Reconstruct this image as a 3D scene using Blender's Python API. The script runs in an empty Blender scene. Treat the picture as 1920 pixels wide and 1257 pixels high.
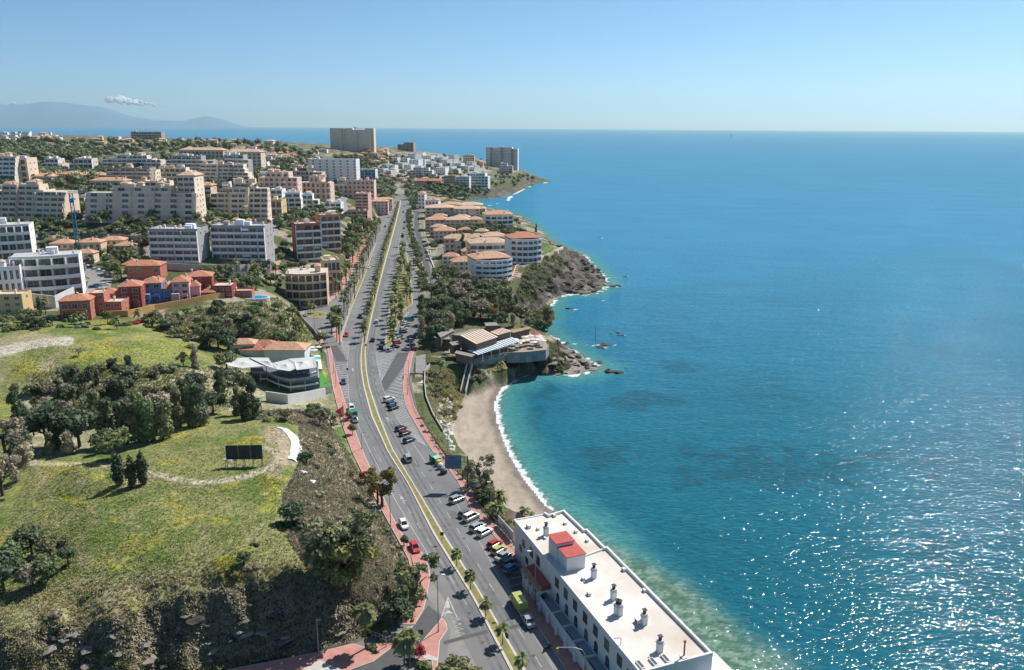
import bpy, math, random
import numpy as np
from mathutils import Vector, Matrix

# ------------------------------------------------------------------ camera, sky, sun, exposure
SC = bpy.context.scene
F_PX = 1493.0; CX = 960.0; CY = 628.5
PITCH = math.atan((628.5 - 238.4) / 1493.0); ROLL = math.radians(0.35); CAMH = 96.0
cam_d = bpy.data.cameras.new("camera"); cam_d.sensor_width = 36.0
cam_d.lens = F_PX / 1920.0 * 36.0; cam_d.clip_start = 1.0; cam_d.clip_end = 200000.0
cam = bpy.data.objects.new("camera", cam_d); SC.collection.objects.link(cam); SC.camera = cam
cp, sp = math.cos(PITCH), math.sin(PITCH); cr, sr = math.cos(ROLL), math.sin(ROLL)
R0 = Vector((1, 0, 0)); U0 = Vector((0, sp, cp)); B0 = Vector((0, -cp, sp))
right = R0 * cr + U0 * sr; up = U0 * cr - R0 * sr
rt = right
cam.matrix_world = Matrix(((rt.x, up.x, B0.x, 0), (rt.y, up.y, B0.y, 0), (rt.z, up.z, B0.z, CAMH), (0, 0, 0, 1)))

SUN_EL = math.radians(50.0)
SUN_DIR = Vector((0.707 * math.cos(SUN_EL), 0.707 * math.cos(SUN_EL), math.sin(SUN_EL)))
W = bpy.data.worlds.new("World"); SC.world = W; W.use_nodes = True
wn = W.node_tree.nodes; wl = W.node_tree.links
sky = wn.new("ShaderNodeTexSky"); sky.sky_type = 'NISHITA'; sky.sun_disc = False
sky.sun_elevation = SUN_EL; sky.sun_rotation = math.radians(45.0)
sky.altitude = 100.0; sky.air_density = 0.5; sky.dust_density = 0.6; sky.ozone_density = 6.0
bg = wn["Background"]; bg.inputs[1].default_value = 0.079
tint = wn.new("ShaderNodeVectorMath"); tint.operation = 'MULTIPLY'; tint.inputs[1].default_value = (.80, 1.07, 1.03)
wl.new(sky.outputs[0], tint.inputs[0]); wl.new(tint.outputs[0], bg.inputs[0])
sun_d = bpy.data.lights.new("sun", 'SUN'); sun_d.energy = 3.7; sun_d.angle = math.radians(0.53); sun_d.color = (1.0, 0.95, 0.88)
sun = bpy.data.objects.new("sun", sun_d); SC.collection.objects.link(sun)
sun.rotation_euler = SUN_DIR.to_track_quat('Z', 'Y').to_euler()
SC.view_settings.view_transform = 'Standard'; SC.view_settings.look = 'None'; SC.view_settings.gamma = 1.0
SC.view_settings.exposure = 0.78
SC.cycles.max_bounces = 5; SC.cycles.diffuse_bounces = 4; SC.cycles.glossy_bounces = 2; SC.cycles.transmission_bounces = 2
SC.cycles.volume_bounces = 0; SC.cycles.transparent_max_bounces = 8
SC.cycles.caustics_reflective = False; SC.cycles.caustics_refractive = False

# ------------------------------------------------------------------ projection helpers
def ray(px, py):
    u = np.asarray(px, float) - CX; v = np.asarray(py, float) - CY
    a = u * cr + v * sr; b = -u * sr + v * cr
    return np.stack([a, F_PX * cp - b * sp, -F_PX * sp - b * cp], -1)
def P(px, py, z=8.0):                      # photo point on a level plane
    d = ray(px, py); t = (z - CAMH) / d[..., 2]
    return np.stack([d[..., 0] * t, d[..., 1] * t], -1)
def PL(pts, z=8.0):
    a = np.array(pts, float); return P(a[:, 0], a[:, 1], z)
def proj(x, y, z):
    x = np.asarray(x, float); y = np.asarray(y, float); z = np.asarray(z, float) - CAMH
    dep = y * cp - z * sp; h = z * cp + y * sp
    a = x / dep * F_PX; b = -h / dep * F_PX
    return CX + a * cr - b * sr, CY + a * sr + b * cr, dep

# ------------------------------------------------------------------ numeric helpers
def sstep(a, b, x):
    t = np.clip((x - a) / (b - a), 0, 1); return t * t * (3 - 2 * t)
def vnoise(x, y, seed=0):
    xi = np.floor(x); yi = np.floor(y); fx = x - xi; fy = y - yi
    fx = fx * fx * (3 - 2 * fx); fy = fy * fy * (3 - 2 * fy)
    def h(a, b):
        s = np.sin(a * 127.1 + b * 311.7 + seed * 74.7) * 43758.5453
        return s - np.floor(s)
    return (h(xi, yi) * (1 - fx) + h(xi + 1, yi) * fx) * (1 - fy) + (h(xi, yi + 1) * (1 - fx) + h(xi + 1, yi + 1) * fx) * fy
def fbm(x, y, oct=4, seed=0):
    s = 0; a = .5
    for o in range(oct):
        s = s + a * vnoise(x, y, seed + o * 13); x = x * 2.03 + 7.1; y = y * 2.03 - 3.7; a *= .5
    return s / (1 - .5 ** oct)
def inpoly(x, y, poly):
    poly = np.asarray(poly, float); n = len(poly); r = np.zeros(x.shape, bool); j = n - 1
    for i in range(n):
        xi, yi = poly[i]; xj, yj = poly[j]
        if yi != yj:
            c = ((yi > y) != (yj > y)) & (x < (xj - xi) * (y - yi) / (yj - yi) + xi); r ^= c
        j = i
    return r
def dline(x, y, pts, closed=False):
    d = np.full(x.shape, 1e18); n = len(pts)
    for i in range(n if closed else n - 1):
        ax, ay = pts[i]; bx, by = pts[(i + 1) % n]
        dx, dy = bx - ax, by - ay; L = dx * dx + dy * dy + 1e-12
        t = np.clip(((x - ax) * dx + (y - ay) * dy) / L, 0, 1)
        d = np.minimum(d, (x - ax - t * dx) ** 2 + (y - ay - t * dy) ** 2)
    return np.sqrt(d)
def sdpoly(x, y, poly):                    # negative inside
    d = dline(x, y, poly, True); return np.where(inpoly(x, y, poly), -d, d)

# ------------------------------------------------------------------ materials
MATS = {}
def mat(name, col, rough=0.8, var=0.12, scale=1.0, bump=0.0, col2=None, metal=0.0, spec=0.3, obrand=0.0, coord='Object', detail=4.0, bscale=None, streak=None):
    if name in MATS: return MATS[name]
    m = bpy.data.materials.new(name); m.use_nodes = True; MATS[name] = m
    n = m.node_tree.nodes; l = m.node_tree.links; b = n["Principled BSDF"]
    b.inputs["Roughness"].default_value = rough; b.inputs["Metallic"].default_value = metal
    b.inputs["Specular IOR Level"].default_value = spec
    tc = n.new("ShaderNodeTexCoord"); nz = n.new("ShaderNodeTexNoise"); nz.inputs["Scale"].default_value = scale; nz.inputs["Detail"].default_value = detail
    co = tc.outputs[coord]
    if streak:
        mp = n.new("ShaderNodeMapping"); mp.inputs["Scale"].default_value = streak; l.new(co, mp.inputs[0]); co = mp.outputs[0]
    l.new(co, nz.inputs["Vector"])
    rp = n.new("ShaderNodeValToRGB"); rp.color_ramp.elements[0].position = .3; rp.color_ramp.elements[1].position = .7
    c2 = col2 if col2 else tuple(min(1, c * (1 + var)) for c in col)
    c1 = col if col2 else tuple(c * (1 - var) for c in col)
    rp.color_ramp.elements[0].color = (*c1, 1); rp.color_ramp.elements[1].color = (*c2, 1)
    l.new(nz.outputs[0], rp.inputs[0]); out = rp.outputs[0]
    if obrand:
        oi = n.new("ShaderNodeObjectInfo"); hs = n.new("ShaderNodeHueSaturation")
        mr = n.new("ShaderNodeMapRange"); mr.inputs[3].default_value = 1 - obrand; mr.inputs[4].default_value = 1 + obrand
        l.new(oi.outputs["Random"], mr.inputs[0]); l.new(mr.outputs[0], hs.inputs["Value"])
        mh = n.new("ShaderNodeMath"); mh.operation = 'MULTIPLY_ADD'; mh.inputs[1].default_value = 0.03; mh.inputs[2].default_value = 0.487
        wh = n.new("ShaderNodeMath"); wh.operation = 'FRACT'; w7 = n.new("ShaderNodeMath"); w7.operation = 'MULTIPLY'; w7.inputs[1].default_value = 7.31
        l.new(oi.outputs["Random"], w7.inputs[0]); l.new(w7.outputs[0], wh.inputs[0]); l.new(wh.outputs[0], mh.inputs[0]); l.new(mh.outputs[0], hs.inputs["Hue"])
        l.new(out, hs.inputs["Color"]); out = hs.outputs[0]
    l.new(out, b.inputs["Base Color"])
    if bump:
        bp = n.new("ShaderNodeBump"); bp.inputs["Strength"].default_value = min(1, bump); bp.inputs["Distance"].default_value = 0.05 * max(1, bump)
        nb = n.new("ShaderNodeTexNoise"); nb.inputs["Scale"].default_value = bscale or scale * 6; nb.inputs["Detail"].default_value = 3
        l.new(co, nb.inputs["Vector"]); l.new(nb.outputs[0], bp.inputs["Height"]); l.new(bp.outputs[0], b.inputs["Normal"])
    return m

def foliage(name, col, col2, var=.25, trans=.25):
    if name in MATS: return MATS[name]
    m = mat(name, col, .6, 0, .9, 0, col2=col2, spec=.25, obrand=var)
    n = m.node_tree.nodes; l = m.node_tree.links; b = n["Principled BSDF"]
    src = b.inputs["Base Color"].links[0].from_socket
    t = n.new("ShaderNodeBsdfTranslucent"); mx = n.new("ShaderNodeMixShader"); mx.inputs[0].default_value = trans
    l.new(src, t.inputs[0]); l.new(b.outputs[0], mx.inputs[1]); l.new(t.outputs[0], mx.inputs[2])
    l.new(mx.outputs[0], n["Material Output"].inputs[0]); return m

def tilemat(name, c1, c2):
    if name in MATS: return MATS[name]
    m = mat(name, c1, .85, 0, .8, 0, col2=c2, spec=.15)
    n = m.node_tree.nodes; l = m.node_tree.links; b = n["Principled BSDF"]
    tc = n.new("ShaderNodeTexCoord"); wv = n.new("ShaderNodeTexWave"); wv.inputs["Scale"].default_value = 1.6; wv.inputs["Distortion"].default_value = .6
    bp = n.new("ShaderNodeBump"); bp.inputs["Strength"].default_value = .6; bp.inputs["Distance"].default_value = .08
    l.new(tc.outputs["Object"], wv.inputs["Vector"]); l.new(wv.outputs[0], bp.inputs["Height"]); l.new(bp.outputs[0], b.inputs["Normal"])
    return m

# ------------------------------------------------------------------ objects
COL = SC.collection
def tag(o, label=None, cat=None, group=None, kind=None):
    if label: o["label"] = label
    if cat: o["category"] = cat
    if group: o["group"] = group
    if kind: o["kind"] = kind
    return o
def empty(name, loc, rz=0.0, label=None, cat=None, group=None):
    o = bpy.data.objects.new(name, None); COL.objects.link(o); o.empty_display_size = .5
    o.location = loc; o.rotation_euler = (0, 0, rz); return tag(o, label, cat, group)
def link(name, me, parent=None, loc=(0, 0, 0), rz=0.0, scale=None, mt=None):
    o = bpy.data.objects.new(name, me); COL.objects.link(o); o.location = loc; o.rotation_euler = (0, 0, rz)
    if scale: o.scale = scale
    if parent is not None: o.parent = parent
    return o
def copy_tree(o, parent=None):
    c = o.copy(); COL.objects.link(c)
    if parent is not None: c.parent = parent
    for ch in o.children: copy_tree(ch, c)
    return c

class MB:
    def __init__(s): s.v = []; s.f = []; s.m = []
    def add(s, vs, fs, mi=0):
        b = len(s.v); s.v.extend(vs); s.f.extend([tuple(b + i for i in f) for f in fs]); s.m.extend([mi] * len(fs)); return s
    def box(s, x0, x1, y0, y1, z0, z1, mi=0, top=None):
        vs = [(x0, y0, z0), (x1, y0, z0), (x1, y1, z0), (x0, y1, z0), (x0, y0, z1), (x1, y0, z1), (x1, y1, z1), (x0, y1, z1)]
        s.add(vs, [(0, 3, 2, 1), (0, 1, 5, 4), (1, 2, 6, 5), (2, 3, 7, 6), (3, 0, 4, 7)], mi)
        s.add([vs[4], vs[5], vs[6], vs[7]], [(0, 1, 2, 3)], mi if top is None else top); return s
    def prism(s, poly, z0, z1, mi=0, top=None):
        p = [tuple(q) for q in poly]
        a = sum(p[i][0] * p[(i + 1) % len(p)][1] - p[(i + 1) % len(p)][0] * p[i][1] for i in range(len(p)))
        if a < 0: p = p[::-1]
        n = len(p); zz0 = z0 if hasattr(z0, '__len__') else [z0] * n; zz1 = z1 if hasattr(z1, '__len__') else [z1] * n
        vs = [(p[i][0], p[i][1], zz0[i]) for i in range(n)] + [(p[i][0], p[i][1], zz1[i]) for i in range(n)]
        s.add(vs, [(i, (i + 1) % n, n + (i + 1) % n, n + i) for i in range(n)], mi)
        s.add([vs[n + i] for i in range(n)], [tuple(range(n))], mi if top is None else top); return s
    def cyl(s, x, y, z0, z1, r0, r1=None, n=8, mi=0, tx=0, ty=0):
        r1 = r0 if r1 is None else r1; vs = []
        for k in range(n):
            a = 2 * math.pi * k / n; vs.append((x + r0 * math.cos(a), y + r0 * math.sin(a), z0))
        for k in range(n):
            a = 2 * math.pi * k / n; vs.append((x + tx + r1 * math.cos(a), y + ty + r1 * math.sin(a), z1))
        s.add(vs, [(k, (k + 1) % n, n + (k + 1) % n, n + k) for k in range(n)] + [tuple(range(n, 2 * n))], mi); return s
    def tube(s, pts, r, n=6, mi=0):
        rs = r if hasattr(r, '__len__') else [r] * len(pts); vs = []; m = len(pts)
        for i, p in enumerate(pts):
            p = Vector(p); d = Vector(pts[min(i + 1, m - 1)]) - Vector(pts[max(i - 1, 0)])
            if d.length < 1e-6: d = Vector((0, 0, 1))
            d.normalize(); a = d.cross(Vector((0.3, 0.9, 0.31))); a.normalize(); b = d.cross(a)
            for k in range(n):
                t = 2 * math.pi * k / n; q = p + (a * math.cos(t) + b * math.sin(t)) * rs[i]; vs.append(tuple(q))
        fs = [(i * n + k, i * n + (k + 1) % n, (i + 1) * n + (k + 1) % n, (i + 1) * n + k) for i in range(m - 1) for k in range(n)]
        fs.append(tuple(range((m - 1) * n, m * n))); fs.append(tuple(reversed(range(n))))
        s.add(vs, fs, mi); return s
    def hip(s, x0, x1, y0, y1, z0, h, mi=0, over=.4, ridge=None):
        x0 -= over; x1 += over; y0 -= over; y1 += over; w, d = x1 - x0, y1 - y0
        t = .22
        if w >= d: r = min(d / 2, w / 2 - .05); a, b = (x0 + r, (y0 + y1) / 2), (x1 - r, (y0 + y1) / 2)
        else: r = w / 2; a, b = ((x0 + x1) / 2, y0 + r), ((x0 + x1) / 2, y1 - r)
        if w < d: r = min(w / 2, d / 2 - .05); a, b = ((x0 + x1) / 2, y0 + r), ((x0 + x1) / 2, y1 - r)
        vs = [(x0, y0, z0), (x1, y0, z0), (x1, y1, z0), (x0, y1, z0), (x0, y0, z0 + t), (x1, y0, z0 + t), (x1, y1, z0 + t), (x0, y1, z0 + t), (*a, z0 + t + h), (*b, z0 + t + h)]
        fs = [(0, 3, 2, 1), (0, 1, 5, 4), (1, 2, 6, 5), (2, 3, 7, 6), (3, 0, 4, 7)]
        if w >= d: fs += [(4, 5, 9, 8), (5, 6, 9), (6, 7, 8, 9), (7, 4, 8)]
        else: fs += [(4, 5, 8), (5, 6, 9, 8), (6, 7, 9), (7, 4, 8, 9)]
        s.add(vs, fs, mi); return s
    def mesh(s, name, *mats, smooth=False):
        me = bpy.data.meshes.new(name); me.from_pydata(s.v, [], s.f)
        for m in mats: me.materials.append(m)
        if len(mats) > 1: me.polygons.foreach_set("material_index", s.m)
        if smooth: me.polygons.foreach_set("use_smooth", [True] * len(me.polygons))
        me.update(); return me
    def build(s, name, *mats, parent=None, loc=(0, 0, 0), rz=0.0, smooth=False):
        return link(name, s.mesh(name, *mats, smooth=smooth), parent, loc, rz)

def grid_mesh(name, X, Y, Z, mats, attrs=None, fmask=None, smooth=True):
    ny, nx = X.shape; me = bpy.data.meshes.new(name)
    idx = np.arange(ny * nx).reshape(ny, nx)
    q = np.stack([idx[:-1, :-1], idx[:-1, 1:], idx[1:, 1:], idx[1:, :-1]], -1).reshape(-1, 4)
    if fmask is not None: q = q[fmask[:-1, :-1].ravel()]
    me.vertices.add(ny * nx); me.vertices.foreach_set("co", np.stack([X, Y, Z], -1).astype(np.float32).ravel())
    me.loops.add(q.size); me.loops.foreach_set("vertex_index", q.astype(np.int32).ravel())
    me.polygons.add(len(q)); me.polygons.foreach_set("loop_start", np.arange(0, q.size, 4, dtype=np.int32))
    if smooth: me.polygons.foreach_set("use_smooth", np.ones(len(q), bool))
    for m in mats: me.materials.append(m)
    for k, a in (attrs or {}).items():
        if a.ndim == 3:
            at = me.attributes.new(k, 'FLOAT_COLOR', 'POINT'); c = np.concatenate([a, np.ones(a.shape[:2] + (1,))], -1); at.data.foreach_set("color", c.astype(np.float32).ravel())
        else:
            at = me.attributes.new(k, 'FLOAT', 'POINT'); at.data.foreach_set("value", a.astype(np.float32).ravel())
    me.update(calc_edges=True); me.validate(); return me
# ================================================================== TERRAIN
CORR_PX = [(380,1300),(400,1262),(516,1238),(600,1221),(662,1206),(700,1190),(745,1165),(770,1125),(772,1085),(764,1050),(745,1012),(719,966),(690,913),(658,848),(641,803),(629,757),(621,725),(614,696),(609,665),(598,640),(596,622),(575,609),(567,597),(572,583),(592,569),(612,559),(628,547),(640,525),(655,495),(668,470),(685,448),(700,430),(712,412),(722,395),(732,380),(740,370),(750,366),(766,366),(790,385),(797,405),(799,440),(808,465),(814,490),(822,530),(812,545),(800,560),(796,590),(790,615),(784,650),(778,680),(774,710),(776,735),(784,768),(797,793),(822,836),(838,858),(863,890),(882,908),(897,936),(905,960),(930,980),(952,1005),(978,1040),(990,1060),(1003,1100),(1017,1133),(1031,1158),(1067,1204),(1102,1257),(1125,1290),(900,1330),(380,1330)]
CORR = PL(CORR_PX, 8.0)
COAST_PX = [(1500,1500),(1385,1320),(1325,1240),(1265,1172),(1195,1100),(1128,1032),(1085,990),(1048,962),(1026,952),(1000,920),(980,895),(960,862),(944,825),(930,785),(928,755),(940,728),(965,712),(1000,699),(1040,701),(1075,703),(1100,697),(1122,690),(1108,678),(1082,664),(1060,651),(1042,637),(1022,625),(1012,610),(1018,590),(1030,572),(1046,556),(1070,551),(1100,553),(1128,543),(1138,530),(1126,512),(1108,498),(1096,480),(1075,470),(1050,464),(1030,450),(1018,436),(1000,422),(975,405),(940,395),(905,388),(878,382),(872,376),(900,374),(935,370),(965,362),(985,352),(1000,345),(1030,340),(1012,333),(992,327),(978,320),(965,313),(930,306),(900,300)]
COAST = np.vstack([PL(COAST_PX, 0.0), np.array([[-100, 2350], [-420, 2700], [-800, 3000], [-1500, 3300], [-5200, 3500], [-5200, -50], [60, -50], [62, 60]])])

CPTS = """
1240 1300 8;1150 1257 7;1080 1150 7;1030 1060 6.5;985 1000 6;1270 1270 2.5;1200 1190 2.5;1130 1110 2.5;1070 1035 2.5;1030 990 2.2;1000 975 3
940 940 5.5;910 900 4;880 860 4;930 900 2;960 940 2.2;900 860 2.5;870 820 2.8;850 770 2.7;870 740 2.4;920 725 1.8;960 700 2;1000 693 1.6;845 800 3.2;835 760 3.5
880 885 5;860 855 6;835 830 6.5;812 790 6.5;798 760 6.8;840 720 5;800 690 8;810 660 9;835 690 9;860 690 9
890 690 5;930 695 2.6;960 688 2.3;1000 683 2;900 672 11;940 665 11;990 655 10;1030 655 8;1050 680 2;1070 690 1.2;1090 670 1.5;1045 662 4
1020 640 9;1000 620 9;960 610 11;920 610 11;870 600 11;840 560 11;830 620 10.5;900 560 12;860 530 12;820 500 10;850 480 11;900 530 13
960 560 11;950 590 10;985 575 5;1000 570 3;1020 560 2;980 520 13;960 500 13;1000 500 13.5;1010 478 13.5;1045 470 13.5;1030 490 12;1070 480 9;1060 500 8;1030 530 7;1060 540 3;1090 530 3;1100 510 3;1080 500 5;1100 540 1.5;985 682 6;1010 679 7.5;1035 671 7.5;960 684 5;1005 668 8.5;1030 662 8
1120 530 1.2;1000 540 11;975 545 11;930 490 12.5;900 470 12.5;870 440 12;830 420 11;810 390 10;850 400 11;900 410 11;950 415 10.5;990 440 12;1010 440 10;930 430 12
870 385 9;850 372 12;880 365 10;920 358 8;870 350 15;830 345 17;800 335 20;780 350 14;765 355 10;745 350 12;720 350 18;700 340 24
900 340 13;940 335 14;960 335 12;980 335 6;985 345 3;1000 338 2;1020 336 1.2;940 318 12;970 320 9;910 318 14;880 315 20;850 305 26;820 300 31;790 295 36
760 290 40;735 285 44;700 282 48;660 283 50;620 283 53;590 275 58;750 277 44;790 283 36;850 292 28;800 315 27;760 320 26;730 330 25;690 310 38;650 300 44
560 290 55;530 275 62;500 268 66;450 264 69;400 262 70;350 262 70;300 262 69;250 262 68;200 262 69;150 264 69;100 262 69;50 260 70;0 258 71;-60 258 71;-200 258 71;-400 262 68
560 310 50;520 300 55;600 330 38;500 320 45;450 300 58;400 290 61;350 283 63;250 285 62;200 292 60;130 298 58;60 298 58;0 298 58;-150 300 58
640 350 30;690 365 24;700 385 19;680 412 15;650 420 18;640 395 22;600 370 28;560 360 32;530 395 32;570 400 27;520 370 36;480 340 44;470 375 40
450 345 46;400 350 45;350 345 48;300 345 48;250 345 49;180 340 50;120 335 51;60 340 52;0 345 52;-150 345 52;420 330 50;330 315 56;200 325 54;100 325 55
430 412 37;500 412 32;540 410 30;370 415 40;300 418 40;250 418 40;200 417 40;160 415 40;140 420 38;100 420 38;50 420 38;0 420 38;-150 430 36
550 440 27;525 425 29;600 400 24;610 440 20;640 450 13;650 480 10;660 450 11;670 430 13;560 485 18;600 485 16;540 485 18;520 460 24;510 480 22;505 500 20;520 530 16;530 510 17
400 440 34;450 440 33;500 440 30;280 438 36;200 440 35;130 440 35;70 440 35;0 455 32;-150 470 31
450 488 28;500 490 26;400 492 28;340 495 28;290 495 28;240 480 28;200 470 29;150 465 30;100 470 30;60 500 28;0 500 27;-150 510 27
180 510 26;200 530 25;160 560 24.5;130 575 24;70 575 24;0 580 24;-150 585 24;220 560 23.5;280 540 23.5;330 535 23.5;400 530 23.5;430 540 22;460 520 22;480 545 20.5;520 555 17;540 580 13;500 570 20;470 565 20;440 565 21.5
400 560 21.5;350 570 21.5;300 580 21.5;250 595 21.5;200 600 21.5;130 600 22;100 600 22.5;60 592 23.5;0 597 24;-150 600 24
540 600 16;560 590 14;555 620 12;575 630 10;590 645 8.5;540 650 10;500 620 16;470 600 18.5;430 610 17;400 620 17.5;350 620 18;300 620 18.5;450 640 12.5;400 650 16
500 655 11;560 660 10;600 670 9;610 700 9;600 735 9;560 740 9.5;520 730 10;470 720 11.5;430 700 13;400 680 15;560 700 10;500 690 11
340 650 20;250 628 22;200 622 23.5;120 612 24;60 612 24.5;0 620 25;-150 620 26;300 660 21.5;200 660 23;100 650 25;0 660 25;350 690 19;260 700 21;150 690 22.5;60 700 22;0 710 21;-150 700 24
350 740 17.5;300 745 17.5;220 745 17.5;150 740 17.5;60 745 17.5;0 750 17.5;-150 750 20;400 740 15;450 750 13.5;500 765 13.5
430 790 18.5;350 800 19.5;280 810 19;200 820 18;120 830 18;60 835 18;0 840 18;-150 850 18
480 785 18;540 775 17;590 765 13;610 775 10;560 752 11;625 790 9;620 810 12;600 820 16
330 850 21.5;400 850 22;460 860 22;520 850 22;540 810 20;470 815 21;250 860 21;180 870 20.5;100 870 20;40 880 18.5;0 890 17.5;-150 900 17
550 860 21;540 910 20.5;580 870 18;620 880 14;650 890 10.5;560 960 19.5;600 950 17;640 960 14;680 960 11;600 900 17;650 930 12;700 990 11
500 950 21.5;430 950 22;330 950 22;230 950 21.5;150 950 21;90 940 19.5;50 960 18.5;0 960 18;-150 960 17
500 1030 21;400 1040 21.5;300 1050 21.5;200 1060 21;130 1060 19.5;60 1070 17;0 1080 16.5;-150 1080 16
540 1060 20.5;600 1040 18.5;650 1030 16.5;700 1040 14;735 1050 10.5;600 1090 18;650 1100 15;700 1110 12.5;750 1110 9;690 1160 10.5;740 1150 8.3
480 1085 20;420 1095 19.8;350 1100 19.5;300 1118 19;250 1090 20;200 1090 20;200 1150 18.5;120 1170 18.2;50 1183 18;0 1190 18;-150 1200 18;250 1140 18.8;120 1120 18.6;40 1130 17.5
540 1100 19;600 1130 15.5;650 1150 12;500 1120 17;600 1180 11.5;550 1150 14;650 1190 9.5;620 1212 8.3;560 1226 8.3;500 1240 8.3;420 1257 8.3;300 1275 8.3;150 1290 8.3;0 1300 8.3;-200 1320 8.3;-400 1350 8.3
400 1180 13.5;300 1190 14;200 1215 14;100 1235 14;0 1245 14;450 1130 17;-150 1250 14;350 1130 18;480 1180 12
-600 1100 15;-600 900 18;-600 700 22;-600 500 30;-600 400 42;-600 300 62;-900 600 30;600 1400 8;0 1450 8;-600 1450 8
"""
_c = [tuple(map(float, t.split())) for ln in CPTS.strip().split("\n") for t in ln.split(";")]
CP_ = np.array(_c)
_xy = np.array([P(a, b, c) for a, b, c in _c]); _z = CP_[:, 2]
# level corridor, coast and offshore become control points too
def dens(poly, step):
    out = []
    for i in range(len(poly)):
        a = poly[i]; b = poly[(i + 1) % len(poly)]; n = max(1, int(np.hypot(*(b - a)) / (step * max(1, a[1] / 150.)))); out += [a + (b - a) * k / n for k in range(n)]
    return np.array(out)
_cc = dens(CORR, 14); _cc = _cc[_cc[:, 1] > 90]
_co = PL(COAST_PX[2:], 0.0)
_xy = np.vstack([_xy, _cc, _co]); _z = np.concatenate([_z, np.full(len(_cc), 8.0), np.full(len(_co), 0.0)])
KU = 1.5
def warp(x, y):
    y = np.maximum(y, 40.); return np.stack([KU * x / y, np.log(y)], -1)
_w = warp(_xy[:, 0], _xy[:, 1])
_D = np.sqrt(((_w[:, None] - _w[None]) ** 2).sum(-1) + 1e-6)
_n = len(_z); _A = np.zeros((_n + 3, _n + 3)); _A[:_n, :_n] = _D - np.eye(_n) * 0.002
_A[:_n, _n] = 1; _A[:_n, _n + 1:] = _w; _A[_n, :_n] = 1; _A[_n + 1:, :_n] = _w.T
_co_ = np.linalg.solve(_A, np.concatenate([_z, np.zeros(3)]))
def rbf(x, y):
    sh = x.shape; w = warp(x.ravel(), y.ravel()); o = np.empty(len(w))
    for i in range(0, len(w), 20000):
        q = w[i:i + 20000]; d = np.sqrt(((q[:, None, 0] - _w[None, :, 0]) ** 2) + ((q[:, None, 1] - _w[None, :, 1]) ** 2) + 1e-6)
        o[i:i + 20000] = d @ _co_[:_n] + _co_[_n] + q @ _co_[_n + 1:]
    return o.reshape(sh)

# the sheet is finest near the viewpoint and coarser with distance
UMIN, UMAX, NU = -0.98, 0.86, 640
LMIN, LMAX, NL = math.log(58.0), math.log(3700.0), 960
us = np.linspace(UMIN, UMAX, NU); ls = np.linspace(LMIN, LMAX, NL)
U_, L_ = np.meshgrid(us, ls); GY = np.exp(L_); GX = U_ * GY
# evaluate the smooth surface on a half-density sheet and interpolate
_us2 = us[::3]; _ls2 = ls[::3]
_us2 = np.append(_us2, us[-1]) if _us2[-1] != us[-1] else _us2; _ls2 = np.append(_ls2, ls[-1]) if _ls2[-1] != ls[-1] else _ls2
_u2, _l2 = np.meshgrid(_us2, _ls2); _y2 = np.exp(_l2); _z2 = rbf(_u2 * _y2, _y2)
_t = np.array([np.interp(us, _us2, r) for r in _z2]); Z0 = np.array([np.interp(ls, _ls2, c) for c in _t.T]).T

PXg, PYg, _dp = proj(GX, GY, Z0)
SDC = sdpoly(GX, GY, COAST)                 # + = water
SDR = sdpoly(GX, GY, CORR)
def region(pts): return inpoly(PXg, PYg, pts)
def soft(pts, w=6.0):                       # 1 inside a traced patch, fading over w photo pixels
    return 1 - sstep(-w, w, sdpoly(PXg, PYg, pts))

# relief
gy, gx = np.gradient(Z0); dX = np.gradient(GX, axis=1); dY = np.gradient(GY, axis=0)
slope = np.hypot(gx / dX, gy / dY)
steep = sstep(.25, .8, slope)
rocky_px = [(1000,690),(960,705),(1010,712),(1130,705),(1110,660),(1060,640),(1035,622),(1045,680),(1020,690)]
head_px = [(955,560),(990,505),(1010,480),(1050,462),(1090,470),(1150,520),(1150,560),(1080,562),(1040,560),(1010,590),(985,610),(970,590)]
rocky = np.maximum(soft(rocky_px, 5), soft(head_px, 5))
far_head = soft([(880,362),(940,350),(975,345),(985,325),(1040,335),(1035,345),(1000,356),(950,376),(900,392)], 3)
rocky = np.maximum(rocky, far_head * .5)
N1 = fbm(GX / 6, GY / 6, 4, 1) - .5; N2 = fbm(GX / 22, GY / 22, 4, 5) - .5; N3 = fbm(GX / 1.6, GY / 1.6, 3, 9) - .5
strata = np.abs(fbm((GX * .75 + GY * .66) / 3.2, (GX * .66 - GY * .75) / 16., 4, 21) - .5) * 2
keep = sstep(0.5, 7, SDR)
cliff_px = [(0,1195),(230,1155),(330,1122),(480,1095),(560,1085),(640,1110),(720,1150),(650,1215),(420,1257),(-200,1330),(-200,1200)]
cliff = soft(cliff_px, 8)
Z = Z0 + keep * (N2 * 1.2 + N1 * .7 * (.4 + steep) + N3 * .35 * (.3 + steep) + rocky * ((strata - .35) * 6.5 + N3 * 3.0 + N1 * 3.0) * sstep(-1, 1.5, -SDC / (1 + GY / 300)))
# vertical ribs and hollows on the cut face above the lower street
ribs = np.abs(fbm(GX / 2.6 + N1 * 1.5, GY / 3.0, 4, 31) - .5) * 2
Z = Z + cliff * keep * ((ribs - .4) * 2.6 + (fbm(GX / 7, GY / 5, 4, 33) - .5) * 5.5)
# mound and ditch in the meadow
def bump(px, py, z, r, h, el=1.0):
    global Z
    c = P(px, py, z); Z = Z + h * np.exp(-(((GX - c[0]) / r) ** 2 + ((GY - c[1]) / (r * el)) ** 2))
bump(150, 890, 20.5, 4.5, 1.6, .9); bump(135, 925, 20.5, 4, -1.2, .5); bump(165, 935, 20.5, 4, -1.0, .5)
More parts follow.
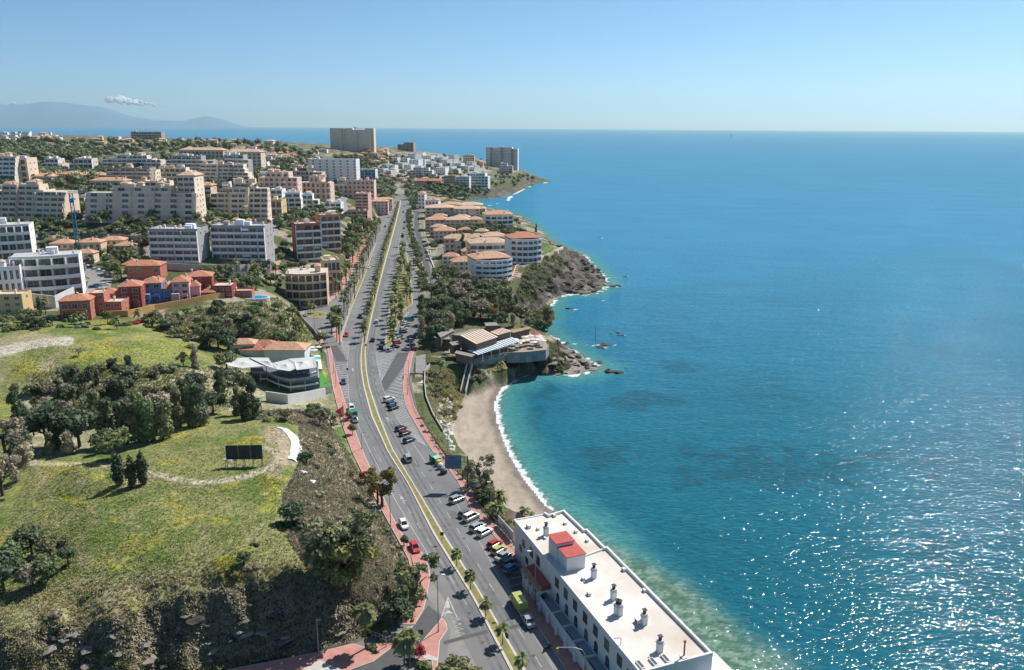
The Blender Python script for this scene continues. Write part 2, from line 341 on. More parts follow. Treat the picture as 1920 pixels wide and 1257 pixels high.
# beach is smooth
beach_px = [(845,745),(880,735),(930,712),(985,698),(1010,700),(960,720),(935,745),(940,800),(960,860),(1000,920),(1035,960),(1000,975),(950,945),(915,900),(885,862),(862,835),(845,800)]
beach = soft(beach_px, 4)
Z = Z * (1 - beach) + beach * np.clip(-SDC * .10, 0.02, 3.0) + beach * (fbm(GX / 3, GY / 3, 3, 77) - .5) * .25
land = np.minimum(Z, 200)
inl = SDC < 0
Z = np.where(inl, np.maximum(Z, np.minimum(.12 + .06 * (-SDC), .7)), -0.35 - np.minimum(SDC * .12, 5))
# cutting for the beach stairs
_sa, _sb = P(881, 684, 9.8), P(868, 736, 2.0); _sd = dline(GX, GY, [_sa, _sb]); _st = np.clip(((GX - _sa[0]) * (_sb - _sa)[0] + (GY - _sa[1]) * (_sb - _sa)[1]) / ((_sb - _sa) ** 2).sum(), 0, 1)
Z = np.where(_sd < 5, np.minimum(Z, 9.8 - 7.8 * _st - 1.0 + np.clip(_sd - 2.2, 0, 3) * 2), Z)
# level shelf for the roads
cw = sstep(1.0, 4.0, SDR - GY * .004)
Z = np.where(GY > 60, 7.86 * (1 - cw) + Z * cw, Z)
Z = np.where(inl, Z, np.minimum(Z, -.35))

def Zat(x, y):
    x = np.asarray(x, float); y = np.maximum(np.asarray(y, float), 59.0)
    fu = np.clip((x / y - UMIN) / (UMAX - UMIN) * (NU - 1), 0, NU - 1.001); fl = np.clip((np.log(y) - LMIN) / (LMAX - LMIN) * (NL - 1), 0, NL - 1.001)
    i = fl.astype(int); j = fu.astype(int); a = fl - i; b = fu - j
    return (Z[i, j] * (1 - b) + Z[i, j + 1] * b) * (1 - a) + (Z[i + 1, j] * (1 - b) + Z[i + 1, j + 1] * b) * a
_ys = np.exp(np.linspace(math.log(62), math.log(3600), 900))
def G(px, py):
    """where the ground seen at this photo point lies"""
    d = ray(px, py); t = _ys / d[1]; x = d[0] * t; z = CAMH + d[2] * t
    h = z - Zat(x, _ys); k = np.where(h < 0)[0]
    if len(k) == 0 or k[0] == 0: i = len(_ys) - 1 if len(k) == 0 else 0; return Vector((x[i], _ys[i], float(Zat(x[i], _ys[i]))))
    i = k[0]; f = h[i - 1] / (h[i - 1] - h[i]); y = _ys[i - 1] + f * (_ys[i] - _ys[i - 1]); xx = x[i - 1] + f * (x[i] - x[i - 1])
    return Vector((float(xx), float(y), float(Zat(xx, y))))
def mpp(p): return (p[1] * cp - (p[2] - CAMH) * sp) / F_PX      # metres per photo pixel there

# ---- ground cover colours (albedo), near real values but for the shade in the rock
def C3(c): return np.array(c)[None, None, :]
def mixc(a, b, t): return a * (1 - t[..., None]) + b * t[..., None]
nA = fbm(GX / 9, GY / 9, 4, 41); nB = fbm(GX / 3, GY / 3, 4, 43); nC = fbm(GX / 30, GY / 30, 4, 47)
grass = mixc(C3((.105, .145, .035)) + 0 * GX[..., None], C3((.19, .20, .075)), sstep(.35, .65, nA))
grass = mixc(grass, C3((.26, .23, .13)), sstep(.52, .72, nB) * .55)
grass = mixc(grass, C3((.30, .27, .05)), sstep(.58, .7, fbm(GX / 7, GY / 7, 4, 51)) * .6)
scrubc = mixc(C3((.20, .20, .11)) + 0 * GX[..., None], C3((.34, .315, .215)), sstep(.35, .65, nB))
urb = mixc(C3((.30, .26, .21)) + 0 * GX[..., None], C3((.085, .10, .045)), sstep(.36, .50, nA))
rockc = mixc(C3((.045, .042, .038)) + 0 * GX[..., None], C3((.16, .14, .12)), sstep(.3, .75, nB))  # shade of the cliff faces is put into this darkened rock colour
sandc = mixc(C3((.335, .28, .23)) + 0 * GX[..., None], C3((.285, .24, .195)), sstep(.35, .65, fbm(GX / 2.2, GY / 5.5, 4, 61)))
col = urb
near_hill = [(-300,1340),(-300,600),(0,595),(120,602),(300,600),(420,575),(520,560),(560,590),(590,640),(620,700),(640,800),(700,930),(770,1080),(720,1180),(500,1250),(300,1340)]
col = mixc(col, grass, soft(near_hill, 6))
wood = [(20,830),(40,720),(130,700),(250,720),(360,690),(430,680),(470,700),(640,740),(640,800),(560,780),(480,775),(400,775),(330,800),(260,840),(60,860)]
col = mixc(col, scrubc, soft(wood, 8))
col = mixc(col, scrubc, soft([(300,600),(420,565),(520,555),(560,590),(590,640),(460,640),(400,645),(330,640)], 8) * .8)
slope_r = [(560,780),(640,790),(700,930),(770,1080),(740,1170),(560,1090),(600,1040),(540,980),(530,930),(560,880)]
col = mixc(col, scrubc, soft(slope_r, 10) * .9)
col = mixc(col, rockc * .85, np.maximum(cliff, soft([(680,930),(720,960),(740,1010),(700,1000)], 6) * .6))
col = mixc(col, scrubc, soft([(0,1190),(230,1150),(480,1090),(560,1050),(420,1060),(220,1070),(0,1110)], 10) * .55)
col = mixc(col, C3((.10, .13, .05)) + 0 * col, soft([(800,720),(800,700),(830,700),(870,760),(860,800),(830,770)], 3) * .7)
# far woods and gardens
for q in ([(820,500),(860,490),(960,530),(990,570),(1040,600),(1000,620),(900,640),(800,640),(785,600),(800,560)], [(0,275),(170,285),(190,300),(60,300),(0,300)], [(860,350),(980,330),(985,345),(900,372),(870,372)]):
    col = mixc(col, C3((.10, .11, .055)) + 0 * col, soft(q, 5) * .85)
# earth and tracks
def line_px(pts, w, t=.8): return (1 - sstep(w * .55, w, dline(PXg, PYg, pts) + (nB - .5) * w * .7)) * t
earth = C3((.36, .285, .22)) + 0 * col
trk = line_px([(60,868),(150,872),(215,878),(275,888),(320,898),(370,904),(420,902),(470,890),(510,875),(522,860),(515,846),(495,838)], 6)
col = mixc(col, C3((.43, .38, .30)) + 0 * col, trk)
trk = line_px([(-20,668),(40,650),(90,640),(130,640)], 11); col = mixc(col, C3((.46, .43, .38)) + 0 * col, trk)
for q, t, w in (([(500,800),(525,800),(545,830),(545,870),(525,880),(505,860),(520,850),(515,835),(490,830)], .7, 7), ([(505,880),(530,885),(530,900),(500,890)], .7, 6),
             ([(540,910),(560,880),(545,960),(520,1000),(500,1010)], .35, 9), ([(135,1060),(165,1040),(180,1055),(150,1068)], .6, 6), ([(215,895),(280,885),(290,905),(230,920)], .5, 6),
             ([(60,870),(100,875),(100,900),(70,920)], .4, 8), ([(-10,640),(60,622),(120,632),(60,650),(0,660)], .5, 5), ([(65,680),(100,670),(110,690),(80,700)], .5, 5), ([(-50,690),(20,690),(0,720),(-50,720)], .3, 5)):
    col = mixc(col, earth, soft(q, w) * t)
# yellow flowers
yel = C3((.46, .44, .06)) + 0 * col; sp_ = sstep(.46, .68, fbm(GX / 1.1, GY / 1.1, 3, 91))
for q, t in (([(70,865),(190,868),(200,875),(150,880),(110,900),(80,895)], .5), ([(300,835),(310,822),(350,815),(345,822)], 1), ([(320,805),(400,795),(400,800),(350,812)], .9), ([(420,828),(500,822),(495,832),(430,838)], .9), ([(175,890),(195,890),(195,902),(178,905)], 1),
             ([(110,925),(150,935),(165,955),(130,945)], .8), ([(480,890),(520,900),(535,930),(500,940)], .55), ([(398,1050),(440,1042),(452,1085),(410,1098)], 1), ([(590,838),(620,835),(625,850),(612,852)], 1), ([(540,775),(570,778),(570,790),(545,788)], .7), ([(170,1055),(300,1060),(300,1070),(170,1068)], .45), ([(60,940),(100,960),(110,985),(80,975)], .4)):
    col = mixc(col, yel, soft(q, 5) * sp_ * t)
col = mixc(col, C3((.24, .26, .05)) + 0 * col, soft([(180,650),(330,640),(345,655),(260,710),(170,700)], 10) * .5)
col = mixc(col, C3((.085, .17, .035)) + 0 * col, np.maximum(soft([(625,790),(640,800),(658,848),(672,880),(650,850),(632,815)], 3), soft([(760,600),(740,640),(728,650),(735,600),(745,560)], 3)) * .8)
# rock, sand
col = mixc(col, rockc, np.maximum(rocky * sstep(.2, .7, slope + .35 * N1 + .3), far_head * .75))
shelf = soft([(1045,655),(1080,655),(1125,690),(1100,702),(1040,700),(1030,690),(1060,680)], 3); col = mixc(col, C3((.27, .24, .205)) + (nB[..., None] - .5) * .15, shelf)
col = mixc(col, sandc, beach)
wet = beach * (1 - sstep(1.2, 3.6, -SDC + (nB - .5) * 2.5)); col = mixc(col, sandc * .55, wet)
col = mixc(col, sandc * 1.12, beach * sstep(6, 9, -SDC) * .7); col = mixc(col, sandc * .8, beach * sstep(.55, .7, fbm(GX / 1.2, GY / 4, 3, 121)) * .5)
col = mixc(col, sandc * .95, soft([(1010,585),(1045,560),(1040,556),(1010,575)], 3) * .8)
col = mixc(col, sandc * .9, soft([(868,383),(930,379),(960,369),(958,365),(930,373),(875,377)], 2) * .8)
cyan_path = C3((.52, .42, .34)) + 0 * col
col = mixc(col, cyan_path, line_px([(1056,464),(1040,472),(1010,486),(985,490),(968,497)], 3.2, .95))
col = mixc(col, C3((.10, .17, .04)) + 0 * col, soft([(1020,465),(1040,462),(1038,474),(1018,478)], 2) * .9)
tr2 = line_px([(858,795),(868,840),(905,890),(960,950)], 1.6, .35); col = mixc(col, sandc * .55, tr2)
uw = sstep(0, 1.5, SDC); col = mixc(col, rockc, uw)
col = np.clip(col * (1.03 + .15 * fbm(GX / .9, GY / .9, 3, 99))[..., None], 0.01, .8)

col = mixc(col, C3((.50, .46, .41)) + 0 * col, soft([(690, 296), (800, 286), (905, 300), (920, 322), (860, 340), (760, 335), (690, 330)], 5) * .6 * sstep(.35, .5, nA))
gm = bpy.data.materials.new("ground_cover"); gm.use_nodes = True; MATS["ground"] = gm
n = gm.node_tree.nodes; l = gm.node_tree.links; b = n["Principled BSDF"]; b.inputs["Roughness"].default_value = .95; b.inputs["Specular IOR Level"].default_value = .1
at = n.new("ShaderNodeAttribute"); at.attribute_name = "Col"; tc = n.new("ShaderNodeTexCoord")
def _nz(s, d=5):
    z = n.new("ShaderNodeTexNoise"); z.inputs["Scale"].default_value = s; z.inputs["Detail"].default_value = d; l.new(tc.outputs["Object"], z.inputs["Vector"]); return z
z1 = _nz(1.1, 6); z2 = _nz(4.5, 4)
r1 = n.new("ShaderNodeMapRange"); r1.inputs[1].default_value = .3; r1.inputs[2].default_value = .7; r1.inputs[3].default_value = .5; r1.inputs[4].default_value = 1.3; l.new(z1.outputs[0], r1.inputs[0])
r2 = n.new("ShaderNodeMapRange"); r2.inputs[1].default_value = .3; r2.inputs[2].default_value = .7; r2.inputs[3].default_value = .7; r2.inputs[4].default_value = 1.3; l.new(z2.outputs[0], r2.inputs[0])
mm = n.new("ShaderNodeMath"); mm.operation = 'MULTIPLY'; l.new(r1.outputs[0], mm.inputs[0]); l.new(r2.outputs[0], mm.inputs[1])
pa = n.new("ShaderNodeAttribute"); pa.attribute_name = "plain"; mf = n.new("ShaderNodeMix"); mf.data_type = 'FLOAT'; pm_ = n.new("ShaderNodeMath"); pm_.operation = 'MULTIPLY'; pm_.inputs[1].default_value = .86; l.new(pa.outputs["Fac"], pm_.inputs[0]); l.new(pm_.outputs[0], mf.inputs[0]); l.new(mm.outputs[0], mf.inputs[2]); mf.inputs[3].default_value = .95
vm = n.new("ShaderNodeVectorMath"); vm.operation = 'SCALE'; l.new(at.outputs["Color"], vm.inputs[0]); l.new(mf.outputs[0], vm.inputs[3])
l.new(vm.outputs[0], b.inputs["Base Color"])
bp = n.new("ShaderNodeBump"); bp.inputs["Strength"].default_value = .7; bp.inputs["Distance"].default_value = .22; l.new(z1.outputs[0], bp.inputs["Height"]); l.new(bp.outputs[0], b.inputs["Normal"])
ter = link("terrain", grid_mesh("terrain", GX, GY, Z, [gm], {"Col": col, "plain": np.clip(beach + .5 * line_px([(60,868),(320,898),(510,875)], 4), 0, 1)}, fmask=(SDC < 60))); ter["kind"] = "structure"

# ================================================================== SEA
su = np.linspace(-1.05, 1.0, 560); sl = np.concatenate([np.linspace(math.log(55), math.log(900), 620), np.linspace(math.log(900), math.log(43500), 165)[1:]])
SU, SL = np.meshgrid(su, sl); SY = np.exp(SL); SX = SU * SY
sd = sdpoly(SX, SY, COAST)
dist = np.hypot(SX, SY)
spx, spy, _ = proj(SX, SY, 0 * SX)
wob = (fbm(SX / 5, SY / 5, 3, 3) - .5) * 5
deepd = sstep(0, 1, np.clip(sd / (24 + 0 * sd), 0, 1))
# seabed colours seen through the water: pale shingle, weed, sand, deep blue
shin = mixc(C3((.085, .155, .115)) + 0 * SX[..., None], C3((.19, .27, .215)), sstep(.42, .58, fbm(SX / .8, SY / .8, 3, 7)))
shin = mixc(shin, C3((.055, .12, .075)), sstep(.5, .62, fbm(SX / 1.5, SY / 1.5, 4, 11)) * .7)
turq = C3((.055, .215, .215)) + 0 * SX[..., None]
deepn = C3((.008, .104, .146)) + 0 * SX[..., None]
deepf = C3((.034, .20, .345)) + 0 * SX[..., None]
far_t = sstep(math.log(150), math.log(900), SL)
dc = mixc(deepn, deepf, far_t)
dc = dc * (.93 + .14 * fbm(SX / 45, SY / 90, 4, 17))[..., None]
weed = np.maximum.reduce([1 - sstep(.6, 1.25, np.hypot((spx - a) / c, (spy - b_) / d) + (fbm(SX / 5, SY / 5, 4, 23) - .5) * 2.6) for a, b_, c, d in ((1125,855,55,20),(1010,740,45,25),(1280,690,40,12),(1480,880,230,35),(1000,800,14,40),(1210,750,60,16))])
weed = np.maximum(weed * .42, sstep(.62, .75, fbm(SX / 26, SY / 40, 4, 29)) * .25 * (1 - far_t))
dc = mixc(dc, C3((.012, .055, .072)) + 0 * dc, weed)
sdw = sd + wob * np.clip(sd / 10, 0, 1)
pebb = soft_ = 1 - sstep(-8, 30, sdpoly(spx, spy, [(1020,945),(1140,1030),(1200,1060),(1290,1110),(1400,1200),(1520,1260),(1420,1330),(1200,1150),(1060,990)]))
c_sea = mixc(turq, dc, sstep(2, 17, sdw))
c_sea = mixc(c_sea, shin, np.maximum((1 - sstep(6, 23, sdw)) * pebb * .95, (1 - sstep(1.0, 4.5, sdw)) * .6))
foam = np.zeros_like(SX)
beachline = PL([(1028,958),(1000,920),(980,895),(960,862),(944,825),(930,785),(928,755),(940,728),(965,712),(985,704)], 0.0)
db = dline(SX, SY, beachline); fn = fbm(SX / 1.4, SY / 1.4, 4, 37)
foam = np.maximum(foam, (1 - sstep(.6, 2.4, db + (fn - .45) * 4.2)) * .9 * (sd > -.5)); foam = np.maximum(foam, sstep(.56, .70, fn) * (1 - sstep(1.5, 5.0, db)) * .55)
for a, b_, c, d in ((985,782,0,0),): pass
rockline = PL([(1030,702),(1075,704),(1102,698),(1124,690),(1108,678),(1082,664),(1046,637),(1022,625)], 0.0)
hl = PL([(1018,590),(1046,558),(1070,552),(1100,554),(1130,545),(1140,530),(1128,512),(1110,498),(1098,480),(1075,470)], 0.0)
for ln, wd in ((rockline, 3.5), (hl, 4.0), (PL([(875,383),(905,389),(940,380),(965,364),(1000,347),(1032,341)], 0.0), 9.0)):
    dl = dline(SX, SY, ln); foam = np.maximum(foam, sstep(.5, .72, fbm(SX / 2.2, SY / 2.2, 4, 53) + .2 - dl / wd * .4) * (dl < wd * 2) * .75)
ROCKS = [(1124,649,26,6),(1152,626,12,4),(1165,630,9,3),(1154,697,20,7),(1068,580,13,4),(1125,563,9,2.4),(1155,537,15,4),(1172,519,9,2),(1122,447,8,1.6),(1120,680,20,5),(1172,690,9,2.4),(1062,645,12,3),(1175,504,4,1.5),(1142,521,8,2),(1010,708,8,2)]
for a, b_, w_, h_ in ROCKS:
    c = P(a, b_, 0); m_ = (c[1] * cp + CAMH * sp) / F_PX; r_ = w_ * m_
    dr = np.hypot(SX - c[0] - r_ * .5, (SY - c[1]) * 1.3); foam = np.maximum(foam, .8 * sstep(.5, .75, fbm(SX / 2.6, SY / 1.2, 4, 57) + .22 - dr / (r_ * 1.5) * .42) * (dr < r_ * 2.6))
foam = np.clip(foam, 0, 1)
seam = bpy.data.materials.new("sea_water"); seam.use_nodes = True
n = seam.node_tree.nodes; l = seam.node_tree.links; b = n["Principled BSDF"]; b.inputs["IOR"].default_value = 1.33
b.inputs["Specular IOR Level"].default_value = .5
at = n.new("ShaderNodeAttribute"); at.attribute_name = "Col"; af = n.new("ShaderNodeAttribute"); af.attribute_name = "foam"; tc = n.new("ShaderNodeTexCoord")
mpn = n.new("ShaderNodeMapping"); mpn.inputs["Rotation"].default_value = (0, 0, math.radians(-25)); mpn.inputs["Scale"].default_value = (1.0, 2.3, 1.0); l.new(tc.outputs["Object"], mpn.inputs[0])
def nz(s, d, ro=.55, src=None):
    z = n.new("ShaderNodeTexNoise"); z.inputs["Scale"].default_value = s; z.inputs["Detail"].default_value = d; z.inputs["Roughness"].default_value = ro; l.new(src or mpn.outputs[0], z.inputs["Vector"]); return z
w1 = nz(.45, 2.1, .6); w2 = nz(.07, 3); w3 = nz(.012, 3)
def mth(op, a, b_=None, v=None):
    m_ = n.new("ShaderNodeMath"); m_.operation = op; l.new(a, m_.inputs[0])
    if b_ is not None: l.new(b_, m_.inputs[1])
    if v is not None: m_.inputs[1].default_value = v
    return m_.outputs[0]
hgt = mth('ADD', mth('MULTIPLY', w1.outputs[0], v=1.0), mth('MULTIPLY', w2.outputs[0], v=2.0))
bp = n.new("ShaderNodeBump"); bp.inputs["Strength"].default_value = 1.0; bp.inputs["Distance"].default_value = 0.40; l.new(hgt, bp.inputs["Height"])
n.remove(b)
dfs = n.new("ShaderNodeBsdfDiffuse"); gls = n.new("ShaderNodeBsdfGlossy"); fr = n.new("ShaderNodeFresnel"); fr.inputs[0].default_value = 1.33
l.new(bp.outputs[0], dfs.inputs["Normal"]); l.new(bp.outputs[0], gls.inputs["Normal"]); l.new(bp.outputs[0], fr.inputs["Normal"])
# steep little waves hide one another at grazing view, so the mirror part never exceeds about a quarter
frm = n.new("ShaderNodeMapRange"); frm.inputs[1].default_value = .02; frm.inputs[2].default_value = .6; frm.inputs[3].default_value = .022; frm.inputs[4].default_value = .24; l.new(fr.outputs[0], frm.inputs[0])
ms = n.new("ShaderNodeMixShader"); l.new(frm.outputs[0], ms.inputs[0]); l.new(dfs.outputs[0], ms.inputs[1]); l.new(gls.outputs[0], ms.inputs[2]); l.new(ms.outputs[0], n["Material Output"].inputs[0])
fz = nz(2.2, 5, .6, tc.outputs["Object"]); fm = mth('MULTIPLY', af.outputs["Fac"], mth('MULTIPLY', fz.outputs[0], v=2.1)); fcl = n.new("ShaderNodeMapRange"); fcl.inputs[1].default_value = .35; fcl.inputs[2].default_value = .75; l.new(fm, fcl.inputs[0])
vr = n.new("ShaderNodeMapRange"); vr.inputs[1].default_value = .3; vr.inputs[2].default_value = .7; vr.inputs[3].default_value = .78; vr.inputs[4].default_value = 1.22; l.new(w1.outputs[0], vr.inputs[0])  # wave crests tinted lighter, troughs darker: ripple shading put into the water colour
vr2 = n.new("ShaderNodeMapRange"); vr2.inputs[1].default_value = .35; vr2.inputs[2].default_value = .65; vr2.inputs[3].default_value = .95; vr2.inputs[4].default_value = 1.05; l.new(w3.outputs[0], vr2.inputs[0])
vm = n.new("ShaderNodeVectorMath"); vm.operation = 'SCALE'; l.new(at.outputs["Color"], vm.inputs[0]); l.new(mth('MULTIPLY', vr.outputs[0], vr2.outputs[0]), vm.inputs[3])
mx = n.new("ShaderNodeMix"); mx.data_type = 'RGBA'; l.new(fcl.outputs[0], mx.inputs[0]); l.new(vm.outputs[0], mx.inputs[6]); mx.inputs[7].default_value = (.62, .65, .66, 1); l.new(mx.outputs[2], dfs.inputs[0])
rg = n.new("ShaderNodeMapRange"); rg.inputs[3].default_value = .055; rg.inputs[4].default_value = .8; l.new(fcl.outputs[0], rg.inputs[0]); l.new(rg.outputs[0], gls.inputs["Roughness"])
swell = (fbm(SX / 6, SY / 2.6, 3, 71) - .5) * .18 * (1 - far_t) * sstep(-2, 6, sd)
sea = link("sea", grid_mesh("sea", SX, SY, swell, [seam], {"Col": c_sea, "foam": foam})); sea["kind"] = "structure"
# ================================================================== ROADS AND PAVEMENTS
M_asph = mat("asphalt", (.148, .148, .152), .9, 0, .11, .25, col2=(.205, .202, .197), spec=.2, bscale=30, detail=9)
M_asph2 = mat("asphalt_dark", (.095, .095, .098), .9, .1, .5, .2, spec=.2)
M_asphL = mat("asphalt_pale", (.235, .225, .21), .9, .12, .5, .2, spec=.2)
M_pink = mat("pink_paving", (.40, .185, .155), .85, 0, .6, .1, col2=(.50, .255, .215), spec=.2)
M_kerb = mat("kerb_stone", (.50, .46, .40), .85, .1, 1.5)
M_verge = mat("verge_grass", (.15, .155, .055), .95, 0, .7, .8, col2=(.27, .235, .09), bscale=9)
M_paint = mat("road_paint", (.55, .54, .52), .7, 0, 1.2, 0, col2=(.30, .30, .295), coord='Object', spec=.3)
M_concp = mat("pale_concrete", (.46, .44, .41), .9, .1, .8, .1)
def structure(name, mb, *m, **k):
    o = mb.build(name, *m, **k); o["kind"] = "structure"; return o
def inset(poly, d):
    n = len(poly); out = []; a = sum(poly[i][0] * poly[(i + 1) % n][1] - poly[(i + 1) % n][0] * poly[i][1] for i in range(n)); s = 1 if a > 0 else -1
    for i in range(n):
        p0, p1, p2 = Vector(poly[i - 1]), Vector(poly[i]), Vector(poly[(i + 1) % n]); t1 = (p1 - p0).normalized(); t2 = (p2 - p1).normalized()
        nn = Vector((-(t1.y + t2.y), t1.x + t2.x)); ln = nn.length
        nn = nn / ln if ln > 1e-6 else Vector((-t1.y, t1.x)); c = max(.4, nn.dot(Vector((-t1.y, t1.x)))); q = p1 + nn * (s * d / c); out.append((q.x, q.y))
    return out
def strip(L, R):
    """quads between two edge lines given at matching stations"""
    return L, R
def resample(pts, n):
    pts = np.asarray(pts, float); s = np.concatenate([[0], np.cumsum(np.hypot(*np.diff(pts, axis=0).T))]); t = np.linspace(0, s[-1], n)
    return np.stack([np.interp(t, s, pts[:, 0]), np.interp(t, s, pts[:, 1])], -1)
def ribbon(L, R, z, n=None, mb=None, mi=0):
    n = n or max(len(L), len(R)); L = resample(L, n); R = resample(R, n); mb = mb or MB()
    for i in range(n - 1):
        zz = z; mb.add([(*L[i], zz), (*R[i], zz), (*R[i + 1], zz), (*L[i + 1], zz)], [(0, 1, 2, 3)], mi)
    return mb
def slab(name, pts_px, m, top=.13, kerb=.14, z=8.0):
    p = [tuple(q) for q in PL(pts_px, z)]
    mb = MB(); mb.prism(p, z - .3, z + top, 0)
    mb.prism(inset(p, kerb), z - .2, z + top + .012, 1)
    return structure(name, mb, M_kerb, m)

road_poly = CORR
mb = MB(); mb.prism([tuple(q) for q in inset([tuple(q) for q in road_poly], .3)], 7.0, 8.0)
structure("road", mb, M_asph)
# far end of the avenue, bending out of sight
def drape(name, px, w, m, dz=.12, step=4.0, kind="structure", w2=None):
    pts = [G(*p) for p in px]; a = resample([(p.x, p.y) for p in pts], max(2, int(sum((Vector(pts[i].xy) - Vector(pts[i + 1].xy)).length for i in range(len(pts) - 1)) / step)))
    L = []; R = []
    for i in range(len(a)):
        d = a[min(i + 1, len(a) - 1)] - a[max(i - 1, 0)]; d = d / (np.hypot(*d) + 1e-9); nn = np.array([-d[1], d[0]]); L.append(a[i] + nn * w / 2); R.append(a[i] - nn * w / 2)
    mb = MB(); N = 3
    for i in range(len(a) - 1):
        for k in range(N):
            q = [L[i] + (R[i] - L[i]) * k / N, L[i] + (R[i] - L[i]) * (k + 1) / N, L[i + 1] + (R[i + 1] - L[i + 1]) * (k + 1) / N, L[i + 1] + (R[i + 1] - L[i + 1]) * k / N]
            mb.add([(c[0], c[1], float(Zat(c[0], c[1])) + dz) for c in q], [(0, 1, 2, 3)])
    return structure(name, mb, m)
drape("far_road", [(752, 366), (746, 356), (738, 351), (728, 348)], 22, M_asphL, .5, 12)
drape("hill_road", [(488, 452), (500, 440), (520, 424), (545, 411), (562, 405)], 8, M_asphL, .25)
drape("terrace_road", [(62, 443), (110, 441), (170, 443), (230, 447), (285, 452)], 9, M_asphL, .3)
drape("car_park", [(150, 505), (172, 512), (190, 522), (185, 540), (150, 572)], 10, M_asphL, .25)
drape("access_lane", [(0, 586), (40, 583), (78, 577)], 5, M_asphL, .25)
drape("lane_by_pink_tower", [(652, 400), (645, 388), (640, 378), (645, 370)], 8, M_asphL, .3)

# pink pavements
slab("left_pavement", [(845,1270)]*0 + [(613,650),(617,673),(620,699),(624,727),(631,757),(644,803),(660,848),(692,913),(721,967),(747,1014),(766,1050),(774,1085),(777,1125),(760,1150),(742,1172),(778,1172),(794,1144),(800,1123),(807,1083),(804,1062),(790,1035),(775,1036),(761,1012),(736,970),(717,928),(677,838),(658,786),(648,757),(637.5,722),(627,684),(620,650)], M_pink)
slab("cliff_foot_pavement", [(380,1275),(425,1257),(517,1239.6),(600,1223),(662,1208),(685,1215),(742,1190),(762,1178),(776,1174),(742,1210),(700,1241.7),(658,1257),(630,1275)], M_pink)
slab("traffic_island", [(828,1159.5),(822,1168),(795,1199),(778,1218),(778,1236),(789,1240),(809,1238),(811,1262),(811,1275),(820,1275),(819,1257),(822,1234),(825,1202.5),(839,1182),(838,1172),(833,1163)], M_pink)
mb = MB(); mb.prism([tuple(q) for q in PL([(555,1262),(600,1238),(648,1260),(640,1275),(560,1275)], 8.16)], 8.0, 8.17); structure("concrete_apron", mb, M_concp)
mb = MB(); mb.prism([tuple(q) for q in PL([(780,1217),(805,1228),(822,1234),(820,1240),(800,1236),(778,1226)], 8.16)], 8.0, 8.165); structure("concrete_patch", mb, M_concp)
slab("right_pavement", [(769,657),(759.4,684),(755.2,713),(756.3,738),(760.4,761),(771,782),(797,826),(815.4,853),(842.5,882),(859,905),(869.6,926),(884,957),(909,982),(926,1005),(950.8,1034),(966,1050),(978,1075),(982,1105),(985,1140),(1006,1175),(1027.5,1206),(1060,1257),(1080,1290),(1122,1290),(1102,1257),(1067,1204),(1032,1158),(1017,1133),(1010,1105),(992,1068),(980,1045),(971.7,1036),(942.5,1003),(923.8,978),(899,959),(890,934),(876,905),(857,888),(832,853),(809,820),(789.6,788),(777,763),(768,730),(767,705),(772,674),(777,657)], M_pink)
slab("frontage_pavement", [(594,573),(616,563),(628,551),(640,527),(655,497),(668,472),(684,450),(700,432),(712,414),(716,412),(703,434),(690,455),(678,480),(665,503),(650,530),(641,545),(630,556),(618,566),(596,576)], M_pink)
slab("corner_pavement", [(598,622),(601,619),(604,637),(610,648),(612,662),(609,662),(598,641)], M_pink)
slab("gore_pavement", [(624,620),(625,630),(634,644),(640,642),(640,632),(634,622),(628,612)], M_pink)
slab("parking_pavement", [(734,660),(741,640),(748,618),(757,596),(764,585),(767,586),(759,602),(752,622),(746,642),(741,658)], M_pink)
# verges with palms: kerbed grass slabs
slab("left_verge", [(640,644),(640,625),(647.5,604),(655,580),(667.5,537.5),(680,512),(691.7,484),(700,466),(706,456),(702,466),(695.8,484),(688.8,504),(680,528),(667.5,558),(655,589.5),(643,627)], M_verge, kerb=.25)
slab("right_verge", [(752,455),(748,480),(745,505),(738.5,533),(735,557),(728,596),(724,626),(723,648),(727,659),(734,655),(737,630),(748,605),(757,583),(766,576),(774,571),(772,537),(768,503),(762,474),(757,456)], M_verge, kerb=.25)
slab("east_verge", [(765,396),(764,412),(761,434),(768,453),(775,474),(781,505),(787,534),(791,556),(799,545),(806,532),(794,500),(786,474),(779,450),(773,430),(774,398)], M_verge, kerb=.25)
slab("far_right_verge", [(786,402),(788,425),(793,444),(801,465),(806,486),(812,520),(818,520),(810,486),(806,462),(797,440),(795,405)], M_verge, kerb=.25)
slab("roundabout_island", [(594 + 20 * math.cos(a * math.pi / 8), 591 + 6.5 * math.sin(a * math.pi / 8)) for a in range(16)], M_verge, kerb=.3)
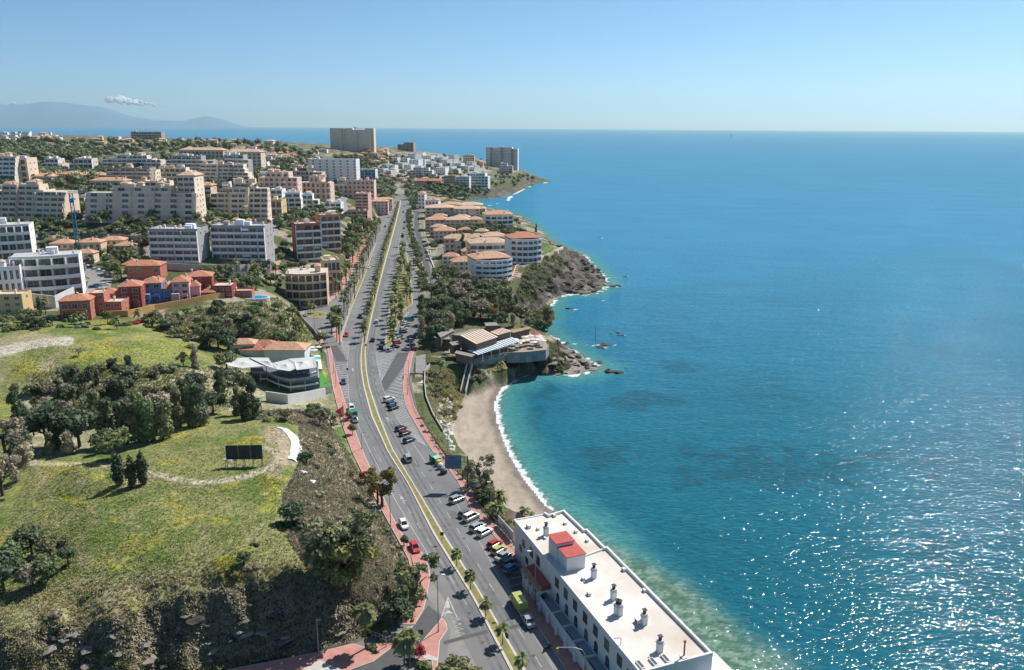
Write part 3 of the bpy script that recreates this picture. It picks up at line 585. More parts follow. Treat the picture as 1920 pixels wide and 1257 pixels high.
# central reservation with broad pale kerbs
MED_L = [(966,1275),(956.7,1257),(912.9,1172.9),(883.8,1116.7),(848.3,1060.4),(811,1000),(763.3,905),(727.9,850.8),(695.6,780),(681,725),(676.4,693.8),(675.7,673),(677.5,652),(687.5,595),(702,550),(714.5,484),(731.5,430),(744.8,384),(746,375)]
MED_R = [(995,1275),(985.8,1257),(931.7,1164.6),(900.4,1110.4),(873.3,1066.7),(831.7,1000),(771.7,900.8),(736.3,842.5),(711.3,780),(692.7,725),(687.5,693.8),(686,673),(685.4,652),(697.5,594),(708.8,545),(725,484),(740,430),(751,384),(752,375)]
from bisect import bisect
mL = resample(PL(MED_L), 160); mR = resample(PL(MED_R), 160)
mbk = MB(); mbg = MB()
for i in range(159):
    a, b_, c, d = mL[i], mR[i], mR[i + 1], mL[i + 1]
    mbk.prism([a, b_, c, d], 7.8, 8.15)
    k = .22; a2, b2, c2, d2 = a + (b_ - a) * k, a + (b_ - a) * (1 - k * .8), d + (c - d) * (1 - k * .8), d + (c - d) * k
    mbg.add([(*a2, 8.17), (*b2, 8.17), (*c2, 8.17), (*d2, 8.17)], [(0, 1, 2, 3)])
med = structure("central_reservation", mbk, M_kerb); mg = mbg.build("verge_grass", M_verge, parent=med)
def road_dir(y):
    i = int(np.argmin(np.abs(mL[:, 1] - y))); i = min(max(i, 2), 156); d = mL[i + 2] - mL[i - 2]
    if d[1] < 0: d = -d
    return math.atan2(d[1], d[0]) - math.pi / 2      # 0 = along +Y

# side roads of a different surface
def sheet(name, pts, m, z=8.006):
    mb = MB(); mb.add([(*q, z) for q in PL(pts)], [tuple(range(len(pts)))]); return structure(name, mb, m)
sheet("service_road", [(778,396),(776.5,431),(783,452),(791,490),(799,527),(806,532),(812,530),(805,500),(798,465),(789.5,445),(785,425),(785.5,396)], M_asph2)
sheet("side_street", [(803,1135),(827,1155),(822,1168),(795,1199),(777,1218),(777,1236),(740,1275),(630,1275),(658,1257),(700,1241.7),(742,1210),(779,1170),(795,1146)], M_asph2)
sheet("merge_lane", [(619,650),(632,648),(652,678),(630,678)], M_asph2)
sheet("car_park_lane", [(742,662),(766,661),(757,688),(742,708),(728,728),(720,734),(714,716),(729,688)], M_asph2, 8.007)
sheet("shaded_parking_pad", [(948,1077),(979,1076),(983,1104),(962,1110)], M_asph2, 8.008)  # bays lying in shade: the shade is painted in as a darker sheet

# painted markings
pm = MB()
def seg(a, b_, w, z=8.012):
    a = Vector(a); b_ = Vector(b_); d = (b_ - a); 
    if d.length < 1e-4: return
    nn = Vector((-d.y, d.x)).normalized() * w / 2
    pm.add([(a.x + nn.x, a.y + nn.y, z), (a.x - nn.x, a.y - nn.y, z), (b_.x - nn.x, b_.y - nn.y, z), (b_.x + nn.x, b_.y + nn.y, z)], [(0, 1, 2, 3)])
def pline(px, w=.14, dash=None, z=8.012):
    w_ = PL(px); s = np.concatenate([[0], np.cumsum(np.hypot(*np.diff(w_, axis=0).T))]); 
    at_ = lambda t: (np.interp(t, s, w_[:, 0]), np.interp(t, s, w_[:, 1]))
    if not dash:
        for i in range(len(w_) - 1): seg(w_[i], w_[i + 1], w, z)
    else:
        t = 0
        while t < s[-1]: seg(at_(t), at_(min(t + dash[0], s[-1])), w, z); t += dash[0] + dash[1]
def hatch(Lp, Rp, n, w=.35, chev=0.0):
    L = resample(PL(Lp), n); R = resample(PL(Rp), n)
    for i in range(n):
        if chev and i + 1 < n:
            m_ = (L[i] + R[i]) / 2 + (np.array([0, -chev])); seg(L[i], m_, w); seg(m_, R[i], w)
        else: seg(L[i], R[i], w)
hatch([(641,640),(640,648),(652,676)], [(656,640),(654,652),(652,678)], 16, .4, 1.6)
hatch([(627,686),(633,700),(640,722),(646,745)], [(651,684),(651.5,700),(653,722),(654,745)], 15, .35)
hatch([(706,662),(707,675),(713,712)], [(743,662),(735,675),(714,714)], 19, .35, 1.8)
hatch([(754,700),(734,725),(724,738)], [(754,702),(754,722),(756,745)], 8, .3)
hatch([(722,741),(727,752),(750,795),(782,826)], [(757,752),(762,768),(780,806),(800,836)], 24, .22)
hatch([(669,560),(662,574),(657,588)], [(681,560),(675,574),(670,588)], 12, .35)
hatch([(727,557),(723,570),(719,586)], [(734,557),(731,570),(727,586)], 12, .35)
hatch([(751,440),(746,462)], [(754,440),(751,462)], 8, .4)
hatch([(622,606),(618,612),(628,600)], [(605,606),(603,612),(610,600)], 5, .4)
pline([(656,640),(654,652),(652,678),(651,690),(654,745),(662,775),(690,838),(716,890),(740,935),(775,995),(800,1035),(804,1045)], .13)
pline([(641,645),(652,678)], .15); pline([(705,661),(706.5,676),(714,716),(722,740),(735,768),(765,818),(800,870)], .12); pline([(744,662),(714,716)], .13)
pline([(688.5,500),(667,556),(642,625)], .14); pline([(744.5,509),(738,531),(727,595),(722,650)], .14); pline([(695,483),(705,455),(725,408)], .14)
pline([(765,440),(779,505),(789,556)], .16); pline([(751,438),(745,480)], .16)
pline([(700,838),(735,905),(775,970),(825,1050),(850,1092),(905,1185),(950,1262)], .11, (3, 5)); pline([(675,725),(678,745)], .11, (3, 5))
pline([(668,640),(674,600),(688,550),(702,495),(715,455),(732,400)], .12, (4, 6)); pline([(704,640),(713,594),(724,545),(737,480),(746,440),(757,385)], .12, (4, 6))
pline([(697,660),(699,690),(706,725),(722,770),(755,830),(800,900),(850,980),(900,1065),(930,1115),(985,1200),(1022,1262)], .11, (3, 5))
pline([(850,935),(880,985),(910,1035),(935,1082),(962,1122),(985,1160)], .1)
pline([(840,1120),(828,1157)], .18); pline([(840,1120),(857,1158)], .18); pm.add([(*q, 8.014) for q in PL([(829.5,1153),(840,1145),(852,1151),(840,1149.5)])], [(0, 1, 2, 3)]); pm.add([(*q, 8.014) for q in PL([(840,1124),(835,1140),(844,1140)])], [(0, 1, 2)])
for i in range(4):
    y = 1158 + i * 9; pline([(846 + i * 3, y), (862 + i * 3, y + 3), (848 + i * 3, y + 9)], .09)
for ax, ay, s_ in ((727,787,1.0),(755,938,1.0),(661.5,694,1.0)):
    c = Vector(P(ax, ay)); a = road_dir(c.y); d = Vector((-math.sin(a), math.cos(a))); nn = Vector((d.y, -d.x)); seg(c - d * 2.2, c + d * .8, .2); q = [c + d * 2.4, c + d * .6 + nn * .5, c + d * .6 - nn * .5]; pm.add([(v.x, v.y, 8.013) for v in q], [(0, 1, 2)]); seg(c - d * .2, c - d * .6 + nn * .9, .2)
for i in range(7):                            # parking bay lines
    a = P(960 - i * 10.2, 1060 - i * 11.3); th = road_dir(140); d = np.array([math.cos(th), math.sin(th)]); 
for k in range(2): 
    a, b_ = [((952,1088),(981,1080)), ((958,1100),(983,1092))][k]; pline([a, b_], .12)
structure("road_markings", pm, M_paint)
# long tar repair strips across the near carriageways
tar = MB(); 
for a, b_, w in (((832,1206),(915,1184),1.0),((955,1178),(985,1170),1.0)):
    A = Vector(P(*a)); B = Vector(P(*b_)); d = (B - A).normalized(); nn = Vector((-d.y, d.x)) * w / 2
    tar.add([(A.x + nn.x, A.y + nn.y, 8.01), (A.x - nn.x, A.y - nn.y, 8.01), (B.x - nn.x, B.y - nn.y, 8.01), (B.x + nn.x, B.y + nn.y, 8.01)], [(0, 1, 2, 3)])
structure("tar_repair", tar, M_asph2)
# pale worn strip along the parking lanes
sheet("worn_parking_lane", [(1010,1180),(1050,1245),(1062,1262),(1040,1262),(998,1188),(985,1168)], M_asphL, 8.005)
sheet("worn_left_lane", [(800,1120),(826,1150),(838,1165),(845,1185),(840,1215),(835,1262),(900,1262),(868,1200),(846,1150),(830,1120),(808,1090)], M_asphL, 8.004)
wear = MB()
def wtrack(px, w):
    q = resample(PL(px), 60)
    for i in range(59):
        a, b_ = Vector(q[i]), Vector(q[i + 1]); d = (b_ - a).normalized(); nn = Vector((-d.y, d.x)) * w / 2; wear.add([(a.x + nn.x, a.y + nn.y, 8.0045), (a.x - nn.x, a.y - nn.y, 8.0045), (b_.x - nn.x, b_.y - nn.y, 8.0045), (b_.x + nn.x, b_.y + nn.y, 8.0045)], [(0, 1, 2, 3)])
for off in (3, 6.5):
    wtrack([(985 + off * 4.2, 1262), (931.7 + off * 3.9, 1164.6), (873 + off * 3.5, 1066), (831.7 + off * 3.2, 1000), (771.7 + off * 2.6, 900.8), (711.3 + off * 2, 780), (692.7 + off * 1.8, 725), (686 + off * 1.5, 673), (697.5 + off * 1.2, 594), (725 + off * .8, 484)], .55)
    wtrack([(956 - off * 4.2, 1262), (912.9 - off * 3.9, 1172.9), (848 - off * 3.5, 1060), (811 - off * 3.2, 1000), (763 - off * 2.6, 905), (695.6 - off * 2, 780), (681 - off * 1.8, 725), (675.7 - off * 1.5, 673), (687 - off * 1.2, 595), (714 - off * .8, 484)], .55)
structure("tyre_wear", wear, mat("worn_asphalt", (.125, .125, .13), .8, .25, .5, .1))
cov = MB(); rc = random.Random(3)
for px, py in ((905,1205),(880,1150),(760,900),(741,872),(870,1010),(812,905),(700,740),(708,700),(665,740),(660,700),(950,1180),(740,1015),(1000,1230),(690,820)):
    a = P(px, py); cov.cyl(a[0], a[1], 8.0, 8.016, .38, .38, 12)
structure("utility_covers", cov, M_asph2)
pat = MB()
for px, py, w, l_, an in ((780,870,1.6,5,.3),(700,860,1.2,8,.35),(850,965,1.8,4,.4),(690,705,1.5,6,.1),(925,1120,1.4,6,.4),(865,1180,2.2,5,.4),(640,690,1.2,7,.2),(740,800,1.2,10,.3)):
    a = P(px, py); c_, s_ = math.cos(an), math.sin(an); pat.add([(a[0] + x * c_ - y * s_, a[1] + x * s_ + y * c_, 8.0032) for x, y in ((-w / 2, -l_ / 2), (w / 2, -l_ / 2), (w / 2, l_ / 2), (-w / 2, l_ / 2))], [(0, 1, 2, 3)])
structure("asphalt_patches", pat, mat("patch_asphalt", (.13, .13, .132), .9, .12, .8, .1))
# lower promenade by the beach
M_prom = mat("promenade_concrete", (.50, .47, .42), .9, .08, .8, .1)
mb = MB()
pr = [((780,690),(797,690),8.0),((779,701),(797,701),7.9),((782,722),(796,722),7.2),((785,740),(796,742),6.6),((791,756),(799,756),5.8),((799,768),(806,766),5.2),((812,790),(817,786),4.6),((826,815),(831,812),4.0),((842,846),(847,843),3.6)]
for i in range(len(pr) - 1):
    a, b_, z = pr[i]; c, d, z2 = pr[i + 1]; A, B, Cc, D = P(*a, z), P(*b_, z), P(*d, z2), P(*c, z2)
    mb.prism([A, B, Cc, D], [z - 4, z - 4, z2 - 4, z2 - 4], [z, z, z2, z2]) if True else None
structure("beach_promenade", mb, M_prom)
mb = MB(); mb.prism([tuple(q) for q in PL([(779,668),(800,664),(802,690),(797,700),(779,700)], 8.3)], 6, 8.3); structure("terrace_car_park", mb, M_asphL)
# ================================================================== BUILDINGS
WALLC = dict(beige=(.78,.61,.47), cream=(.82,.69,.55), white=(.84,.83,.81), grey=(.70,.62,.56), warmgrey=(.80,.645,.53), pinkish=(.80,.58,.48), pink=(.66,.40,.36), peach=(.74,.53,.37),
    orange=(.64,.30,.16), terracotta=(.47,.18,.12), red=(.30,.075,.06), blue=(.13,.26,.52), rose=(.68,.40,.42), brown=(.46,.34,.28), slate=(.38,.37,.37), ochre=(.68,.49,.25), yellow=(.74,.62,.40), stone=(.80,.62,.49), bluewhite=(.76,.79,.81))
def wall_m(c):
    v = WALLC[c]; return mat("render_" + c, v, .9, .07, .25, .08, spec=.15, bscale=4)
M_glass = mat("window_glass", (.10, .105, .11), .2, .6, .5, spec=.5, obrand=.7)
M_frame = mat("window_frame", (.72, .70, .66), .6, .05, 1)
M_darkf = mat("dark_window_frame", (.10, .075, .06), .6, .1, 1)
M_tileO = tilemat("roof_tiles_orange", (.46, .245, .15), (.64, .40, .275))
M_tileB = tilemat("roof_tiles_beige", (.50, .34, .23), (.66, .48, .34))
M_tileR = tilemat("roof_tiles_red", (.42, .165, .10), (.56, .27, .18))
M_flat = mat("roof_terrace", (.52, .46, .40), .9, .12, .4)
M_flatR = mat("roof_terrace_red", (.46, .22, .17), .9, .12, .4)
M_flatG = mat("roof_gravel", (.42, .41, .40), .9, .12, .5)
TILES = dict(orange=M_tileO, beige=M_tileB, red=M_tileR)
_wc = {}
def window_mesh(w, h, arch=False, fr=None):
    w = round(w * 5) / 5; h = round(h * 5) / 5; k = (w, h, arch, fr)
    if k in _wc: return _wc[k]
    mb = MB(); f = .09
    if arch:
        n = 8; pts = [(-w / 2, 0), (w / 2, 0)] + [(w / 2 * math.cos(math.pi * i / n), h - w / 2 + w / 2 * math.sin(math.pi * i / n)) for i in range(n + 1)]
        v = [(x, -.03, z) for x, z in pts]; mb.add(v, [tuple(range(len(v)))], 0)
        mb.box(-w / 2 - f, w / 2 + f, -.08, .02, -.12, 0, 1)
    else:
        mb.add([(-w / 2, -.03, 0), (w / 2, -.03, 0), (w / 2, -.03, h), (-w / 2, -.03, h)], [(0, 1, 2, 3)], 0)
        for a, b_, c, d in ((-w / 2 - f, w / 2 + f, -f, 0), (-w / 2 - f, w / 2 + f, h, h + f), (-w / 2 - f, -w / 2, 0, h), (w / 2, w / 2 + f, 0, h), (-.03, .03, 0, h)): mb.box(a, b_, -.07, .02, c, d, 1)
    _wc[k] = mb.mesh("window", M_glass, M_darkf if fr else M_frame); return _wc[k]
def win(parent, x, y, z, w, h, rz=0, arch=False, name="window", fr=None):
    return link(name, window_mesh(w, h, arch, fr), parent, (x, y, z), rz)
_ch = {}
def chimney(parent, x, y, z, c="white", h=1.6, w=.8):
    k = (c, h, w)
    if k not in _ch:
        mb = MB(); mb.box(-w / 2, w / 2, -w / 2, w / 2, -.4, h); mb.box(-w / 2 - .12, w / 2 + .12, -w / 2 - .12, w / 2 + .12, h, h + .15); mb.box(-w / 4, w / 4, -w / 4, w / 4, h + .15, h + .45)
        _ch[k] = mb.mesh("chimney", wall_m(c))
    return link("chimney", _ch[k], parent, (x, y, z))
LABELS = {}
NW = [0]
def site(x0, x1, yb, yt, yaw=0, D=14, lift=0):
    b = G((x0 + x1) / 2, yb); m = mpp(b); cy_ = math.cos(math.radians(yaw)); sy_ = abs(math.sin(math.radians(yaw)))
    Wd = max(3, ((x1 - x0) * m - D * sy_) / cy_); H = (yb - yt) * m * 1.03
    shift = (D * sy_ / 2) * (1 if yaw < 0 else -1)
    return b, m, Wd, H
def apt(label, x0, x1, yb, yt, yaw=0, D=14, wall="beige", band="cream", roof="flat", steps=0, bays=None, gaps=.15, name="apartment_building", group=None, style="band",
        cat="apartment building", blocks=3, seed=None, setback=0.0, floors=None, parapet=.9, sidewin=True, tiles="beige", arch=False, towers=0, pergola=0, depth_b=1.25, wt=1.6, curve=0.0, wh=0.0):
    rnd = random.Random(seed if seed is not None else int(x0 * 7 + yb * 13)); b, m, Wd, H = site(x0, x1, yb, yt, yaw, D)
    r = math.radians(yaw); off = D * math.sin(r) / 2                      # keep the traced width centred
    root = empty(name, (b.x + off * math.cos(r) * .6, b.y, b.z), r, label, cat, group)
    nf = floors or max(1, round((H - (1.5 if roof == "flat" else 2.5)) / 3.1)); fh = (H - (1.2 if roof == "flat" else 2.6)) / nf
    if setback == 0 and not curve and style == "band" and wall in ("stone", "warmgrey", "cream", "beige", "pinkish", "peach") and roof == "flat": setback = min(1.0, (D - 8) / max(1, nf))
    fy = lambda x: -curve * (1 - (2 * x / Wd) ** 2)
    base = -7.0; wm = wall_m(wall); bm = wall_m(band); small = m > .85; tiny = m > 1.15
    secs = [(-Wd / 2, Wd / 2, 0.0, 0)]
    if not curve and style in ("band", "balc") and Wd > 30:
        ns = max(3, int(Wd / 13)); cuts = [-Wd / 2] + [-Wd / 2 + Wd * (k + rnd.uniform(-.18, .18)) / ns for k in range(1, ns)] + [Wd / 2]
        secs = [(cuts[k], cuts[k + 1], rnd.choice([0, 1.1, 2.2, 3.0]), rnd.choice([0, 0, 1])) for k in range(ns)]
    def sec(x):
        for a in secs:
            if a[0] - .01 <= x <= a[1] + .01: return a
        return secs[-1]
    mb = MB(); spans = []; L, R, S = -Wd / 2, Wd / 2, 0.0
    for i in range(nf):
        if i >= nf - steps:
            L += rnd.uniform(.4, 1.3) * Wd / (3.2 * max(1, steps)) * rnd.random() * 1.3; R -= rnd.uniform(.4, 1.3) * Wd / (3.2 * max(1, steps)) * rnd.random() * 1.3
        S = setback * i; spans.append((L, R, S))
        if curve: mb.prism([(L, D), (L, fy(L) + S)] + [(L + (R - L) * k / 12, fy(L + (R - L) * k / 12) + S) for k in range(1, 12)] + [(R, fy(R) + S), (R, D)], base if i == 0 else i * fh, (i + 1) * fh, 0, 1)
        elif len(secs) > 1:
            for (xa, xb, of, cut) in secs:
                xa, xb = max(xa, L), min(xb, R)
                if xb - xa > .5 and i < nf - cut: mb.box(xa, xb, S + of, D, base if i == 0 else i * fh, (i + 1) * fh, 0, 1)
        else: mb.box(L, R, S, D, base if i == 0 else i * fh, (i + 1) * fh, 0, 1)
    Lt, Rt, St = spans[-1]
    if curve:
        A_ = [(Lt + (Rt - Lt) * k / 12, fy(Lt + (Rt - Lt) * k / 12) - depth_b - .4) for k in range(13)]
        mb.prism(A_ + [(x, y + .5) for x, y in A_[::-1]], nf * fh - .15, nf * fh + parapet)
    elif len(secs) > 1:
        for (xa, xb, of, cut) in secs:
            xa, xb = max(xa, Lt), min(xb, Rt)
            if xb - xa > .5: mb.box(xa + .01, xb - .01, St + of, St + of + .25, (nf - cut) * fh, (nf - cut) * fh + parapet); mb.box(xb - .26, xb - .01, St + of + .25, D - .3, (nf - cut) * fh, (nf - cut) * fh + parapet)
    else: mb.box(Lt, Rt, St, St + .25, nf * fh, nf * fh + parapet); mb.box(Lt, Rt, D - .25, D, nf * fh, nf * fh + parapet); mb.box(Lt, Lt + .25, St, D, nf * fh, nf * fh + parapet); mb.box(Rt - .25, Rt, St, D, nf * fh, nf * fh + parapet)
    mb.build("wall", wm, M_flatG if wall in ("white", "slate", "bluewhite") else M_flat, parent=root)
    nb = bays or max(2, round(Wd / 4.6)); bw = Wd / nb
    if roof == "tiles":
        rb = MB(); rb.hip(Lt, Rt, St, D, nf * fh + parapet * .9, min(3.0, D * .2), 0, .6); rb.build("roof", TILES[tiles], parent=root)
    elif blocks:
        for k in range(blocks):
            w = rnd.uniform(2.5, 5); x = rnd.uniform(Lt + w / 2 + .5, Rt - w / 2 - .5) if Rt - Lt > w + 1 else (Lt + Rt) / 2; y = rnd.uniform(St + 2, D - 3); h = rnd.uniform(1.8, 2.9)
            q = MB(); q.box(-w / 2, w / 2, -1.5, 1.5, 0, h)
            if rnd.random() < .4 and wall not in ("slate",): q.hip(-w / 2, w / 2, -1.5, 1.5, h, 1.0, 1, .3)
            else: q.box(-w / 2 - .1, w / 2 + .1, -1.6, 1.6, h, h + .15, 0)
            q.build("stair_tower", bm if rnd.random() < .6 else wm, TILES[tiles], parent=root, loc=(x, y, nf * fh))
    for k in range(2 if small else 4):
        chimney(root, rnd.uniform(Lt + 1, Rt - 1), rnd.uniform(St + 1.5, D - 1.5), nf * fh + (.8 if roof == "tiles" else 0), band if band in ("white", "cream") else "cream", 1.4 if roof != "tiles" else 2.4)
    # facade floors
    cap = 78 if not small else (44 if not tiny else 26); cnt = 0; tot = nf * nb; every = max(1, math.ceil(tot / cap))
    for i in range(nf):
        l_, r_, s_ = spans[i]; z = i * fh; wl_ = r_ - l_; nbi = max(1, round(wl_ / bw)); bwi = wl_ / nbi
        if curve:
            q = MB(); A_ = [(l_ + (r_ - l_) * k / 12, fy(l_ + (r_ - l_) * k / 12) - depth_b) for k in range(13)]; B_ = [(x, y + depth_b) for x, y in A_[::-1]]
            q.prism(A_ + B_, z - .12, z + .14); q.prism(A_ + [(x, y + .16) for x, y in A_[::-1]], z + .14, z + 1.0 + wh)
            for k in range(nbi + 1):
                x = l_ + (r_ - l_) * k / nbi; x = min(max(x, l_ + .12), r_ - .12); q.box(x - .1, x + .1, fy(x) - depth_b + .17, fy(x), z + .14, z + fh * .94)
            q.build("balcony", bm, parent=root)
        elif style == "band":
            # continuous terraces broken by gaps and party walls
            x = l_
            q = MB()
            seglen = rnd.choice([2, 3, 4]) * bwi
            while x < r_ - .5:
                sc_ = sec(x + .1); e = min(r_, x + seglen, sc_[1] if sc_[1] - x > 1 else 1e9); dd = depth_b * (1 if rnd.random() > gaps else .5); zz = z; o_ = sc_[2]
                if i >= nf - sc_[3]: x = e; continue
                q.box(x + .05, e - .05, s_ + o_ - dd, s_ + o_, zz - .12, zz + .14); q.box(x + .05, e - .05, s_ + o_ - dd, s_ + o_ - dd + .16, zz + .14, zz + 1.12)
                q.box(x + .05, x + .3, s_ + o_ - dd, s_ + o_ - .01, zz + .14, zz + fh * .93)
                if rnd.random() < .10 and not tiny:
                    aw = MB(); aw.add([(x + .4, s_ + o_ - .05, zz + fh * .86), (min(x + 4, e - .2), s_ + o_ - .05, zz + fh * .86), (min(x + 4, e - .2), s_ + o_ - dd - .3, zz + fh * .58), (x + .4, s_ + o_ - dd - .3, zz + fh * .58)], [(0, 1, 2, 3)]); aw.build("awning", wall_m(rnd.choice(["white", "cream", "grey", "yellow"])), parent=root)
                x = e; seglen = rnd.choice([2, 3, 4]) * bwi
            if len(secs) == 1: q.box(r_ - .22, r_, s_ - depth_b, s_ - .01, z + .14, z + fh * .93)
            if q.v: q.build("balcony", bm, parent=root)
        elif style == "balc":
            for k in range(nbi):
                sc_ = sec(l_ + (k + .5) * bwi)
                if (k % 2 == 0) and i < nf - sc_[3]:
                    q = MB(); q.box(-bwi * .46, bwi * .46, -1.3, 0, -.1, .12); q.box(-bwi * .46, bwi * .46, -1.3, -1.18, .12, 1.05); q.box(-bwi * .46, -bwi * .46 + .1, -1.18, 0, .12, 1.05); q.box(bwi * .46 - .1, bwi * .46, -1.18, 0, .12, 1.05)
                    key = ("b", round(bwi, 2), band)
                    if key not in _ch: _ch[key] = q.mesh("balcony", bm)
                    link("balcony", _ch[key], root, (l_ + (k + .5) * bwi, s_ + sc_[2], z))
        for k in range(nbi):
            cnt += 1
            if every > 1 and cnt % every: pass
            ww = bwi * (.78 if style == "band" else .5)
            if every > 1 and style == "band": 
                if k % every: continue
                ww = bwi * every * .82; xx = l_ + min(r_ - l_ - ww / 2 - .2, (k + every / 2) * bwi)
                xx = min(xx, r_ - ww / 2 - .2)
            else: xx = l_ + (k + .5) * bwi
            if every > 1 and style != "band" and cnt % every: continue
            sc_ = sec(xx)
            if i >= nf - sc_[3]: continue
            if len(secs) > 1 and style == "band": ww = min(ww, bwi * .78)
            win(root, xx, s_ + fy(xx) + sc_[2] - (.0 if not curve else .25), z + (.2 if style == "band" else .85), ww, fh - (.75 if style == "band" else 1.7), math.atan(curve * 8 * xx / Wd ** 2), arch and i == nf - 1)
        if sidewin and not tiny and D > 8:
            for k in range(1 if small else 2):
                if rnd.random() < .75: win(root, r_, s_ + (D - s_) * (.3 + .4 * k), z + .9, 1.2, 1.2, math.pi / 2)
                if rnd.random() < .4 and not small: win(root, l_, s_ + (D - s_) * (.3 + .4 * k), z + .9, 1.2, 1.2, -math.pi / 2)
    for k in range(pergola):
        q = MB(); w = 3.2; x = rnd.uniform(Lt + 3, Rt - 3)
        for a in (-w, w):
            for c in (-1.6, 1.6): q.box(a - .1, a + .1, c - .1, c + .1, 0, 2.4)
        for c in range(9): q.box(-w - .3 + c * .8, -w - .12 + c * .8, -1.9, 1.9, 2.4, 2.55)
        q.build("pergola", wall_m("white"), parent=root, loc=(x, St + 2.6, nf * fh))
    root["_h"] = nf * fh
    return root
def house(label, x0, x1, yb, yt, yaw=0, D=None, wall="cream", tiles="orange", name="house", group=None, cat="house", floors=None, rh=None, arch=False, porch=False, detail=2, ndoor=True, terr=False):
    b, m, Wd, H = site(x0, x1, yb, yt, yaw, 0 if D is None else D * .5); D = D or max(6, Wd * .7); r = math.radians(yaw)
    rnd = random.Random(int(x0 * 31 + yb * 17)); root = empty(name, b, r, label, cat, group)
    rh = rh if rh is not None else min(2.4, H * .28); hh = max(2.6, H - (rh if tiles else .6)); wm = wall_m(wall)
    mb = MB(); mb.box(-Wd / 2, Wd / 2, 0, D, -5, hh, 0, 1)
    if terr: mb.box(-Wd / 2, -Wd * .05, -D * .35, 0, -5, hh * .5, 0, 1)
    if not tiles:
        for q in ((-Wd / 2, Wd / 2, 0, .2), (-Wd / 2, Wd / 2, D - .2, D), (-Wd / 2, -Wd / 2 + .2, 0, D), (Wd / 2 - .2, Wd / 2, 0, D)): mb.box(*q, hh, hh + .6)
    mb.build("wall", wm, M_flatG if wall in ("white", "bluewhite") else M_flat, parent=root)
    if tiles: q = MB(); q.hip(-Wd / 2, Wd / 2, 0, D, hh, rh); q.build("roof", TILES[tiles], parent=root)
    nf = floors or max(1, round(hh / 3)); fh = hh / nf; nb = max(1, min(5, round(Wd / 3.4)))
    if detail:
        for i in range(nf):
            for k in range(nb):
                if rnd.random() < .88: win(root, -Wd / 2 + (k + .5) * Wd / nb, -(0 if not (terr and i == 0 and k < nb / 2) else D * .35), i * fh + .8, min(2.2, Wd / nb * .5), fh * .5, 0, arch)
            if detail > 1 and rnd.random() < .8: win(root, Wd / 2, D * .5, i * fh + .9, 1.2, 1.2, math.pi / 2)
        chimney(root, rnd.uniform(-Wd * .35, Wd * .35), D * rnd.uniform(.3, .7), hh + (rh * .4 if tiles else 0), "white" if wall in ("white", "bluewhite") else "cream", 1.5, .6)
    if porch:
        q = MB(); q.box(-Wd * .4, Wd * .4, -2.2, 0, fh - .15, fh + .1); q.box(-Wd * .4, Wd * .4, -2.2, -2.05, fh + .1, fh + 1.0)
        for k in range(3): q.box(-Wd * .4 + k * Wd * .4 - .12, -Wd * .4 + k * Wd * .4 + .12, -2.2, -1.95, -3, fh - .15)
        q.build("balcony", wm, parent=root)
    return root

# ---- apartment blocks, nearest first
apt("white terraced apartment block with curved glazed balconies, upper block at left edge", -40, 62, 505, 422, 24, 16, "white", "white", floors=5, bays=7, wt=2, wh=.35, blocks=1, depth_b=1.8, gaps=0, name="apartment_building", curve=2)
apt("white apartment block of three storeys with garage wall, beside the curved car park", 22, 152, 560, 478, 24, 15, "white", "white", floors=4, bays=5, wh=.35, blocks=1, depth_b=1.8, gaps=0, curve=2.2)
apt("white windowless gable wing with tiny openings beside the curved white flats", -10, 48, 576, 500, 24, 12, "white", "white", style="grid", floors=3, bays=4, blocks=1)
apt("grey six-storey block with white balcony bands, left of its twin", 285, 375, 492, 430, 0, 15, "slate", "bluewhite", floors=5, bays=6, blocks=3, gaps=0)
apt("grey six-storey block with white balcony bands, right of its twin", 400, 500, 488, 424, 0, 15, "slate", "bluewhite", floors=5, bays=7, blocks=3, gaps=0)
apt("long beige stepped block above the dark bushes, behind the blue crane", 157, 366, 416, 352, 2, 15, "stone", "warmgrey", steps=1, blocks=6, tiles="beige", pergola=1)
apt("grey beige apartment block with pale end wall, left of the blue crane", -30, 126, 420, 350, -4, 18, "stone", "beige", steps=1, blocks=5)
apt("stepped cream block with long terraces and low dark ground floor", 392, 500, 412, 345, 4, 15, "warmgrey", "cream", steps=2, blocks=4, tiles="beige")
apt("beige tower wing with pointed roofs at the end of the long stepped block", 340, 372, 412, 328, 0, 14, "cream", "beige", steps=0, blocks=1, roof="tiles", bays=3)
apt("red and white stepped apartment block with arched top windows above the slope", 546, 606, 487, 420, 24, 14, "terracotta", "white", floors=5, blocks=2, arch=True)
apt("taller right half of the red and white apartment block by the rocky cutting", 592, 642, 468, 404, 28, 14, "orange", "white", floors=5, blocks=2, arch=True)
apt("curved peach apartment block with arcaded ground floor by the roundabout", 532, 616, 574, 510, 10, 16, "peach", "peach", floors=4, blocks=1, depth_b=2.2, gaps=0, bays=6, curve=3.5)
apt("peach building with green domed roof terrace behind the curved block", 598, 642, 548, 488, 20, 14, "yellow", "peach", floors=3, blocks=1, bays=4)
apt("narrow pink tower block with blank side wall", 668, 692, 411, 364, 0, 16, "pink", "pink", floors=8, bays=2, blocks=0)
apt("low pink building at the foot of the pink tower", 650, 690, 412, 395, 0, 10, "pink", "pinkish", floors=2, blocks=0)
apt("long cream and pink apartment block, left part of the pink complex", 484, 560, 368, 324, -5, 14, "pinkish", "pinkish", steps=1, blocks=5, style="balc", floors=5)
apt("long cream and pink apartment block, middle part of the pink complex", 556, 622, 374, 332, -8, 14, "pinkish", "cream", steps=1, blocks=4, style="balc", floors=4)
apt("cream and pink apartment block, right part of the pink complex", 620, 702, 372, 339, -2, 14, "pinkish", "pinkish", blocks=4, style="balc", floors=4)
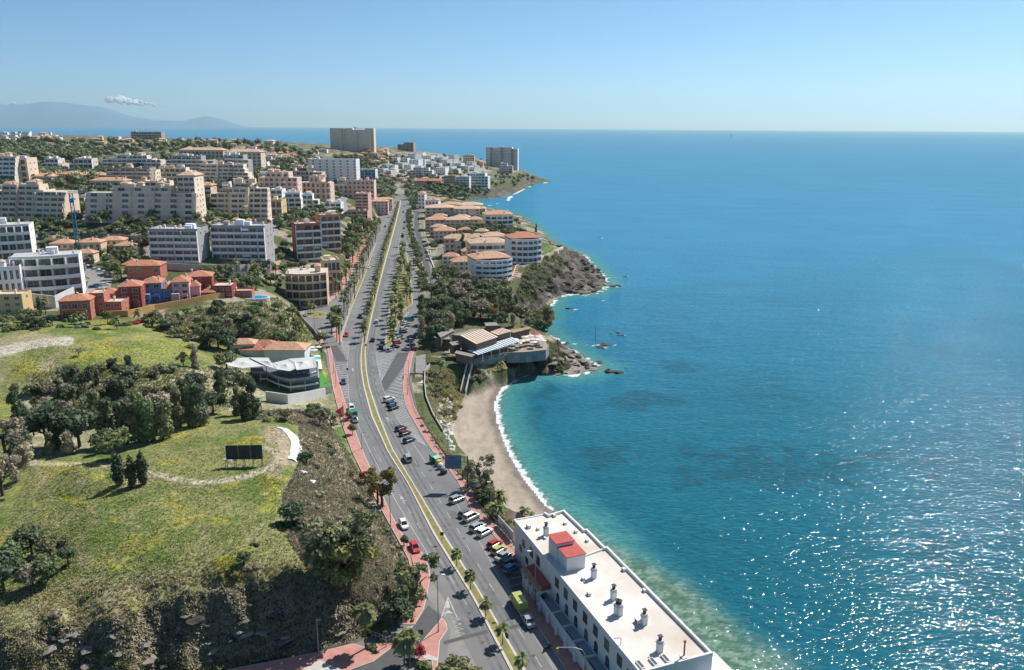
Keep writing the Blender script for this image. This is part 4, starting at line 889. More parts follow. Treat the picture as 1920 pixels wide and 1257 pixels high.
apt("pinkish rear apartment block behind the pink complex", 520, 606, 345, 315, -4, 13, "pinkish", "cream", steps=1, blocks=4, floors=4)
apt("white seven-storey slab block with rows of windows", 578, 672, 343, 300, -6, 14, "white", "white", floors=8, bays=14, blocks=1, style="grid")
apt("white terraced flats with tiled turrets below the pink complex", 528, 566, 398, 362, 8, 12, "white", "white", steps=1, blocks=2, tiles="beige", floors=4)
apt("white terraced flats with long balconies among the trees", 562, 598, 393, 365, 8, 12, "white", "white", steps=1, blocks=2, floors=3)
apt("ochre villa block at the top of the steep road", 496, 530, 407, 375, 0, 12, "ochre", "cream", floors=2, blocks=1)
apt("stepped cream apartment pyramid in the middle of the hillside", 368, 472, 352, 310, 0, 14, "cream", "cream", steps=4, blocks=4, tiles="orange")
apt("beige stepped apartments with tiled turrets left of the cream pyramid", 284, 362, 350, 316, 2, 14, "cream", "beige", steps=3, blocks=5, tiles="orange")
apt("dark brown apartment slab with pale gable end", 200, 282, 352, 316, 0, 14, "brown", "warmgrey", steps=0, blocks=3, floors=5)
apt("pale gable block beside the dark brown slab", 270, 292, 352, 320, 0, 12, "cream", "cream", floors=4, blocks=0, bays=2)
apt("white and grey terraced slab above the brown one", 193, 302, 320, 292, 0, 12, "grey", "white", steps=1, blocks=3, floors=4)
apt("white and grey terraced slab, widest on the hillside", 312, 402, 336, 294, 0, 12, "slate", "white", steps=1, blocks=4, floors=6)
apt("white and grey terraced slab with white end wall", 398, 468, 338, 292, 0, 12, "slate", "white", steps=1, blocks=3, floors=6)
apt("small white terraced block below the dark wood", 80, 120, 322, 298, 0, 10, "grey", "white", steps=1, blocks=2, floors=3)
apt("small white terraced block with penthouses, right of its neighbour below the wood", 132, 176, 326, 298, 0, 10, "grey", "white", steps=1, blocks=2, floors=3)
apt("grey and white block with blank pale wall at the left edge", -20, 30, 346, 296, 0, 18, "warmgrey", "white", floors=6, blocks=2)
apt("blank pale gable block at the left edge", 26, 56, 345, 298, 0, 14, "stone", "white", floors=4, blocks=1, style="none", bays=2)
apt("long peach building with tiled roof and dormers on the upper hillside", 336, 422, 303, 280, -4, 13, "peach", "peach", roof="tiles", tiles="beige", floors=3, style="grid")
apt("peach building with hipped tiled roof and pale gable, right end of the tiled row", 424, 492, 318, 284, -2, 14, "beige", "peach", roof="tiles", tiles="beige", floors=5, style="grid")
apt("tall grey twin-topped residential tower on the skyline", 619, 703, 284, 243, -3, 16, "warmgrey", "grey", floors=14, bays=12, blocks=2, style="balc", name="tower_block", cat="tower block")
apt("white and blue glazed hotel tower on the far headland", 911, 972, 316, 278, -8, 18, "white", "slate", floors=14, bays=9, blocks=2, gaps=0, name="hotel_tower", cat="hotel tower")
apt("brown flat-topped block on the far ridge right of the grey tower", 745, 777, 283, 268, -6, 20, "brown", "brown", floors=4, blocks=1)
apt("low brown building with curved roof on the ridge in front of the sea", 247, 303, 262, 248, 0, 16, "brown", "grey", floors=3, blocks=1)
apt("blue and white holiday flats below the white village", 762, 812, 333, 315, -5, 12, "bluewhite", "white", steps=1, blocks=3, floors=4)
apt("curved white flats with terraces above the far cove", 868, 918, 352, 325, -12, 12, "white", "white", steps=1, blocks=3, floors=5, curve=4)
apt("glazed white and green flats above the far cove", 855, 882, 355, 332, -8, 12, "bluewhite", "white", floors=5, blocks=2)
apt("brown stone flats left of the glazed ones above the far cove", 832, 856, 354, 331, -6, 12, "brown", "stone", floors=5, blocks=1)
apt("beige flats with red roofs below the white village", 776, 836, 352, 338, -6, 14, "beige", "cream", floors=3, roof="tiles", tiles="red", blocks=0)
apt("white hotel annexe with terraces beside the hotel tower", 936, 962, 324, 307, -4, 12, "white", "white", steps=1, floors=4, blocks=1)
apt("pale blue glazed block left of the white village", 676, 706, 340, 318, -6, 12, "bluewhite", "blue", floors=4, blocks=2)
apt("beige block on the far side of the white village", 868, 890, 306, 292, -4, 14, "ochre", "cream", floors=4, blocks=1, name="apartment_building")
apt("white villa block with red upper storey beside the avenue", 797, 824, 398, 374, -5, 14, "white", "white", floors=3, bays=4, blocks=0, roof="tiles", tiles="orange", style="grid")
apt("white gabled block behind the red-storeyed villa block", 784, 798, 392, 362, -5, 12, "white", "white", floors=4, bays=2, blocks=0, roof="tiles", tiles="orange", style="grid")
# curved white seafront blocks, three floors of glazed terraces under tiles
apt("curved white seafront flats with tiled roof, nearest the wooded slope", 878, 962, 524, 480, 18, 16, "white", "white", floors=4, bays=6, wh=.3, roof="tiles", tiles="orange", gaps=0, depth_b=1.9, curve=5)
apt("curved white seafront flats at the top of the cliff with red tiled roof", 948, 1016, 492, 443, 14, 16, "white", "white", floors=4, bays=6, wh=.3, roof="tiles", tiles="red", gaps=0, depth_b=1.9, curve=5)
apt("white seafront flats under beige tiles behind the grove", 906, 962, 430, 400, 8, 16, "white", "white", floors=3, bays=5, wh=.3, roof="tiles", tiles="orange", gaps=0, depth_b=1.9, curve=4)
apt("cream flats with glazed gallery under tiles, joining the two curved blocks", 876, 952, 480, 452, 10, 14, "cream", "white", floors=2, bays=5, roof="tiles", tiles="beige", gaps=0, curve=2)
for lb, a, b_, c, d, w, bd, rf in (("low cream terraced block between the two wide beige ones", 100, 160, 392, 368, "cream", "white", "flat"), ("sand coloured block behind the long beige one, left half", 170, 236, 360, 336, "beige", "cream", "tiles"), ("sand coloured block behind the long beige one, right half", 244, 330, 362, 340, "cream", "beige", "flat"),
      ("peach terrace block left of the cream stepped block", 372, 398, 375, 345, "peach", "cream", "tiles"), ("white block above the ochre villa block", 500, 530, 375, 355, "white", "white", "flat"), ("beige tiled terrace under the upper white slabs", 60, 100, 346, 328, "pinkish", "cream", "tiles"), ("peach tiled terrace under the upper white slabs", 100, 150, 342, 324, "peach", "cream", "tiles"),
      ("terracotta tiled terrace left of the brown slab", 150, 200, 345, 326, "brown", "beige", "tiles"), ("cream terrace behind the grey left edge block", -20, 60, 372, 348, "cream", "beige", "flat"), ("white low block beside the white seven-storey slab", 470, 520, 318, 304, "white", "white", "flat"), ("white stepped block above the cream pyramid", 480, 512, 345, 326, "cream", "white", "flat"), ("white terrace at the foot of the pink complex", 604, 640, 396, 380, "white", "white", "flat"),
      ("low beige car port block under the cream stepped block", 380, 500, 426, 416, "beige", "stone", "flat")):
    apt(lb, a, b_, c, d, 0, 11, w, bd, roof=rf, blocks=2, steps=1 if rf == "flat" else 0, tiles="orange")
# ---- houses on the seaward side of the avenue
RS = [("beige tiled house with stepped roofs beside the avenue car park", 815, 855, 455, 428, "beige"), ("beige tiled house with tall windowless wall above the car park", 834, 872, 476, 442, "beige"), ("cream tiled house behind the lone pine on the seaward side", 855, 885, 476, 446, "cream"),
      ("low beige house with wide tiled roof, third from the avenue end", 798, 842, 430, 408, "beige"), ("beige house with two tiled roofs next to the white villa block", 798, 852, 408, 386, "beige"), ("long cream house under tiles behind the grove", 852, 900, 408, 388, "cream"),
      ("long low tiled house nearest the far cove", 826, 866, 392, 380, "cream"), ("beige tiled house at the edge of the grove", 836, 880, 430, 408, "beige"), ("cream tiled house with chimneys between grove and curved flats", 880, 912, 462, 440, "cream"),
      ("tiled beige house in front of the curved seafront flats", 850, 892, 508, 484, "beige"), ("beige tiled house between the grove and the red-roofed flats", 905, 950, 462, 438, "beige"), ("long tiled house near the water behind the grove", 858, 905, 394, 381, "pinkish")]
for i, (lb, a, b_, c, d, w) in enumerate(RS): house(lb, a, b_, c, d, [8, 5, 10, 4, 6, 3, 2, 6, 12, 14, 10, 3][i], None, w, "beige" if i % 3 else "orange", rh=2.6, porch=i % 2 == 0)
for i, (a, b_, c, d) in enumerate(((806,834,442,422),(826,852,452,434),(862,890,458,440),(890,914,448,430),(858,886,444,428),(838,866,402,388),(884,910,402,388),(830,860,496,476),(866,884,486,466),(896,930,474,456),(812,838,418,402),(880,905,424,408),(850,880,420,404),(905,935,412,398))):
    house(["sandy house under pale tiles", "low cream house with stepped tiled roofs", "beige house with small upper windows"][i % 3] + " of the seaward cluster, " + ["by the lot", "behind the avenue lot", "at the grove edge", "behind the grove edge", "inside the cluster", "near the villa block", "toward the far cove", "before the curved flats", "beside the lone conifer", "under the red roofed flats", "by the service road", "on the grove side", "in its middle", "on its sea side"][i], a, b_, c, d, (i * 7) % 20 - 8, None, ["beige", "cream", "peach"][i % 3], "beige" if i % 3 != 1 else "orange", rh=2.2, porch=i % 2 == 0)
# ---- red, blue and pink townhouses on the near hillside
TH = [("terracotta townhouse with skylight at the left end of the coloured row", 115, 172, 600, 556, "terracotta", 1), ("terracotta townhouse with round window and curved parapet", 170, 200, 590, 550, "terracotta", 0), ("terracotta townhouse with skylight panel and tiled roof", 178, 228, 572, 545, "orange", 1),
      ("dark red townhouse left of the blue one", 226, 268, 578, 530, "red", 1), ("bright blue townhouse in the coloured row", 268, 306, 566, 524, "blue", 1), ("small tiled blue extension between the blue and pink townhouses", 304, 326, 566, 534, "blue", 1),
      ("pink townhouse right of the blue one", 324, 358, 566, 522, "rose", 1), ("pale mauve townhouse with white windows", 356, 378, 562, 530, "rose", 1), ("dark red townhouse with turret roof at the right of the row", 352, 400, 556, 512, "red", 1), ("red house with pergola at the right end of the row", 398, 436, 558, 536, "red", 0),
      ("terracotta house with plain wall behind the coloured row", 240, 302, 528, 492, "terracotta", 1), ("terracotta house with tiled roof left behind the coloured row", 228, 262, 512, 490, "terracotta", 1)]
TH += [("low terracotta link between the first two townhouses", 196, 230, 590, 566, "terracotta", 0), ("terracotta link wall house left of the dark red one", 214, 236, 576, 552, "terracotta", 1), ("tiled terracotta link behind the blue townhouse", 258, 330, 556, 534, "terracotta", 1), ("pale pink link house behind the mauve one", 318, 372, 552, 530, "rose", 1), ("small dark red link beside the turret house", 376, 404, 560, 542, "red", 1)]
for i, (lb, a, b_, c, d, w, t) in enumerate(TH): house(lb, a, b_, c, d, 14 if i < 9 else 6, 10, w, "red" if t else None, rh=2.0, porch=i in (0, 2, 3, 4, 6, 8), name="townhouse", cat="townhouse", terr=i in (3, 4, 6))
OH = [("sandy house with tower left of the crane foot", 96, 140, 478, 452, "peach"), ("sandy tiled house with arch right of the crane", 146, 190, 480, 450, "peach"), ("cream tiled house beside the delivery van", 188, 232, 470, 446, "yellow"), ("tiled peach house above the palm garden", 216, 250, 478, 456, "peach"),
      ("small peach house behind the car park palms", 140, 176, 494, 470, "pinkish"), ("low sandy garage house at the left edge", -10, 44, 590, 552, "ochre"), ("cream bungalow under the retaining road", 86, 120, 462, 444, "yellow"), ("pink tiled villa beside the pink tower", 694, 728, 404, 376, "pinkish"), ("salmon tiled terrace house beside the avenue palms", 706, 736, 396, 372, "pinkish"),
      ("small white garden house by the swimming pool", 436, 472, 558, 546, "terracotta")]
for i, (lb, a, b_, c, d, w) in enumerate(OH): house(lb, a, b_, c, d, 6, None, w, "orange" if i not in (5, 9) else None, rh=1.8, porch=i % 2 == 0)

def part9(x, y, pl):
    a, b_ = pl.min(0), pl.max(0); u = (x - a[0]) / (b_[0] - a[0]); v = (y - a[1]) / (b_[1] - a[1]); return ("upper" if v < .38 else "lower" if v > .62 else "middle") + " " + ["far left", "left", "centre", "right", "far right"][min(4, int(u * 5))]
# ---- white holiday village on the far hill
rnd = random.Random(4); VG = "white houses of the far holiday village"
vill = [(x, y) for x, y in [(720,318),(735,322),(748,316),(758,306),(772,300),(786,298),(800,303),(814,300),(822,306),(776,312),(790,310),(804,314),(818,316),(832,312),(845,310),(858,316),(870,320),(838,322),(852,325),(826,326),(740,308),(764,320),(880,314),(846,300),(715,328),(728,332),(884,322),(780,320)]]
for i, (x, y) in enumerate(vill):
    w = rnd.uniform(13, 22); house(["white flat-roofed house in the far white village", "white house with low tower in the far white village"][i % 2] + ", " + part9(x, y, np.array([(690, 296), (892, 335)])), x - w / 2, x + w / 2, y + rnd.uniform(-1, 2), y - rnd.uniform(8, 12), rnd.uniform(-38, -14), w * .9, "white", None, group=VG, detail=1, terr=i % 3 == 0)
for i in range(10):
    x = 878 + (i % 5) * 6 - (i // 5) * 60; y = 300 + (i % 5) * 2.5; house("narrow ochre house in the row behind the far white village", x - 4, x + 4, y + 2, y - 7, -10, 8, "ochre", "orange", group="ochre houses behind the far village", detail=1)
# ---- villas scattered over the upper hillside and the ridge
ZONES = [([(60,262),(130,262),(240,262),(250,280),(190,292),(90,286)], 30, "far left ridge"), ([(250,266),(400,264),(520,270),(560,280),(520,296),(480,300),(400,284),(300,284),(250,284)], 42, "middle ridge"),
         ([(500,300),(580,286),(616,286),(576,300),(560,318),(510,318)], 26, "below the grey tower"), ([(640,290),(740,284),(760,296),(730,308),(690,316),(676,300)], 24, "right of the grey tower"),
         ([(0,250),(60,250),(110,256),(110,266),(0,268)], 30, "far left skyline"), ([(60,322),(196,328),(200,350),(130,348),(60,350)], 24, "below the dark wood"), ([(470,352),(530,350),(600,385),(640,400),(600,402),(530,400),(500,380)], 9, "below the pink complex"), ([(705,330),(735,322),(770,335),(830,335),(790,350),(745,345)], 14, "end of the avenue"), ([(500,296),(572,300),(560,322),(500,330)], 14, "behind the pink complex")]
pal = [("cream", "orange", "cream villa with orange tiled roof"), ("beige", "orange", "beige villa with orange tiled roof"), ("white", None, "white flat-roofed villa"), ("peach", "orange", "peach villa with tiled roof"), ("brown", "red", "brown villa with red tiled roof"), ("yellow", "beige", "yellow villa with pale tiled roof"), ("white", "beige", "white villa with pale tiled roof")]
wts = [[3, 3, 2, 3, 1, 1, 1], [3, 3, 2, 2, 1, 2, 2], [2, 2, 4, 1, 1, 1, 2], [1, 2, 1, 2, 5, 1, 1], [0, 0, 9, 1, 0, 0, 2], [1, 1, 0, 3, 2, 1, 0], [2, 2, 2, 2, 0, 1, 1], [1, 1, 5, 0, 1, 0, 2], [2, 2, 4, 1, 1, 1, 2]]
def part9(x, y, pl):
    a, b_ = pl.min(0), pl.max(0); u = (x - a[0]) / (b_[0] - a[0]); v = (y - a[1]) / (b_[1] - a[1]); return ("upper" if v < .38 else "lower" if v > .62 else "middle") + " " + ["far left", "left", "centre", "right", "far right"][min(4, int(u * 5))]
for zi, (poly, nh, g) in enumerate(ZONES):
    pl = np.array(poly, float); done = []
    tries = 0
    while len(done) < nh and tries < 3000:
        tries += 1; x = rnd.uniform(pl[:, 0].min(), pl[:, 0].max()); y = rnd.uniform(pl[:, 1].min(), pl[:, 1].max())
        if not inpoly(np.array([x]), np.array([y]), pl)[0] or any(abs(x - a) < 9 and abs(y - b_) < 2.2 for a, b_ in done): continue
        done.append((x, y)); w, t, lb = rnd.choices(pal, wts[zi])[0]; ww = rnd.uniform(9, 19); hp = rnd.uniform(5, 8.5)
        if zi == 4: ww *= .8; hp *= .8
        house(lb + ", " + g + ", " + part9(x, y, pl), x - ww / 2, x + ww / 2, y, y - hp, rnd.uniform(-18, 18), None, w, t, group="villas, " + g, detail=1, floors=2, name="villa", cat="villa")
# ================================================================== THE WHITE SEAFRONT HOTEL
M_white = mat("white_render", (.66, .655, .64), .9, .05, .4, .1, spec=.15)
M_roofw = mat("white_roof_screed", (.50, .425, .345), .9, 0, .10, .05, col2=(.70, .685, .66), detail=9)
M_redpaint = mat("red_roof_paint", (.42, .09, .08), .8, .12, .7)
M_dark = mat("dark_metal", (.05, .05, .052), .5, .1, 1)
M_steel = mat("galvanised_steel", (.42, .43, .44), .45, .08, 1, metal=.4)
M_wood = mat("weathered_wood", (.16, .125, .10), .85, .2, 1.5)
M_greyp = mat("grey_deck_paint", (.28, .31, .33), .8, .1, .6)
HX, HY, HZ = 1.3, 150.0, 8.0; HR = math.atan2(-.93, .366)
def HL(px, py, z):
    p = P(px, py, z); dx, dy = p[0] - HX, p[1] - HY; return dx * math.cos(HR) + dy * math.sin(HR), -dx * math.sin(HR) + dy * math.cos(HR)
hot = empty("hotel", (HX, HY, HZ), HR, "long white two-storey hotel with flat white roof beside the sea", "hotel")
mb = MB(); body = [(0, 0), (50.5, 0), (50.5, 12.7), (16, 12.7), (16, 12.2), (8.2, 12.2), (8.2, 11.6), (-1.2, 11.3), (-.5, 7.2), (-1.8, 7.0), (-1.8, .2), (0, 0)][:-1]
mb.prism(body, -6, 8.3, 0, 1); mb.build("wall", M_white, M_roofw, parent=hot)
def par(name, pts, w, z0, z1, m=M_white):
    q = MB()
    for i in range(len(pts) - 1):
        a, b_ = Vector(pts[i]), Vector(pts[i + 1]); d = (b_ - a).normalized(); nn = Vector((-d.y, d.x)) * w / 2; e = d * (w / 2 - .002 * i)
        q.prism([tuple(a - e + nn), tuple(a - e - nn), tuple(b_ + e - nn), tuple(b_ + e + nn)], z0, z1 + .003 * i)
    return q.build(name, m, parent=hot)
par("parapet", [(-1.6, 7.0), (-.4, 7.3), (-1.1, 11.15), (8.05, 11.45), (8.05, 12.05), (15.85, 12.05), (15.85, 12.55), (50.3, 12.55), (50.3, .2)], .42, 8.25, 8.85, M_white)
par("roof_edge", [(50.3, .12), (-1.65, .12), (-1.65, 7.0)], .3, 8.2, 8.48, M_white)
par("roof_kerb", [(15.6, 12.3), (17.2, 5.0)], .3, 8.25, 8.6, M_white)
U = [HL(950 + a / 3.84, 930 + b_ / 3.84, 14.0)[0] for a, b_ in ((145, 330), (205, 400), (250, 460), (382, 630), (445, 708), (512, 792), (585, 882), (660, 975), (740, 1075), (830, 1190))]
for i, s in enumerate(U): win(hot, s, 0, 5.3 if i > 2 else 5.0, 1.4, 1.8 if i else 1.4, fr=1)
for a, b_ in ((378, 738), (440, 820), (508, 905), (578, 1000), (655, 1090), (735, 1195)):
    s = HL(950 + a / 3.84, 930 + b_ / 3.84, 11.2)[0]; win(hot, s, 0, 2.4, 1.4, 2.0, arch=True, fr=1)
for s, z in ((2.2, 3.2), (5.5, 2.2), (10.5, 2.6), (47, 5.3), (47, 2.4)): win(hot, s, 0, z, 1.1, 1.2, fr=1)
def roofbox(a, b_, c, d, z0, z1, over=.18, rm=M_redpaint, name="stair_tower", par_=hot):
    q = MB(); q.box(a, b_, c, d, z0, z1); q.box(a - over, b_ + over, c - over, d + over, z1, z1 + .14, 1); return q.build(name, M_white, rm, parent=par_)
a = HL(1029, 1004, 20.0); c = HL(1068, 1008, 20.0); roofbox(a[0], a[0] + 3.6, a[1], a[1] + 3.6, 8.3, 12.0)
a = HL(1042, 1021, 19.2); roofbox(a[0] + .1, a[0] + 5.2, a[1] - .1, a[1] + 3.7, 8.3, 11.2)
for i, (a, b_) in enumerate(((626, 590), (768, 745), (793, 852), (812, 858), (988, 925), (1100, 1120), (283, 285))):
    s, t = HL(950 + a / 3.84, 930 + b_ / 3.84, 16.3); q = MB(); q.box(-.42, .42, -.42, .42, 0, 2.1); q.box(-.55, .55, -.55, .55, 1.55, 1.7); q.cyl(0, 0, 2.1, 2.75, .3, .3, 10, 1); q.box(-.36, .36, -.36, .36, 2.75, 2.83, 1); q.build("chimney", M_white, M_dark, parent=hot, loc=(s, t, 8.3))
for a, b_, w in ((157, 230, 1.0), (225, 245, .7), (342, 150, .8), (420, 205, .7), (497, 265, .7), (578, 330, .7), (550, 605, .7), (592, 715, .8), (842, 540, .8), (990, 690, .7), (945, 915, 1.1), (455, 525, 1.2), (275, 310, .6), (1270, 1185, 1.0)):
    s, t = HL(950 + a / 3.84, 930 + b_ / 3.84, 16.3); q = MB(); q.box(-w / 2, w / 2, -w * .35, w * .35, 0, w * .7); q.box(-w * .3, w * .3, -w * .37, -w * .35, .1, w * .6, 1); q.build("air_conditioner", M_white, M_dark, parent=hot, loc=(s, t, 8.3))
for a, b_ in ((963, 1225), (1058, 1205), (1145, 1180)):
    s, t = HL(950 + a / 3.84, 930 + b_ / 3.84, 16.3); q = MB(); q.box(-1.0, 1.0, -.35, .35, 0, .35); q.box(-.8, .8, -.2, .2, .35, .4, 1); q.build("skylight", M_white, M_glass, parent=hot, loc=(s, t, 8.3))
s, t = HL(950 + 1275 / 3.84, 930 + 1175 / 3.84, 16.3); q = MB(); q.cyl(0, 0, 0, 3.0, .14, .12, 8); q.cyl(0, 0, 3.0, 3.3, .22, .22, 8); q.build("flue", M_redpaint, parent=hot, loc=(s, t, 8.3))
# walkway with recessed light wells between facade and pavement
q = MB(); q.prism([(17.9, 0), (50.5, 0), (50.5, -2.6), (17.9, -2.2)], -1, 1.5, 0, 1); q.build("walkway_deck", M_white, M_greyp, parent=hot)
q = MB(); q.prism([(17.6, -2.2), (50.5, -2.55), (50.5, -2.9), (17.6, -2.55)], -1, [2.4] * 4, 0)
for k in range(9):
    s = 18.6 + k * 3.9; q.box(s - .35, s + .35, -3.1 - k * .03, -2.7, -1, 1.7 + (.5 if k % 2 else 0))
q.build("retaining_wall", M_white, parent=hot)
for k in range(7): 
    s = 18.4 + k * 4.5; q = MB(); q.box(s + 3.9, s + 4.3, -2.2, -.03, 1.5, 1.95); q.build("divider", M_white, parent=hot)
    q = MB(); q.box(s + .1, s + 3.7, -2.1, -.05, 1.5, 1.62); q.build("deck_panel", M_greyp, parent=hot); q = MB(); q.box(s + .4, s + 3.4, -1.9, -1.6, 1.62, 1.66); q.build("light_well", M_dark, parent=hot)
# entrance porch with tiled edge and arch
p0 = HL(985, 1085, 10.0); q = MB()
A_ = 9.6; B_ = 17.2
q.box(A_, B_, -2.5, -.0, 3.15, 3.35)
q.build("porch_ceiling", M_white, parent=hot)
q = MB(); q.add([(A_ - .3, -1.9, 3.9), (B_ + .3, -1.9, 3.9), (B_ + .3, -.02, 4.3), (A_ - .3, -.02, 4.3)], [(0, 1, 2, 3)]); q.box(A_ - .3, B_ + .3, -1.9, -.02, 3.35, 3.88); q.build("porch_roof", M_redpaint, parent=hot)
q = MB(); q.add([(A_ - .4, -2.75, 3.45), (B_ + .4, -2.75, 3.45), (B_ + .4, -1.9, 4.05), (A_ - .4, -1.9, 4.05)], [(0, 1, 2, 3)]); q.add([(A_ - .4, -2.75, 3.3), (B_ + .4, -2.75, 3.3), (B_ + .4, -2.75, 3.45), (A_ - .4, -2.75, 3.45)], [(0, 1, 2, 3)])
for k in range(24):
    x = A_ - .3 + k * (B_ - A_ + .6) / 23; q.tube([(x, -2.75, 3.52), (x, -1.9, 4.12)], .11, 5)
q.build("tiled_eave", M_tileO, parent=hot)
q = MB()
for x in (A_, A_ + 2.3, A_ + 4.6, B_ - .5): q.box(x, x + .5, -2.65, -2.2, -.5, 3.15)
q.box(B_ - .45, B_, -.35, -.0, -.5, 3.15)
n_ = 10; pts = [(-2.2 + 1.85 * (1 - math.cos(math.pi * k / n_)) / 2, 1.7 + 1.1 * math.sin(math.pi * k / n_)) for k in range(n_ + 1)]
for k in range(n_):
    (y0, z0), (y1, z1) = pts[k], pts[k + 1]; q.add([(B_, y0, z0), (B_, y1, z1), (B_, y1, 3.15), (B_, y0, 3.15)], [(0, 1, 2, 3)]); q.add([(B_ - .45, y0, z0), (B_, y0, z0), (B_, y1, z1), (B_ - .45, y1, z1)], [(0, 1, 2, 3)])
q.box(B_ - .45, B_ - .01, -2.2, -.35, -.5, 1.0); q.build("porch_wall", M_white, parent=hot)
q = MB()
for x in (A_ + .6, A_ + 2.9, A_ + 5.2): q.box(x, x + 1.6, -2.5, -2.4, -.1, 2.2)
q.build("porch_panel", M_white, parent=hot)
# seaward terrace and canopy
q = MB(); q.box(30, 47, 12.7, 14.9, -6, 5.6, 0, 1); q.build("sea_terrace", M_white, mat("terrace_tiles", (.62, .42, .30), .85, .15, 1.2), parent=hot)
q = MB(); q.box(46.5, 53.5, 9.0, 16.0, 5.3, 5.5); q.build("canopy_roof", M_white, parent=hot)
q = MB()
for x, y in ((47, 15.7), (50, 15.7), (53.2, 15.7), (53.2, 13), (53.2, 9.5)): q.box(x - .1, x + .1, y - .1, y + .1, -5, 5.3)
q.build("canopy_post", M_steel, parent=hot)

# ================================================================== RESTAURANT WITH SAILCLOTH ROOF (inland side)
def trace(o_, sc, pts): return [(o_[0] + a / sc, o_[1] + b_ / sc) for a, b_ in pts]
M_sail = mat("sailcloth", (.50, .50, .49), .85, .07, .15, .1)
M_turf = mat("artificial_turf", (.07, .23, .045), .95, .12, 1)
M_glassb = mat("blue_tinted_glass", (.06, .13, .15), .1, .3, .3, spec=.7)
rest = empty("restaurant", (*P(540, 725, 9.5), 9.5), 0, "low glass-walled restaurant under pale sailcloth canopies beside the avenue", "restaurant")
RX, RY = rest.location.x, rest.location.y
def RP(pts, z): return [(q[0] - RX, q[1] - RY) for q in PL(pts, z)]
edge = RP([(470,699),(486,701),(499,700.5),(520,710),(542.5,716),(570,713),(596,709)], 14.2)
back = RP([(596,684),(540,684),(470,684)], 14.2)
inner = [(x, y + 1.3) for x, y in edge]
q = MB(); q.prism([(x, y + 2.2) for x, y in edge] + back, -3, 4.2); q.build("wall", M_greyp, parent=rest)
q = MB(); q.prism(edge + back, 4.2, 4.75); q.build("terrace_floor", mat("slate_cladding", (.13, .15, .17), .7, .15, .6), parent=rest)
for i in range(len(inner) - 1):
    a, b_ = Vector(inner[i]), Vector(inner[i + 1]); q = MB(); d = (b_ - a).normalized(); nn = Vector((d.y, -d.x)) * .05
    q.prism([tuple(a), tuple(b_), tuple(b_ + nn), tuple(a + nn)], -.4, 4.2); q.build("glass_wall", M_glassb, parent=rest)
    q = MB(); q.box(a.x - .12, a.x + .12, a.y - .25, a.y - .05, -.4, 4.2); q.build("post", M_white, parent=rest)
q = MB()
for i in range(len(edge) - 1):
    a, b_ = Vector(edge[i]), Vector(edge[i + 1]); d = (b_ - a).normalized(); nn = Vector((-d.y, d.x)) * .08; q.prism([tuple(a), tuple(b_), tuple(b_ + nn), tuple(a + nn)], 4.75, 5.55)
    
q.build("railing", M_greyp, parent=rest)
q = MB(); q.prism([(x, y - .35) for x, y in edge[1:]] + [(x, y + .1) for x, y in edge[1:]][::-1], 2.6, 3.1); q.build("fascia", M_white, parent=rest)
def sail(pts, z, sag):
    w_ = RP(pts, z); cx_ = sum(p[0] for p in w_) / len(w_); cy_ = sum(p[1] for p in w_) / len(w_); q = MB(); n_ = len(w_); zl = z - 9.5
    rings = []
    for k in range(5):
        t = k / 4; rings.append([(cx_ + (x - cx_) * t, cy_ + (y - cy_) * t, zl - sag * (t - t * t) * 2 + .5 * (1 - t)) for x, y in w_])
    for k in range(4):
        for i in range(n_): j = (i + 1) % n_; q.add([rings[k][i], rings[k][j], rings[k + 1][j], rings[k + 1][i]], [(0, 1, 2, 3)])
    o = q.build("sail_canopy", M_sail, parent=rest); md = o.modifiers.new("thick", 'SOLIDIFY'); md.thickness = .06; return o
sail([(419,676),(432,672),(467,670.5),(500,682),(498,686),(470,689),(454,690.6),(429,686)], 17.2, .9)
sail([(467,670.5),(503.8,671),(510,680),(522,684),(518,692),(499,686)], 17.4, .8)
sail([(510,681),(540,674),(552,680),(556,690),(543.8,696),(519,692.5)], 17.4, 1.0)
sail([(540,673),(569,671),(591,669),(594,688.8),(575,692),(556,694),(552,680)], 17.5, 1.1)
for px in ((470, 690), (499, 687), (520, 693), (544, 697), (575, 693), (593, 689), (591, 671), (541, 675)):
    x, y = RP([px], 16.8)[0]; q = MB(); q.cyl(0, 0, 4.7, 7.7, .09, .09, 6); q.build("mast", M_dark, parent=rest, loc=(x, y, 0))
# tiled roofs behind the canopy
for pts, w, d, h, m_ in (((478, 664), 9, 7, 4.8, M_tileR), ((500, 662), 9, 6, 5.6, M_tileR), ((540, 668), 15, 9, 6.0, M_tileO)):
    x, y = RP([pts], 12)[0]; q = MB(); q.box(-w / 2, w / 2, -d / 2, d / 2, -2, h - .01); q.build("annexe_wall", M_white, parent=rest, loc=(x, y, 0)); q = MB(); q.hip(-w / 2, w / 2, -d / 2, d / 2, h, 2.0); q.build("tiled_roof", m_, parent=rest, loc=(x, y, 0))
q = MB(); q.prism(RP([(535,741),(500,728),(480,712),(480,700),(600,690),(604,700),(612,712),(622,724),(595,729)], 10.3), -4, .8, 0, 1); q.build("lawn_terrace", M_white, M_turf, parent=rest)
q = MB(); q.prism(RP([(585,722),(597,720),(597,712),(585,714)], 10.3), .8, 3.2); q.build("kiosk", M_white, parent=rest)
pit = RP([(565,664),(600,664),(604,690),(597,690),(596,676),(566,670)], 11.5)
q = MB(); q.prism(pit, -3, 1.6); q.build("sun_terrace", M_white, parent=rest)
q = MB(); q.prism(RP([(566,667.5),(600,666.5),(602,671),(567,673)], 11.7), 1.6, 1.72); q.build("plunge_pool", mat("pool_water", (.06, .42, .46), .1, .15, .5, spec=.6), parent=rest)
